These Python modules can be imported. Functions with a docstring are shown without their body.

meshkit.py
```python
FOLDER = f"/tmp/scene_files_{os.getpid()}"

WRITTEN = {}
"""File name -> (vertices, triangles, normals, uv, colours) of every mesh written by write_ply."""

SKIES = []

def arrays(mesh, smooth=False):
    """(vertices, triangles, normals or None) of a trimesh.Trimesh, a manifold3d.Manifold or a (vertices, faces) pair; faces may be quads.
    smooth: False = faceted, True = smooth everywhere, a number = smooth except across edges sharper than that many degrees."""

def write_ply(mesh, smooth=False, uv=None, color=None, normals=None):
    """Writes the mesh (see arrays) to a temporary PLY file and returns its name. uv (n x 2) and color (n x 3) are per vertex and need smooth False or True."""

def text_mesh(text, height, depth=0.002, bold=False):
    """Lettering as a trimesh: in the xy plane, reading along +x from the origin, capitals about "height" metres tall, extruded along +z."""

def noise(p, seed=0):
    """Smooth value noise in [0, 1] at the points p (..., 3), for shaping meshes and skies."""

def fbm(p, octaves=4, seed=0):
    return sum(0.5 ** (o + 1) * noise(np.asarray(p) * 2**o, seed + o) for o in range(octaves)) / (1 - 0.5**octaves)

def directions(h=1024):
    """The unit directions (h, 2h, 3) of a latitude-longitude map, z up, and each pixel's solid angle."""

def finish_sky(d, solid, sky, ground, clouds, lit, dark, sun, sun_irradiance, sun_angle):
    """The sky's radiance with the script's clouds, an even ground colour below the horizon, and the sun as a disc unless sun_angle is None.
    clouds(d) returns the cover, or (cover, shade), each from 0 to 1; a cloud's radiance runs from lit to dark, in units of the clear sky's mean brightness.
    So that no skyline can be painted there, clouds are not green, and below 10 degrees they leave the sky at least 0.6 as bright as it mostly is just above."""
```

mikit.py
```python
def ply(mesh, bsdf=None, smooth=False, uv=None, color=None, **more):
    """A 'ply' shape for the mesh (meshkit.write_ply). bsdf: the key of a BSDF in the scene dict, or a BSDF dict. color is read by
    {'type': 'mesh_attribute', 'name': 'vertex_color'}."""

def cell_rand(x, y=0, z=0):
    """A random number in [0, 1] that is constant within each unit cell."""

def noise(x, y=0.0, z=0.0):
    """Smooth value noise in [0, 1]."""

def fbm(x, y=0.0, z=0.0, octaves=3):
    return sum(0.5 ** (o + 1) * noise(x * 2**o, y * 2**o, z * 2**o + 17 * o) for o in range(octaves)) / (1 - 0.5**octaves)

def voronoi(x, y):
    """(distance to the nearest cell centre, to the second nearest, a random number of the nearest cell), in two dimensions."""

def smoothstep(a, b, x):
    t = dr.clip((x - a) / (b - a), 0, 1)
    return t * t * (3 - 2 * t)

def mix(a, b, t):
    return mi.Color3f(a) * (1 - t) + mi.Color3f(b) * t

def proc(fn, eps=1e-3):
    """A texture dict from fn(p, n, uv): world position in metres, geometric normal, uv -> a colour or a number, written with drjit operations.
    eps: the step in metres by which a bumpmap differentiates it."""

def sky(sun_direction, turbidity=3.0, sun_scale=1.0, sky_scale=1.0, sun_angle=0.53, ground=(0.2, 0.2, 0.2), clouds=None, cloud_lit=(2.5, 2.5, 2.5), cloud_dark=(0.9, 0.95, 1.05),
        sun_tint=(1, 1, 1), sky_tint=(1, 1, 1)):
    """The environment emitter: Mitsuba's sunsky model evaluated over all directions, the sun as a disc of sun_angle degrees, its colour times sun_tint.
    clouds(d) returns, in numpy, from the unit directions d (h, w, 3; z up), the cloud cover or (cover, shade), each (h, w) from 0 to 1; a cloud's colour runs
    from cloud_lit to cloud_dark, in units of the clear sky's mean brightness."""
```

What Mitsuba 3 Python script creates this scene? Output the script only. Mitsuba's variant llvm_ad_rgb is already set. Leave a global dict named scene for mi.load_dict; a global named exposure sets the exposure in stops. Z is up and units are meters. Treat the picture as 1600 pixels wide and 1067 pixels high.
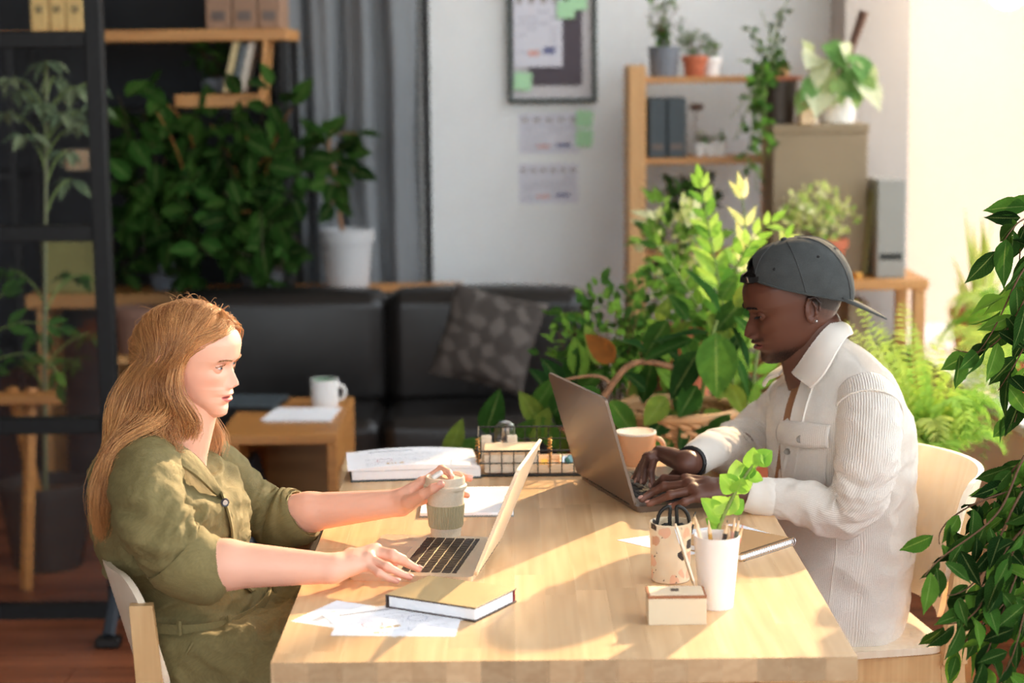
import math, random, os
import numpy as np
import trimesh, manifold3d, shapely
from shapely.geometry import Polygon
from scipy.interpolate import CubicSpline, PchipInterpolator
from scipy.spatial.transform import Rotation
import drjit as dr
import mitsuba as mi
import mikit, meshkit
from mikit import proc, noise, fbm, voronoi, cell_rand, smoothstep, mix

PI = math.pi
scene, labels = {}, {}
# ------------------------------------------------------------------ camera, sky, sun, exposure
EYE = np.array([0.0, 0.0, 1.60])
PITCH, ROLL, FPX = math.radians(8.2), math.radians(0.6), 3000.0
FWD = np.array([0, math.cos(PITCH), -math.sin(PITCH)])
_up = np.cross([1.0, 0, 0], FWD)
RIGHT = np.array([1.0, 0, 0]) * math.cos(ROLL) - _up * math.sin(ROLL)
UP = _up * math.cos(ROLL) + np.array([1.0, 0, 0]) * math.sin(ROLL)
M4 = np.eye(4)
M4[:3, 0], M4[:3, 1], M4[:3, 2], M4[:3, 3] = -RIGHT, UP, FWD, EYE
scene['camera'] = {'type': 'thinlens', 'fov': 2 * math.degrees(math.atan(800 / FPX)), 'fov_axis': 'x',
                   'aperture_radius': 0.0115, 'focus_distance': 3.45, 'near_clip': 0.05, 'far_clip': 200.0,
                   'to_world': mi.ScalarTransform4f(M4.tolist())}
SAZ, SEL = math.radians(28), math.radians(22.5)
SUN = np.array([math.sin(SAZ) * math.cos(SEL), math.cos(SAZ) * math.cos(SEL), math.sin(SEL)])


def cloud_cover(d):
    return 0.55 + 0.45 * meshkit.fbm(d * 2.2, 4, 5), 0.5 * meshkit.fbm(d * 3.1, 4, 9)


scene['sky'] = mikit.sky(SUN, turbidity=3.0, sun_scale=0.31, sky_scale=1.0, sun_angle=0.9, ground=(0.35, 0.33, 0.30), clouds=cloud_cover,
                         cloud_lit=(1.85, 1.9, 1.92), cloud_dark=(1.2, 1.24, 1.28), sun_tint=(1.0, 0.93, 0.83))
exposure = 4.6


def ray(u, v):
    return RIGHT * (u - 800) / FPX + UP * (533.5 - v) / FPX + FWD


def W(u, v, y):
    """The point of the place at depth y that a pixel of the photograph looks at."""
    d = ray(u, v)
    return EYE + d * (y / d[1])


def Wz(u, v, z):
    d = ray(u, v)
    return EYE + d * ((z - EYE[2]) / d[2])


# ------------------------------------------------------------------ entries
TF = mi.ScalarTransform4f
PLIES = {}


def num(key):
    if key not in scene and key not in labels:
        return key
    i = 1
    base = NEXT.get(key, 1)
    i = base
    while f'{key}_{i:03d}' in scene or f'{key}_{i:03d}' in labels:
        i += 1
    NEXT[key] = i + 1
    return f'{key}_{i:03d}'


NEXT = {}


def thing(name, label, cat, group=None, kind=None):
    k = num(name)
    d = {'label': label, 'category': cat}
    if group: d['group'] = group
    if kind: d['kind'] = kind
    labels[k] = d
    return k


def obj(name, mesh, mat, parent=None, smooth=30, label=None, kind=None, uv=None, color=None, to=None):
    """One entry of scene, under its parent's key."""
    k = num(f'{parent}__{name}' if parent else name)
    d = mesh if isinstance(mesh, dict) else mikit.ply(mesh, None, smooth, uv, color)
    d = {**d, 'bsdf': {'type': 'ref', 'id': mat}}
    if to is not None:
        d['to_world'] = TF(np.asarray(to).tolist())
    scene[k] = d
    e = {}
    if label: e['label'] = label
    if kind: e['kind'] = kind
    if e: labels[k] = e
    return k


def struct(name, mesh, mat, parent=None, smooth=30, label=None, to=None):
    k = obj(name, mesh, mat, parent, smooth, None, None, None, None, to)
    labels[k] = {'kind': 'structure'}
    if label: labels[k]['label'] = label
    return k


def one(name, mesh, mat, label, cat, group=None, kind=None, smooth=30, **kw):
    """A thing that is one mesh."""
    k = obj(name, mesh, mat, None, smooth, **kw)
    labels[k] = {'label': label, 'category': cat}
    if group: labels[k]['group'] = group
    if kind: labels[k]['kind'] = kind
    return k


# ------------------------------------------------------------------ mesh helpers
def cat(*ms):
    return trimesh.util.concatenate([m for m in ms if m is not None])


def T4(t=(0, 0, 0), r=None, s=1.0):
    m = np.eye(4)
    if r is not None:
        m[:3, :3] = r
    m[:3, :3] = m[:3, :3] @ np.diag(np.broadcast_to(s, 3))
    m[:3, 3] = t
    return m


def rz(a):
    return Rotation.from_euler('z', a, degrees=True).as_matrix()


def eul(x, y, z):
    return Rotation.from_euler('xyz', [x, y, z], degrees=True).as_matrix()


def frame(xdir, up=(0, 0, 1)):
    """A rotation whose columns are x along xdir, y, and z near up."""
    x = np.asarray(xdir, float); x = x / np.linalg.norm(x)
    y = np.cross(up, x)
    if np.linalg.norm(y) < 1e-6: y = np.cross([0, 1, 0], x)
    y /= np.linalg.norm(y)
    return np.stack([x, y, np.cross(x, y)], 1)


def moved(m, t=(0, 0, 0), r=None, s=1.0):
    m = m.copy(); m.apply_transform(T4(t, r, s)); return m


def man2tri(m):
    k = m.to_mesh()
    return trimesh.Trimesh(np.asarray(k.vert_properties)[:, :3], np.asarray(k.tri_verts), process=False)


def tri2man(m):
    return manifold3d.Manifold(manifold3d.Mesh(np.asarray(m.vertices, np.float32), np.asarray(m.faces, np.uint32)))


def hull(pts):
    return man2tri(manifold3d.Manifold.hull_points(np.asarray(pts, float)))


def cbox(sx, sy, sz, c=0.002, at=(0, 0, 0), r=None):
    """A box with chamfered edges, centred at at."""
    h = np.array([sx, sy, sz]) / 2; c = min(c, h.min() * .9)
    pts = []
    for s in np.ndindex(2, 2, 2):
        sg = np.array(s) * 2 - 1
        for k in range(3):
            q = h - c; q[k] = h[k]
            pts.append(sg * q)
    return moved(hull(pts), at, r)


def box2(a, b, c=0.002):
    a, b = np.minimum(a, b), np.maximum(a, b)
    return cbox(*(b - a), c, (a + b) / 2)


def rbox(sx, sy, sz, r, at=(0, 0, 0), rot=None, n=12):
    """A box with rounded edges."""
    sp = manifold3d.Manifold.sphere(r, n)
    h = np.maximum(np.array([sx, sy, sz]) / 2 - r, 1e-5)
    return moved(man2tri(manifold3d.Manifold.batch_hull([sp.translate((h * (np.array(s) * 2 - 1)).tolist()) for s in np.ndindex(2, 2, 2)])), at, rot)


def grid_mesh(V, closed_u=True, cap0=False, cap1=False):
    """A mesh from rings V (n, m, 3); the ring direction wraps around when closed_u."""
    n, m = V.shape[:2]
    v = V.reshape(-1, 3)
    i, j = np.meshgrid(np.arange(n - 1), np.arange(m if closed_u else m - 1), indexing='ij')
    j2 = (j + 1) % m
    f = np.stack([i * m + j, i * m + j2, (i + 1) * m + j2, (i + 1) * m + j], -1).reshape(-1, 4)
    f = np.vstack([f[:, [0, 1, 2]], f[:, [0, 2, 3]]])
    if cap0:
        v = np.vstack([v, V[0].mean(0)]); k = np.arange(m)
        f = np.vstack([f, np.stack([(k + 1) % m, k, k * 0 + len(v) - 1], 1)])
    if cap1:
        v = np.vstack([v, V[-1].mean(0)]); k = np.arange(m) + (n - 1) * m
        f = np.vstack([f, np.stack([k, (np.arange(m) + 1) % m + (n - 1) * m, k * 0 + len(v) - 1], 1)])
    return trimesh.Trimesh(v, f, process=False)


def frames_along(P):
    P = np.asarray(P, float)
    t = np.gradient(P, axis=0); t /= np.linalg.norm(t, axis=1, keepdims=True) + 1e-12
    a = np.cross(t[0], [0, 0, 1.0] if abs(t[0, 2]) < .9 else [1.0, 0, 0]); a /= np.linalg.norm(a)
    A = [a]
    for k in range(1, len(P)):
        a = A[-1] - t[k] * (A[-1] @ t[k]); a /= np.linalg.norm(a); A.append(a)
    A = np.array(A)
    return t, A, np.cross(t, A)


def tube(P, r, sides=8, caps=True):
    P = np.asarray(P, float)
    t, a, b = frames_along(P)
    ang = np.arange(sides) * 2 * PI / sides
    r = np.broadcast_to(r, (len(P),))
    V = P[:, None] + r[:, None, None] * (np.cos(ang)[None, :, None] * a[:, None] + np.sin(ang)[None, :, None] * b[:, None])
    return grid_mesh(V, True, caps, caps)


def spline(P, n, k=None):
    P = np.asarray(P, float)
    s = np.r_[0, np.cumsum(np.linalg.norm(np.diff(P, axis=0), axis=1))]
    return CubicSpline(s, P)(np.linspace(0, s[-1], n)) if len(P) > 2 else P[0] + (P[1] - P[0]) * np.linspace(0, 1, n)[:, None]


def lathe(profile, n=40, at=(0, 0, 0), cap=True):
    """profile: (radius, z) from the inside/bottom outwards, revolved about z."""
    p = np.asarray(profile, float); a = np.arange(n) * 2 * PI / n
    V = np.stack([p[:, None, 0] * np.cos(a), p[:, None, 0] * np.sin(a), np.repeat(p[:, 1:2], n, 1)], -1) + np.asarray(at)
    return grid_mesh(V, True, False, False)


def pot_mesh(r0, r1, h, wall=0.004, rim=0.0, rimh=0.0, n=40):
    """A plant pot or cup: base radius r0, mouth radius r1, height h, an optional proud rim."""
    p = [(0.0001, 0), (r0 * .96, 0), (r0, h * .012)]
    if rim:
        p += [(r0 + (r1 - r0) * (h - rimh) / h, h - rimh), (r1 + rim, h - rimh + .001), (r1 + rim, h - .002), (r1 + rim - .002, h)]
    else:
        p += [(r1, h - .002), (r1 - .001, h)]
    p += [(r1 - wall, h), (r1 - wall - .001, h - .003), (r0 - wall, wall * 1.5), (0.0001, wall * 1.5)]
    return lathe(p, n)


def disc(r, z, n=32, bump=0.0, seed=0):
    rng = np.random.default_rng(seed)
    V = [np.zeros((n, 3)) + [0, 0, z]]
    a = np.arange(n) * 2 * PI / n
    for k in (0.4, 0.75, 1.0):
        V.append(np.stack([np.cos(a) * r * k, np.sin(a) * r * k, z + (rng.random(n) - .5) * bump], 1))
    V[0][:, :2] += 1e-5 * np.stack([np.cos(a), np.sin(a)], 1)
    return grid_mesh(np.array(V), True)


def extrude(poly, h, at=(0, 0, 0), r=None):
    return moved(trimesh.creation.extrude_polygon(poly, h, engine='earcut'), at, r)


def surfnet(F, org, h):
    """Naive surface nets of a distance grid F (negative inside)."""
    n = np.array(F.shape)
    ins = F < 0
    c = np.zeros(n - 1, int)
    for o in np.ndindex(2, 2, 2):
        c += ins[o[0]:n[0] - 1 + o[0], o[1]:n[1] - 1 + o[1], o[2]:n[2] - 1 + o[2]]
    act = (c > 0) & (c < 8)
    idx = -np.ones(n - 1, int)
    I = np.argwhere(act)
    idx[act] = np.arange(len(I))
    acc, cnt = np.zeros((len(I), 3)), np.zeros(len(I))
    cor = np.array(list(np.ndindex(2, 2, 2)))
    for a in range(8):
        for k in range(3):
            if cor[a][k] == 0:
                b = cor[a].copy(); b[k] = 1
                fa = F[tuple((I + cor[a]).T)]; fb = F[tuple((I + b).T)]
                x = (fa < 0) != (fb < 0)
                t = np.where(x, fa / np.where(x, fa - fb, 1), 0)
                p = cor[a] + t[:, None] * (b - cor[a])
                acc += np.where(x[:, None], p, 0); cnt += x
    V = (I + acc / cnt[:, None]) * h + org
    faces = []
    for k in range(3):
        u, w = (k + 1) % 3, (k + 2) % 3
        sl0 = [slice(None)] * 3; sl1 = [slice(None)] * 3
        sl0[k] = slice(0, n[k] - 1); sl1[k] = slice(1, n[k])
        A, B = ins[tuple(sl0)], ins[tuple(sl1)]
        E = np.argwhere(A != B)
        ok = (E[:, u] > 0) & (E[:, w] > 0) & (E[:, u] < n[u] - 1) & (E[:, w] < n[w] - 1)
        E = E[ok]
        flip = ~A[tuple(E.T)]
        eu, ew = np.eye(3, dtype=int)[u], np.eye(3, dtype=int)[w]
        q = np.stack([idx[tuple((E - eu - ew).T)], idx[tuple((E - ew).T)], idx[tuple(E.T)], idx[tuple((E - eu).T)]], 1)
        q[flip] = q[flip][:, ::-1]
        faces.append(q)
    q = np.vstack(faces)
    return trimesh.Trimesh(V, np.vstack([q[:, [0, 1, 2]], q[:, [0, 2, 3]]]), process=False)


def taubin(m, n):
    from scipy.sparse import coo_matrix, diags
    e = np.vstack([m.faces[:, [0, 1]], m.faces[:, [1, 2]], m.faces[:, [2, 0]]]); e = np.vstack([e, e[:, ::-1]])
    A = coo_matrix((np.ones(len(e)), (e[:, 0], e[:, 1])), (len(m.vertices),) * 2).tocsr(); A.data[:] = 1
    A = diags(1 / np.maximum(np.asarray(A.sum(1)).ravel(), 1)) @ A
    v = np.array(m.vertices)
    for i in range(n):
        v = v + (.5 if i % 2 == 0 else -.53) * (A @ v - v)
    m.vertices = v


class SDF:
    """A distance grid into which primitives are blended."""

    def __init__(s, lo, hi, h):
        s.h, s.lo = h, np.asarray(lo, float)
        s.n = np.ceil((np.asarray(hi) - s.lo) / h).astype(int) + 1
        s.F = np.full(s.n, 0.03, np.float32)

    def region(s, lo, hi, pad):
        a = np.clip(np.floor((np.asarray(lo) - pad - s.lo) / s.h).astype(int), 0, s.n)
        b = np.clip(np.ceil((np.asarray(hi) + pad - s.lo) / s.h).astype(int) + 1, 0, s.n)
        sl = tuple(slice(*x) for x in zip(a, b))
        ax = [(np.arange(a[k], b[k]) * s.h + s.lo[k]).astype(np.float32) for k in range(3)]
        return sl, np.stack(np.meshgrid(*ax, indexing='ij'), -1)

    def blend(s, sl, d, k, sub=False):
        A = s.F[sl]
        if sub:
            A, d = -A, d
        hh = np.clip(.5 + .5 * (d - A) / k, 0, 1) if k > 0 else (d > A).astype(np.float32)
        r = d * (1 - hh) + A * hh - k * hh * (1 - hh)
        s.F[sl] = -r if sub else r

    def cone(s, a, b, ra, rb, k=.006, sub=False):
        a, b = np.asarray(a, float), np.asarray(b, float)
        m = max(ra, rb)
        sl, P = s.region(np.minimum(a, b) - m, np.maximum(a, b) + m, .02)
        ab = (b - a).astype(np.float32)
        t = np.clip(((P - a.astype(np.float32)) @ ab) / max(ab @ ab, 1e-12), 0, 1)
        d = np.linalg.norm(P - a.astype(np.float32) - t[..., None] * ab, axis=-1) - (ra + (rb - ra) * t)
        s.blend(sl, d, k, sub)

    def ell(s, c, rad, R=None, k=.006, sub=False):
        c, rad = np.asarray(c, np.float32), np.asarray(rad, np.float32)
        m = rad.max()
        sl, P = s.region(c - m, c + m, .02)
        q = P - c
        if R is not None: q = q @ np.asarray(R, np.float32)
        k0 = np.linalg.norm(q / rad, axis=-1); k1 = np.linalg.norm(q / rad ** 2, axis=-1) + 1e-9
        s.blend(sl, k0 * (k0 - 1) / k1, k, sub)

    def mesh(s, smooth=6):
        for k in range(3):
            for e in (0, -1):
                sl = [slice(None)] * 3; sl[k] = e
                s.F[tuple(sl)] = np.maximum(s.F[tuple(sl)], s.h * .5)
        m = surfnet(s.F, s.lo, s.h)
        if smooth: taubin(m, smooth)
        return m


# ------------------------------------------------------------------ materials
def S(c):
    """sRGB '#rrggbb' or (r, g, b) in 0..255 -> linear."""
    if isinstance(c, str): c = [int(c[i:i + 2], 16) for i in (1, 3, 5)]
    x = np.asarray(c, float) / 255
    return np.where(x < .04045, x / 12.92, ((x + .055) / 1.055) ** 2.4).tolist()


def rgb(c):
    return {'type': 'rgb', 'value': S(c)}


def mat(name, col, rough=.5, spec=.5, two=True, bump=None, bscale=1.0, **kw):
    b = {'type': 'principled', 'base_color': col if isinstance(col, dict) else rgb(col), 'roughness': rough, 'specular': spec, **kw}
    if bump is not None:
        b = {'type': 'bumpmap', 'arbitrary': bump, 'scale': bscale, 'bsdf': b}
    scene[name] = {'type': 'twosided', 'bsdf': b} if two else b
    return name


def leafmat(name, col, trans=.6, rough=.35, eta=1.45):
    scene[name] = {'type': 'principledthin', 'base_color': col if isinstance(col, dict) else rgb(col), 'roughness': rough, 'diff_trans': trans, 'eta': eta, 'spec_trans': 0.0}
    return name


VC = {'type': 'mesh_attribute', 'name': 'vertex_color'}


def wood(c1, c2, axis, sc=1.0, stave=0.0, var=.12):
    """Wood grain running along an axis of the place (0 x, 1 y, 2 z); stave: width of glued staves across x."""
    c1, c2 = S(c1), S(c2)

    def fn(p, n, uv):
        q = [p.x * sc, p.y * sc, p.z * sc]
        r = mi.Float(0)
        if stave:
            s = dr.floor(p.x / stave)
            off = cell_rand(s, 3) * 0.9
            seg = dr.floor((p.y + off) / 0.62)
            r = cell_rand(s, seg, 7)
            q[0] = q[0] + cell_rand(s, seg, 2) * 11; q[2] = q[2] + r * 5
        st = [18.0, 18.0, 18.0]; st[axis] = 1.4
        a = fbm(q[0] * st[0], q[1] * st[1], q[2] * st[2], 3)
        w = 0.5 + 0.5 * dr.sin(a * 34)
        st2 = [230.0, 230.0, 230.0]; st2[axis] = 6.0
        f = noise(q[0] * st2[0], q[1] * st2[1], q[2] * st2[2])
        t = dr.clip(0.5 * a + 0.28 * w + 0.22 * f, 0, 1)
        e = dr.select(dr.abs(n.y) > .8, .52 + .3 * cell_rand(dr.floor(p.x / stave), 11), 1.0) if stave else 1.0     # end grain
        return mix(c1, c2, t) * (1 + (r - .5) * var) * e

    return proc(fn)


mat('m_table', wood((222, 190, 148), (194, 154, 110), 1, .8, 0.0501, .16), .42)
mat('m_shelfwood', wood((214, 158, 96), (176, 116, 60), 0, 1), .45)
mat('m_postwood', wood((220, 168, 108), (190, 132, 74), 2, 1), .45)
mat('m_chairwood', wood((222, 186, 136), (196, 152, 100), 2, 1.2), .4)
mat('m_paleply', wood((236, 222, 200), (222, 202, 172), 2, .8), .4)
mat('m_plyedge', wood((206, 160, 106), (160, 112, 66), 2, 6), .5)
mat('m_white', (236, 236, 234), .6)
mat('m_whitegloss', (240, 238, 234), .25)
mat('m_paper', (240, 241, 244), .8, .2)
mat('m_blackmetal', (22, 23, 24), .4, .5)
mat('m_black', (16, 16, 16), .45)
mat('m_soil', proc(lambda p, n, uv: mix(S((44, 30, 20)), S((82, 58, 40)), noise(p.x * 150, p.y * 150, p.z * 150))), .95)
mat('m_terracotta', proc(lambda p, n, uv: mix(S((196, 110, 76)), S((168, 88, 60)), fbm(p.x * 30, p.y * 30, p.z * 30, 2))), .75)
mat('m_chrome', (200, 200, 200), .15, metallic=1.0)
# ------------------------------------------------------------------ the setting
XL, XR, YB, YF, ZC = -2.7, 2.05, 7.3, -2.0, 4.4


def plaster(c, seed, amp=.06):
    c = S(c)
    return proc(lambda p, n, uv: mi.Color3f(c) * (1 - amp / 2 + amp * fbm(p.x * 2.3 + seed, p.y * 2.3, p.z * 2.3, 3)))


mat('m_wallwhite', plaster((232, 234, 234), 1), .85, .2)
mat('m_walldark', plaster((46, 48, 51), 3, .2), .8, .2)
mat('m_wallgrey', plaster((176, 170, 166), 5, .1), .85, .2)
mat('m_wallwarm', plaster((238, 212, 190), 7, .04), .85, .2)
mat('m_ceiling', plaster((220, 218, 214), 9), .9, .2)


def floor_fn(p, n, uv):
    row = dr.floor(p.y / .125)
    r = cell_rand(row, dr.floor((p.x + cell_rand(row, 5) * 1.4) / 1.4), 2)
    a = fbm(p.x * 2.2 + r * 9, p.y * 34, row * 3.3, 3)
    return mix(S((92, 46, 28)), S((158, 94, 62)), dr.clip(a * 1.1 + (r - .5) * .5, 0, 1))


mat('m_floor', proc(floor_fn), .4)
mat('m_floorgap', (30, 16, 10), .8)
fl = struct('floor', box2([XL - .1, YF, -.06], [XR + .1, YB + .1, -.008], .001), 'm_floorgap')
# boards: rows along x, each board an entry; far beyond what shows, the base goes on
plank = mikit.ply(cbox(1, 1, 1, .004), None, False)
rnd = random.Random(3)
for i, y in enumerate(np.arange(2.0, YB, .125)):
    x = XL - rnd.random() * 1.0
    while x < XR:
        L = 1.1 + rnd.random() * .7
        x0, x1 = max(x, XL), min(x + L, XR)
        if x1 - x0 > .05:
            obj('plank', plank, 'm_floor', fl, to=T4(((x0 + x1) / 2, y + .0625, -.009), None, (x1 - x0 - .003, .1215, .018)))
        x += L
struct('floor_front', box2([XL, YF, -.02], [XR, 2.0, 0], .001), 'm_floor')
struct('ceiling', box2([XL - .1, YF, ZC], [XR + .1, YB + .1, ZC + .1]), 'm_ceiling')
struct('wall_back', box2([-.84, YB, 0], [1.22, YB + .12, ZC]), 'm_wallwhite')
struct('wall_back_dark', box2([XL - .1, YB, 0], [-.84, YB + .12, ZC]), 'm_walldark')
struct('wall_left', box2([XL - .12, YF, 0], [XL, YB, ZC]), 'm_walldark')
struct('wall_column', box2([1.208, 7.0, 0], [1.449, YB, ZC], .004), 'm_wallgrey')
struct('wall_back_right', cat(box2([1.22, YB, 0], [1.46, YB + .12, ZC]), box2([1.46, YB, 0], [XR + .12, YB + .12, 2.0]), box2([1.46, YB, 4.2], [XR + .12, YB + .12, ZC])), 'm_wallwarm')
struct('window_2', cat(box2([1.46, YB + .04, 2.0], [1.49, YB + .08, 4.2], .003), box2([1.46, YB + .04, 2.0], [XR + .1, YB + .08, 2.03], .003)), 'm_blackmetal')
# right side: low ledge, sill, window posts, head
struct('wall_right', box2([1.42, YF, 0], [XR + .12, YB, .56], .003), 'm_wallwarm')
struct('trim_1', box2([1.405, YF, .568], [XR + .12, YB, .60], .004), 'm_whitegloss', label='white ledge board on the low wall at the right')
struct('wall_right_head', box2([XR, YF, 4.2], [XR + .12, YB, ZC]), 'm_wallwhite')
struct('window_1', cat(*[box2([XR + .02, y, .6], [XR + .07, y + .05, 4.2], .003) for y in (YF, -.4, 1.2, 2.8, 4.4, YB - .05)]), 'm_blackmetal')
# ------------------------------------------------------------------ glass partition at the left
mat('m_steel', (17, 18, 19), .5, .35)
scene['m_pane'] = {'type': 'thindielectric', 'int_ior': 1.5}
PY = 5.5
gp = thing('glass_partition', 'black steel framed glass partition at the left behind the woman', 'partition')
px1 = W(166, 500, PY)[0]
obj('post', box2([px1 - .023, PY - .03, 0.0], [px1 + .023, PY + .03, 2.5], .003), 'm_steel', gp)
obj('post', box2([XL, PY - .03, 0.0], [XL + .046, PY + .03, 2.5], .003), 'm_steel', gp)
zs = [W(80, v, PY)[2] for v in (955, 664, 364, 62)] + [2.46]
for z, h in zip(zs, (.05, .046, .046, .046, .05)):
    obj('rail', box2([XL + .046, PY - .025, z - h / 2], [px1 - .023, PY + .025, z + h / 2], .003), 'm_steel', gp)
for a, b in zip(zs[:-1], zs[1:]):
    obj('pane', box2([XL + .046, PY - .0005, a + .02], [px1 - .023, PY + .0005, b - .02], .0001) if 0 else trimesh.Trimesh([[XL + .04, PY, a + .022], [px1 - .02, PY, a + .022], [px1 - .02, PY, b - .022], [XL + .04, PY, b - .022]], [[0, 1, 2], [0, 2, 3]], process=False), 'm_pane', gp, False, label='clear glass pane')
mat('m_bluesteel', (50, 58, 66), .5)
sb = W(188, 870, 5.3); sf = Wz(165, 1000, .03)
ft = obj('foot_brace', tube([[sb[0], 5.42, sb[2]], [sb[0] - .01, 5.36, .2], [sf[0], 5.2, .03]], .019, 6), 'm_bluesteel', gp, label='blue grey steel foot brace')
obj('rubber_foot', cbox(.07, .05, .03, .006, (sf[0], 5.2, .015)), 'm_black', ft)

# ------------------------------------------------------------------ shelving at the dark wall
sx = W(449, 55, 6.75)[0]
sh = thing('shelving_unit', 'black metal shelving with a pale wood top shelf against the dark wall', 'shelf')
zt = W(300, 46, 6.75)[2]
obj('shelf_board', box2([XL + .02, 6.75, zt - .04], [sx, 7.14, zt], .004), 'm_shelfwood', sh, label='pale wood shelf board')
for x in (sx - .02, -1.75, XL + .04):
    for y in (6.795, 7.125):
        obj('upright', box2([x - .014, y - .014, 0], [x + .014, y + .014, zt - .04], .002), 'm_steel', sh)
z2 = W(300, 168, 6.75)[2]
obj('shelf_board', box2([-1.75, 6.78, z2 - .02], [sx - .03, 7.08, z2], .003), 'm_steel', sh)
z3 = W(40, 270, 6.75)[2]
obj('shelf_board', box2([XL + .03, 6.78, z3 - .03], [-1.76, 7.08, z3], .003), 'm_steel', sh)
z4 = .62
obj('shelf_board', box2([XL + .03, 6.78, z4 - .03], [-1.78, 7.08, z4], .003), 'm_steel', sh)

mat('m_kraft', (150, 118, 96), .7)
mat('m_gold', (224, 190, 122), .55)
mat('m_darkfile', (64, 74, 80), .6)
mat('m_greyfile', (146, 144, 138), .6)
mat('m_labelholder', (96, 82, 76), .4, metallic=.4)


def file_box(x0, x1, y0, y1, z, h, m, label, grp, kind='binder'):
    t = thing('box_file' if kind == 'box' else 'binder', label, 'file box' if kind == 'box' else 'binder', grp)
    obj('body', box2([x0, y0, z], [x1, y1, z + h], .004), m, t)
    w = x1 - x0
    if kind == 'box':
        obj('label_holder', box2([x0 + w * .22, y0 - .004, z + .03], [x1 - w * .22, y0 + .001, z + .062], .001), 'm_labelholder', t)
    elif kind == 'hole':
        c = lathe([(.0001, 0), (.011, 0), (.012, .003), (.009, .004), (.008, .001), (.0001, .001)], 16)
        obj('finger_ring', moved(c, ((x0 + x1) / 2, y0 + .001, z + .075), eul(90, 0, 0)), 'm_black', t)
    elif kind == 'tag':
        obj('label_strip', box2([x0 + w * .15, y0 - .002, z + .03], [x1 - w * .15, y0 + .001, z + .05], .0005), 'm_labelholder', t)
    return t


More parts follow.
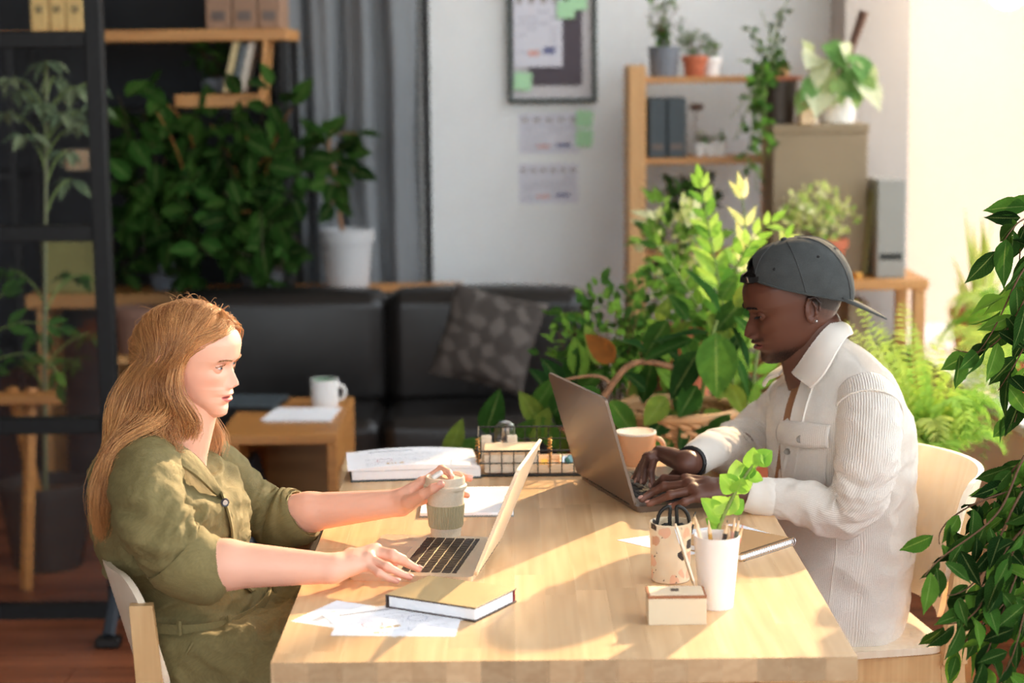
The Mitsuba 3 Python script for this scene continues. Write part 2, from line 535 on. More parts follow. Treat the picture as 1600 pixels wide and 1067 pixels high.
for i, (a, b) in enumerate(((322, 362), (363, 402), (403, 440))):
    x0, x1 = W(a, 40, 6.8)[0], W(b, 40, 6.8)[0] - .002
    file_box(x0, x1, 6.8, 7.05, zt, .31, 'm_kraft', ('leftmost', 'middle', 'rightmost')[i] + ' of three brown file boxes on the pale wood top shelf', 'brown file boxes on the top shelf', 'box')
for i, (a, b) in enumerate(((48, 76), (78, 102), (103, 134))):
    x0, x1 = W(a, 40, 6.8)[0], W(b, 40, 6.8)[0] - .002
    file_box(x0, x1, 6.8, 7.05, zt, .31, 'm_gold', ('leftmost', 'middle', 'rightmost')[i] + ' of three yellow ring binders behind the glass partition', 'yellow binders on the top shelf', 'hole')

# wooden book stand with leaning books, small fern beside it
bs = thing('book_stand', 'pale wooden book stand with one upright side on the dark shelf', 'book stand')
p0, p1 = W(274, 166, 6.76), W(412, 166, 6.76)
obj('base', box2([p0[0], 6.74, z2], [p1[0], 6.95, z2 + .045], .004), 'm_shelfwood', bs)
obj('side', moved(cbox(.015, .2, .23, .003), (p1[0] + .004, 6.85, z2 + .155), eul(0, 6, 0)), 'm_shelfwood', bs)
mat('m_bookA', (206, 186, 140), .7); mat('m_bookB', (96, 104, 108), .7); mat('m_bookC', (214, 204, 190), .7)
for i, (u, m, n, h) in enumerate(((366, 'm_bookA', 'tan', .18), (379, 'm_bookB', 'slate grey', .17), (390, 'm_bookC', 'cream', .175))):
    x = W(u, 140, 6.85)[0]
    t = thing('book', f'{n} book leaning in the wooden book stand on the dark shelf', 'book', 'books in the wooden stand')
    R = eul(0, 14, 0)
    obj('cover', cat(*[moved(cbox(.003, .13, h, .001), (x + s * .010, 6.85, z2 + .05 + h / 2), R) for s in (-1, 1)], moved(cbox(.022, .003, h, .001), (x, 6.784, z2 + .05 + h / 2), R)), m, t)
    obj('pages', moved(cbox(.016, .122, h - .008, .001), (x, 6.85, z2 + .05 + h / 2), R), 'm_paper', t)

# ------------------------------------------------------------------ curtain
mat('m_curtain', plaster((124, 128, 132), 11, .15), .75, .3, sheen=.4)
x0, x1 = W(438, 300, 7.2)[0], W(660, 300, 7.2)[0]
nu, nz = 150, 40
uu = np.linspace(0, 1, nu); zz = np.linspace(.5, ZC - .15, nz)
U, Z = np.meshgrid(uu, zz)
ph = U * 2 * PI * 4.2 + .5 * np.sin(Z * 1.1) + 3.4 * meshkit.fbm(np.stack([U * 3, Z * .8, U * 0], -1), 3, 2)
Y = 7.19 + .035 * np.sin(ph) + .012 * np.sin(ph * 2.3 + Z)
X = x0 + (x1 - x0) * U + .012 * np.cos(ph)
front = np.stack([X, Y, Z], -1); back = front + [0, .004, 0]
ring = np.concatenate([front, back[:, ::-1]], 1)
k = one('curtain', grid_mesh(ring, True), 'm_curtain', 'grey floor length curtain hanging between the dark wall and white wall', 'curtain', smooth=60)
one('curtain_rail', tube([[x0 - .1, 7.2, ZC - .13], [x1 + .05, 7.2, ZC - .13]], .014, 10), 'm_steel', 'black curtain rail above the grey curtain', 'curtain rail')
one('conduit', box2([x1 + .008, 7.255, .0], [x1 + .030, 7.298, ZC - .02], .003), 'm_steel', 'dark vertical conduit on the edge of the white wall beside the curtain', 'conduit')

# ------------------------------------------------------------------ ledge behind the sofa
lg = thing('long_bench', 'long low wooden bench along the wall behind the black sofa', 'bench')
lz = W(540, 452, 6.9)[2]
lx0, lx1 = -1.74, W(720, 440, 6.95)[0]
obj('bench_top', box2([lx0, 6.815, lz - .05], [lx1, 7.10, lz], .004), 'm_shelfwood', lg)
for x in (lx0 + .05, (lx0 + lx1) / 2, lx1 - .05):
    obj('leg', box2([x - .02, 6.85, 0], [x + .02, 7.08, lz - .05], .003), 'm_postwood', lg)

# ------------------------------------------------------------------ sofa
mat('m_leather', (24, 22, 21), .38, .5, bump=proc(lambda p, n, uv: fbm(p.x * 90, p.y * 90, p.z * 90, 2)), bscale=.0004)
so = thing('sofa', 'black leather sofa along the back wall behind the woman', 'sofa')
sa, sm_, sc_ = -1.16, W(606, 520, 6.55)[0], W(912, 470, 6.6)[0]


def cushion(a, b, r=.05, puff=.015, n=14):
    a, b = np.asarray(a, float), np.asarray(b, float)
    s, c = b - a, (a + b) / 2
    m = rbox(*(s), r, (0, 0, 0), None, 20)
    m = m.subdivide_to_size(.06)
    v = m.vertices / (s / 2)
    f = np.clip(1 - v ** 2, 0, 1)
    o = np.stack([np.sign(v[:, 0]) * f[:, 1] * f[:, 2], np.sign(v[:, 1]) * f[:, 0] * f[:, 2], np.sign(v[:, 2]) * f[:, 0] * f[:, 1]], 1)
    m.vertices = m.vertices + o * puff * np.clip(np.abs(v) ** 4, 0, 1) + c
    return m


st = W(600, 452, 6.6)[2]
obj('frame', box2([sa - .02, 6.11, .10], [sc_ + .02, 6.80, .30], .02), 'm_leather', so)
obj('backrest', box2([sa - .02, 6.66, .28], [sc_ + .02, 6.80, st - .03], .02), 'm_leather', so)
for a, b in ((sa, sm_ - .003), (sm_ + .003, sc_)):
    obj('back_cushion', cushion([a, 6.47, .44], [b, 6.68, st], .05), 'm_leather', so)
    obj('seat_cushion', cushion([a, 6.10, .29], [b, 6.50, .47], .045), 'm_leather', so)
for x in (sa + .05, sc_ - .05):
    for y in (6.16, 6.74):
        obj('leg', box2([x - .02, y - .02, 0], [x + .02, y + .02, .11], .003), 'm_steel', so)

# pillow: puffed square leaning on the back cushion
def pattern(p, n, uv):
    a = dr.sin(p.x * 60 + p.z * 34 + 3 * noise(p.x * 14, p.z * 14)) * dr.sin(p.z * 46 - p.x * 20 + 3 * noise(p.x * 9, p.z * 17, 4.0))
    return mix(S((74, 68, 64)), S((104, 97, 92)), smoothstep(-.2, .5, a))


mat('m_pillow', proc(pattern), .9, .2, sheen=.5)
n = 26
g = np.linspace(-1, 1, n)
A, B = np.meshgrid(g, g, indexing='ij')
th = .055 * np.clip((1 - A ** 2) * (1 - B ** 2), 0, 1) ** .42 + .003
ii = 1 - .06 * (1 - np.abs(A)) * 0
pinx = A * (1 - .07 * (1 - B ** 2)); piny = B * (1 - .07 * (1 - A ** 2))
top = np.stack([pinx * .165, -th + .012 * meshkit.fbm(np.stack([A * 3, B * 3, A * 0], -1), 3, 4), piny * .165], -1)
bot = np.stack([pinx * .165, th, piny * .165], -1)
pm = cat(grid_mesh(top, False), grid_mesh(bot[:, ::-1], False)); pm.merge_vertices()
pc = W(763, 530, 6.33)
pl = one('cushion', moved(pm, pc + np.array([0, 0.01, .0]), eul(-24, 12, -14)), 'm_pillow', 'grey patterned square cushion leaning on the black sofa', 'cushion', smooth=60)

# ------------------------------------------------------------------ low side cabinet with an open front
zc = .55
cab = thing('side_table', 'low wooden side table with open shelf space in front of the sofa', 'side table')
c0 = Wz(523, 678, zc); c1 = Wz(556, 620, zc)
cx0, cx1, cy0, cy1 = Wz(340, 680, zc)[0], (c0[0] + c1[0]) / 2, c0[1], c1[1]
mat('m_orangewood', wood((206, 146, 80), (164, 104, 50), 0, 1), .45)
obj('top', box2([cx0, cy0, zc - .03], [cx1, cy1, zc], .003), 'm_orangewood', cab)
obj('side_panel', box2([cx1 - .03, cy0, 0], [cx1, cy1, zc - .03], .003), 'm_orangewood', cab)
xl = W(372, 700, cy0)[0]
obj('side_panel', box2([cx0, cy0, 0], [xl, cy1, zc - .03], .003), 'm_orangewood', cab)
obj('back_panel', box2([xl, cy1 - .02, .05], [cx1 - .03, cy1, zc - .03], .002), 'm_orangewood', cab)
obj('bottom_panel', box2([xl, cy0, .05], [cx1 - .03, cy1 - .02, .08], .002), 'm_orangewood', cab)
mat('m_folderA', (108, 116, 124), .6); mat('m_folderB', (58, 66, 74), .6); mat('m_folderC', (196, 170, 130), .7); mat('m_folderD', (150, 128, 96), .7)
for u, tilt, m, n in ((383, -10, 'm_folderA', 'light grey'), (405, -13, 'm_folderB', 'dark slate'), (500, 16, 'm_folderD', 'brown'), (514, 16, 'm_folderC', 'tan')):
    b = W(u, 730, cy0 + .08)
    one('folder', moved(cbox(.022, .26, .36, .003), (b[0], cy0 + .17, .08 + .185), eul(0, -tilt if tilt < 0 else tilt, 0) if tilt > 0 else eul(0, tilt, 0)), m, f'{n} folder standing slanted inside the wooden side table', 'folder', 'folders inside the side table')
# on it: dark laptop, papers, mug
q = Wz(392, 634, zc)
t = thing('laptop', 'closed dark laptop lying on the wooden side table', 'laptop')
obj('base', moved(rbox(.26, .20, .012, .005), (q[0] - .03, q[1], zc + .006), rz(-8)), 'm_blackmetal', t)
obj('lid', moved(rbox(.26, .20, .008, .0035), (q[0] - .03, q[1], zc + .0165), rz(-8)), 'm_darkfile', t)
q = Wz(472, 650, zc)
rnd = random.Random(5)
pp = thing('paper_stack', 'loose white papers lying on the wooden side table', 'papers')
for i in range(5):
    obj('sheet', moved(cbox(.20, .21, .0012, .0003), (q[0] + rnd.uniform(-.005, .005), q[1], zc + .0008 + i * .0016), rz(-6 + rnd.uniform(-4, 4))), 'm_paper', pp)
q = Wz(508, 634, zc)


def mug(name, r, h, loc, m, inner, label, hang, hr=.030, inlab=None):
    t = thing(name, label, 'mug')
    body = pot_mesh(r * .93, r, h, .004, n=48)
    obj('body', moved(body, loc), m, t, 40)
    a = np.linspace(-PI / 2, PI / 2, 14)
    P = np.stack([r * .93 + hr * np.cos(a) * .95, a * 0, h * .5 + hr * 1.0 * np.sin(a)], 1)
    P[0, 0] -= .002; P[-1, 0] -= .002
    obj('handle', moved(tube(P, .0055, 8), loc, rz(hang)), m, t, 60)
    if inner:
        obj('lining', moved(lathe([(r - .0065, h - .001), (r - .0068, h * .2), (.0001, h * .2)], 40), loc), inner, t, 40, label=inlab)
    return t


mat('m_green', (70, 130, 80), .5)
mug('mug', .044, .085, (q[0], q[1], zc), 'm_whitegloss', 'm_green', 'white mug with green inside standing on the wooden side table', 0, .024, 'green lining')

# ------------------------------------------------------------------ pin board and papers on the white wall
mat('m_frame', (52, 64, 62), .5)
mat('m_passepartout', (206, 202, 204), .8)
mat('m_mauve', (86, 78, 86), .8)
mat('m_note', (176, 222, 178), .8)


def chart(seed, cols, x0, z0, w, h):
    """Blurry print: rows of small marks on white paper."""
    def fn(p, n, uv):
        a, b = (p.x - x0) / w, (p.z - z0) / h
        c = mi.Color3f(S((214, 214, 224)))
        ln = (dr.abs(b * 14 - dr.floor(b * 14) - .5) < .2) & (cell_rand(dr.floor(b * 14), dr.floor(a * 4), seed) > .45) & (b < .72) & (b > .08) & (a > .08) & (a < .92)
        c = dr.select(ln, mix(S((214, 214, 224)), S((150, 150, 166)), .45), c)
        hd = (b > .78) & (b < .88) & (dr.abs(a * cols - dr.floor(a * cols) - .5) < .26)
        c = dr.select(hd, mi.Color3f(S((156, 150, 150))), c)
        bx = (a > .62) & (a < .86) & (b > .16) & (b < .24)
        c = dr.select(bx, mi.Color3f(S((90, 96, 140))), c)
        by = (a > .3) & (a < .52) & (b > .14) & (b < .2)
        return dr.select(by, mi.Color3f(S((206, 150, 140))), c)
    return proc(fn)


fb = thing('pin_board', 'dark framed picture board with pinned sheet and green notes on the white wall', 'picture frame')
a, b = W(794, 100, 7.27), W(933, 160, 7.27)
fx0, fx1, fz0, fz1 = a[0], b[0], b[2], b[2] + .56
w = .016
for q0, q1 in (([fx0, fz0], [fx1, fz0 + w]), ([fx0, fz1 - w], [fx1, fz1]), ([fx0, fz0 + w], [fx0 + w, fz1 - w]), ([fx1 - w, fz0 + w], [fx1, fz1 - w])):
    obj('frame_bar', box2([q0[0], 7.262, q0[1]], [q1[0], 7.30, q1[1]], .003), 'm_frame', fb)
obj('mount', box2([fx0 + w, 7.285, fz0 + w], [fx1 - w, 7.295, fz1 - w], .001), 'm_passepartout', fb)
c0, c1 = W(826, 134, 7.28), W(910, 134, 7.28)
obj('panel', box2([c0[0], 7.280, c0[2]], [c1[0], 7.286, fz1 - .06], .001), 'm_mauve', fb, label='mauve dark panel')
mat('m_chartA', chart(1, 4, W(803, 105, 7.27)[0], W(803, 105, 7.27)[2], .18, .3), .85)
c0, c1 = W(803, 105, 7.27), W(879, 105, 7.27)
one('pinned_sheet', box2([c0[0], 7.272, c0[2]], [c1[0], 7.2745, c0[2] + .3], .0005), 'm_chartA', 'white printed sheet pinned inside the dark framed board', 'paper')
for i, (u, v, n) in enumerate(((817, 127, 'at its lower left corner'), (884, 15, 'right of the pinned sheet'), (903, 2, 'at its upper right'))):
    c = W(u, v, 7.266)
    one('sticky_note', moved(cbox(.066, .002, .066, .0005), (c[0], 7.266, c[2]), eul(0, 6 - 5 * i, 0)), 'm_note', f'green sticky note on the framed board, {n}', 'sticky note', 'green sticky notes')
for i, (u0, u1, v0, v1, n) in enumerate(((811, 905, 176, 240, 'upper'), (811, 903, 255, 318, 'lower'))):
    a, b = W(u0, v1, 7.296), W(u1, v0, 7.296)
    mat(f'm_chart{i}', chart(5 + i, 5 + i, a[0], a[2], b[0] - a[0], b[2] - a[2]), .85)
    one('printed_sheet', box2([a[0], 7.2965, a[2]], [b[0], 7.2985, b[2]], .0004), f'm_chart{i}', f'{n} of the two printed sheets taped below the framed board', 'paper', 'printed sheets on the white wall')
for v, n in ((186, 'upper'), (216, 'lower')):
    c = W(913, v, 7.29)
    one('sticky_note', moved(cbox(.062, .002, .062, .0005), (c[0], 7.29, c[2]), eul(0, 3, 0)), 'm_note', f'{n} of two green sticky notes beside the upper printed sheet', 'sticky note', 'green sticky notes')

# ------------------------------------------------------------------ wooden shelf unit at the white wall
su = thing('shelf_unit', 'pale wooden shelf unit with plants against the white wall', 'shelf')
ux0 = W(982, 200, 6.85)[0]; ux1 = .99
uz = W(990, 102, 6.85)[2]
mat('m_palewood', wood((222, 176, 120), (196, 142, 86), 2, 1), .5)
for x in (ux0, ux1 - .062):
    obj('side_panel', box2([x, 6.85, 0], [x + .062, 7.12, uz], .004), 'm_palewood', su)
SZ = [W(1080, v, 6.85)[2] for v in (120, 247)] + [.92, .5]
for z in SZ:
    obj('shelf_board', box2([ux0 + .062, 6.86, z - .022], [ux1 - .062, 7.12, z], .003), 'm_shelfwood', su)
for i, (a, b) in enumerate(((1014, 1042), (1043, 1073))):
    x0, x1 = W(a, 200, 6.87)[0], W(b, 200, 6.87)[0] - .002
    file_box(x0, x1, 6.87, 7.1, SZ[1], .212, 'm_darkfile', ('left', 'right')[i] + ' of two dark grey binders on the wooden shelf unit', 'dark binders on the shelf unit', 'tag')
# small ornaments beside them
mat('m_brown', (92, 62, 48), .7)
q = W(1090, 168, 6.9)
orn = thing('ornament', 'small brown bird ornament on a thin rod beside the dark binders', 'ornament')
obj('rod', tube([[q[0], 6.95, SZ[1]], [q[0] - .004, 6.95, q[2]]], .002, 6), 'm_brown', orn)
bb = trimesh.creation.icosphere(2, 1.0); bb.vertices = bb.vertices * [.028, .014, .013] + [q[0], 6.95, q[2]]
bt = hull(np.vstack([np.array([[-.025, 0, 0], [-.06, .004, .012], [-.06, -.004, .012], [-.058, 0, .004]]) + [q[0], 6.95, q[2]]]))
obj('bird', cat(bb, bt), 'm_brown', orn, 60)

# ------------------------------------------------------------------ counter desk at the right with its boxes
dz = W(1400, 437, 6.45)[2]; dx0, dx1 = .90, W(1452, 437, 6.45)[0]
de = thing('counter_desk', 'wooden counter desk at the right behind the man', 'desk')
obj('top', box2([dx0, 6.45, dz - .035], [dx1, 6.83, dz], .004), 'm_shelfwood', de)
for x in (dx0 + .05, dx1 - .045):
    for y in (6.48, 6.77):
        obj('leg', box2([x, y, 0], [x + .04, y + .045, dz - .035], .003), 'm_postwood', de)
mat('m_cardboard', plaster((146, 128, 104), 13, .1), .85)
a, b = W(1206, 430, 6.6), W(1357, 193, 6.6)
gb = thing('storage_box', 'large grey brown storage box on the counter desk carrying two potted plants', 'box')
obj('body', box2([a[0], 6.6, dz], [b[0], 6.82, b[2] - .03], .004), 'm_cardboard', gb)
obj('lid', box2([a[0] - .004, 6.596, b[2] - .03], [b[0] + .004, 6.824, b[2]], .004), 'm_cardboard', gb)
BOXTOP = b[2]
a, b = W(1369, 432, 6.5), W(1417, 281, 6.5)
mf = thing('magazine_file', 'grey magazine file with dark slot standing on the counter desk', 'file box')
obj('body', box2([a[0], 6.5, dz], [b[0], 6.76, b[2]], .004), 'm_greyfile', mf)
c = W(1392, 401, 6.5)
obj('slot', box2([c[0] - .038, 6.497, c[2] - .011], [c[0] + .038, 6.502, c[2] + .011], .001), 'm_black', mf)
ob = W(1361, 432, 6.55)
mat('m_olivefile', (120, 110, 60), .6)
one('file_folder', moved(cbox(.02, .24, .29, .002), (ob[0] - .004, 6.7, dz + .148), eul(0, 5, 0)), 'm_olivefile', 'olive folder leaning between the storage box and the grey magazine file', 'folder')
for i, u in enumerate((1305, 1322, 1340)):
    c = W(u, 428, 6.5)
    mat('m_brass', (214, 160, 84), .3, metallic=.8) if i == 0 else None
    one('candle_tin', moved(pot_mesh(.017, .018, .02, .002, n=20), (c[0], 6.5, dz)), 'm_brass', ('left', 'middle', 'right')[i] + ' of three small brass tins in front of the storage box', 'tin', 'small brass tins on the counter desk')
mat('m_bin', (64, 60, 58), .6)
a = W(1392, 500, 6.7)
one('waste_bin', moved(pot_mesh(.085, .10, .60, .006, .004, .02), (a[0] - .04, 6.64, 0)), 'm_bin', 'dark round waste bin standing under the counter desk', 'bin')
a, b = W(1310, 500, 6.75), W(1342, 470, 6.75)
one('carton', box2([a[0], 6.55, 0], [b[0], 6.74, .78], .005), 'm_cardboard', 'tall brown carton standing under the counter desk', 'box')
# ------------------------------------------------------------------ the table
TZ = .745
tb = thing('table', 'long pale wooden table glued up from narrow staves, two people working at it', 'table')
TX0, TX1, TY0, TY1 = -.355, .497, 2.69, 4.13
ns = 17; sw = (TX1 - TX0) / ns
stv = mikit.ply(cbox(sw - .00002, TY1 - TY0, .036, .0001), None, False)
for i in range(ns):
    obj('stave', stv, 'm_table', tb, to=T4((TX0 + (i + .5) * sw, (TY0 + TY1) / 2, TZ - .018)))
for x in (TX0 + .10, TX1 - .10):
    for y in (TY0 + .16, TY1 - .16):
        obj('leg', box2([x - .03, y - .03, 0], [x + .03, y + .03, TZ - .036], .004), 'm_postwood', tb)
for y in (TY0 + .16, TY1 - .16):
    obj('apron', box2([TX0 + .13, y - .012, TZ - .11], [TX1 - .13, y + .012, TZ - .036], .002), 'm_postwood', tb)
for x in (TX0 + .10, TX1 - .10):
    obj('apron', box2([x - .012, TY0 + .19, TZ - .11], [x + .012, TY1 - .19, TZ - .036], .002), 'm_postwood', tb)

# ------------------------------------------------------------------ laptops
mat('m_lapgold', (226, 206, 178), .35, .5, metallic=.35)
mat('m_lapgrey', (128, 112, 100), .34, .5, metallic=.55)
mat('m_key', (52, 40, 34), .45)
mat('m_keywell', (150, 126, 100), .5)
mat('m_keywell2', (40, 38, 38), .5)
mat('m_screenglass', (10, 11, 13), .12)
mat('m_trackpad', (206, 190, 166), .3, metallic=.3)


def laptop(label, o, ang, depth, width, tilt, h, m, well, keym, padm):
    """o: the hinge's middle on the table; local x points from the hinge to the user, y along the hinge."""
    t = thing('laptop', label, 'laptop')
    R = rz(ang)
    th = .0125
    put = lambda mesh: moved(mesh, (o[0], o[1], TZ), R)
    base = extrude(Polygon([(-.002, -width / 2), (depth, -width / 2), (depth, width / 2), (-.002, width / 2)]).buffer(-.009).buffer(.009, 6), th)
    base.vertices[:, 2] += 0
    low = base.vertices[:, 2] < .001
    c = base.vertices[low][:, :2].mean(0)
    base.vertices[low, :2] = c + (base.vertices[low, :2] - c) * .975
    obj('base', put(base), m, t, 25)
    ky0, ky1 = .028, depth * .60
    obj('key_well', put(box2([ky0 - .004, -width * .43, th - .0006], [ky1 + .003, width * .43, th + .0003], .0002)), well, t)
    rows = 6; kd = (ky1 - ky0) / (rows - .45)
    kp = mikit.ply(cbox(1, 1, 1, .08), None, False)
    cols = [14, 14, 14, 13, 12, 9]
    xk = ky0
    for r in range(rows):
        d = kd * (.55 if r == 0 else 1)
        nkey = cols[r]; ws = np.full(nkey, 1.0)
        if r == 1: ws[-1] = 1.6
        if r == 2: ws[0] = 1.6
        if r == 3: ws[0] = ws[-1] = 1.75
        if r == 4: ws[0] = ws[-1] = 2.2
        if r == 5: ws[4 if ang < 90 and ang > -90 else 4] = 5.2
        ws = ws / ws.sum() * width * .856
        y = width * .428
        for w in ws:
            c = np.array([xk + d / 2, y - w / 2, th + .0009])
            obj('key', kp, keym, t, to=T4((o[0], o[1], TZ), R) @ T4(c, None, (d - .0026, w - .0026, .0016)))
            y -= w
        xk += d
    obj('trackpad', put(box2([ky1 + .012, -width * .19, th - .0004], [depth - .010, width * .19, th + .0003], .0002)), padm, t, label='smooth trackpad')
    # screen: local plane leaning back by tilt
    scr = extrude(Polygon([(0, -width / 2), (h, -width / 2), (h, width / 2), (0, width / 2)]).buffer(-.009).buffer(.009, 6), .0055)
    Rs = eul(0, -(90 + tilt), 0)
    sm_ = moved(scr, (0, 0, 0), Rs)
    sm_ = moved(sm_, (-.003, 0, th + .003))
    k = obj('screen', put(sm_), m, t, 25)
    bez = box2([.012, -width / 2 + .006, -.0006], [h - .006, width / 2 - .006, .0002], .0001)
    obj('display', put(moved(moved(bez, (0, 0, 0), Rs), (-.003, 0, th + .003))), 'm_screenglass', k)
    hg = tube([[-.004, -width * .38, th + .001], [-.004, width * .38, th + .001]], .0042, 10)
    obj('hinge', put(hg), 'm_blackmetal', t)
    return t


# the woman's: hinge on the right, base to the left
h0, h1 = np.array([-.068, 3.109]), np.array([-.041, 3.37])
hm = (h0 + h1) / 2
wl = laptop('slim pale gold laptop open in front of the woman', (hm[0] + .004, hm[1]), 180 - 9, .212, .275, 22.5, .196, 'm_lapgold', 'm_lapgold', 'm_key', 'm_trackpad')
# the man's: hinge on the left
h0, h1 = np.array([.242, 3.597]), np.array([.137, 3.924])
hm = (h0 + h1) / 2
ml = laptop('bronze grey laptop open in front of the man with the cap', (hm[0], hm[1]), 17.5, .225, .335, 16, .222, 'm_lapgrey', 'm_keywell2', 'm_keywell2', 'm_lapgrey')

# ------------------------------------------------------------------ travel cup, mug
mat('m_bamboo', proc(lambda p, n, uv: mix(S((226, 212, 190)), S((208, 194, 170)), noise(p.x * 900, p.y * 900, p.z * 900))), .55)
mat('m_sleeve', (178, 166, 132), .6)
q = Wz(697, 846, TZ)
cq = (q[0], q[1] + .004, TZ); CUP = np.array(cq)
tc = thing('travel_cup', 'cream travel cup with ribbed sleeve standing in the woman\'s far hand', 'cup')
obj('body', moved(pot_mesh(.026, .0355, .106, .002, n=64), cq), 'm_bamboo', tc, 40)
a = np.arange(288) * 2 * PI / 288
rings = []
for z, k in ((.028, 0), (.028, 1), (.030, 1), (.068, 1), (.070, 1), (.070, 0)):
    r = .026 + (.0095) * z / .106 + (.0018 if k else .0002)
    rr = r + (.0009 * np.sign(np.sin(a * 36)) * np.clip(np.abs(np.sin(a * 36)) * 3, 0, 1) if .029 < z < .069 else 0)
    rings.append(np.stack([np.cos(a) * rr, np.sin(a) * rr, a * 0 + z], 1))
obj('sleeve', moved(grid_mesh(np.array(rings)), cq), 'm_sleeve', tc, 30, label='ribbed olive sleeve')
lid = lathe([(.0342, .098), (.0385, .0985), (.0392, .101), (.0392, .1045), (.0378, .106), (.0365, .107), (.0355, .118), (.0345, .1205), (.0325, .121), (.0312, .1195), (.0305, .117), (.0001, .1165)], 64)
lk = obj('lid', moved(lid, cq), 'm_bamboo', tc, 35, label='cream screw lid')
obj('spout_flap', moved(rbox(.022, .013, .008, .003), (cq[0] - .014, cq[1] - .004, TZ + .1235), eul(0, -28, 15)), 'm_white', lk, label='white flap')
mat('m_peach', (232, 174, 128), .35)
mat('m_creamglaze', (250, 240, 226), .3)
q = W(994, 715, 4.07)
MUG = (q[0], 4.07, TZ)
mg = mug('mug', .043, .070, MUG, 'm_peach', 'm_creamglaze', 'peach mug with cream inside standing behind the man\'s laptop', -8, .021, 'cream lining')
obj('rim', moved(lathe([(.0434, .066), (.0438, .068), (.043, .0705), (.039, .0705), (.0385, .067)], 48), MUG), 'm_creamglaze', mg, 40, label='cream rim')

# ------------------------------------------------------------------ books, papers
mat('m_coverolive', (190, 164, 118), .5)
mat('m_coverdark', (72, 56, 48), .5)
mat('m_ribbon', (110, 24, 30), .6)


def ang_of(a, b): return math.degrees(math.atan2(b[1] - a[1], b[0] - a[0]))


def place4(corners):
    c = np.mean(corners, 0)
    return c


k = thing('notebook', 'tan hardcover notebook lying in front of the woman\'s laptop', 'notebook')
# corners on the table: near-left 600,945; near 740,968; right 811,943; back 660,915
A_, B_, C_ = (Wz(u, v, TZ) for u, v in ((600, 947), (740, 969), (811, 944)))
lx = np.linalg.norm((B_ - A_)[:2]); ly = np.linalg.norm((C_ - B_)[:2])
D_ = A_ + (C_ - B_)
cen = (A_ + C_) / 2; an = ang_of(A_, B_)
pl4 = lambda m, dz=0: moved(m, (cen[0], cen[1], TZ + dz), rz(an))
ly = max(ly, .13)
obj('cover', pl4(cat(cbox(lx, ly, .0026, .0008, (0, 0, .0015)), cbox(lx, ly, .0026, .0008, (0, 0, .0215)))), 'm_coverdark', k, label='dark edged cover boards')
obj('front_board', pl4(cbox(lx - .001, ly - .001, .0006, .0002, (0, 0, .0231))), 'm_coverolive', k, label='tan cloth front')
obj('spine', pl4(cbox(.003, ly, .0226, .001, (-lx / 2 + .0015, 0, .0115))), 'm_coverdark', k)
obj('pages', pl4(cbox(lx - .007, ly - .006, .0175, .0006, (.0015, 0, .0115))), 'm_paper', k, label='white page block')
obj('ribbon', pl4(cbox(.0012, .006, .019, .0003, (lx / 2 - .001, ly / 2 - .008, .0125))), 'm_ribbon', k, label='dark red page ribbon')


def doc_fn(seed, cx, cy, ang, w, h, base=(238, 241, 248)):
    ca, sa = math.cos(math.radians(ang)), math.sin(math.radians(ang))

    def fn(p, n, uv):
        x, y = p.x - cx, p.y - cy
        a = (x * ca + y * sa) / w + .5; b = (-x * sa + y * ca) / h + .5
        c = mi.Color3f(S(base))
        row = dr.floor(b * 26)
        ln = (dr.abs(b * 26 - row - .5) < .18) & (cell_rand(row, dr.floor(a * 5), seed) > .55) & (a > .08) & (a < .92) & (b > .06) & (b < .7)
        c = dr.select(ln, mix(S(base), S((120, 124, 140)), .55), c)
        hd = (b > .80) & (b < .86) & (a > .12) & (a < .6)
        c = dr.select(hd, mi.Color3f(S((168, 172, 182))), c)
        r1 = dr.sqrt(dr.square((a - .28) * w) + dr.square((b - .3) * h))
        c = dr.select(dr.abs(r1 - .016) < .0008, mi.Color3f(S((190, 120, 120))), c)
        r2 = dr.sqrt(dr.square((a - .68) * w) + dr.square((b - .32) * h))
        c = dr.select(dr.abs(r2 - .015) < .0007, mi.Color3f(S((110, 124, 160))), c)
        br = (dr.abs(b - .12) < .03) & (a > .3) & (a < .48) & (cell_rand(dr.floor(a * 60), 1, seed) > .4)
        c = dr.select(br, mi.Color3f(S((190, 150, 80))), c)
        return c
    return proc(fn)


SH = [((560, 968), 38, .148, .105, 'lowest of three printed sheets under the tan notebook, its corner to the left'),
      ((585, 978), -12, .150, .100, 'middle of three printed sheets under the tan notebook'),
      ((632, 976), 12, .150, .105, 'top sheet of three printed sheets under the tan notebook')]
SH = [((570, 966), 62, .13, .19, 'lowest of the three printed sheets beside the tan notebook'),
      ((612, 965), 24, .19, .13, 'topmost of the three printed sheets beside the tan notebook'),
      ((622, 975), -4, .19, .13, 'middle one of the three printed sheets beside the tan notebook')]
for i, ((u, v), an_, w, h, lb_) in enumerate((SH[0], SH[2], SH[1])):
    c = Wz(u, v, TZ)
    mat(f'm_doc{i}', doc_fn(20 + i, c[0], c[1], an_, w, h), .8, .2)
    one('paper_sheet', moved(cbox(w, h, .0004, .0001), (c[0], c[1], TZ + .0003 + i * .0005), rz(an_)), f'm_doc{i}', lb_, 'paper', 'printed sheets beside the tan notebook')

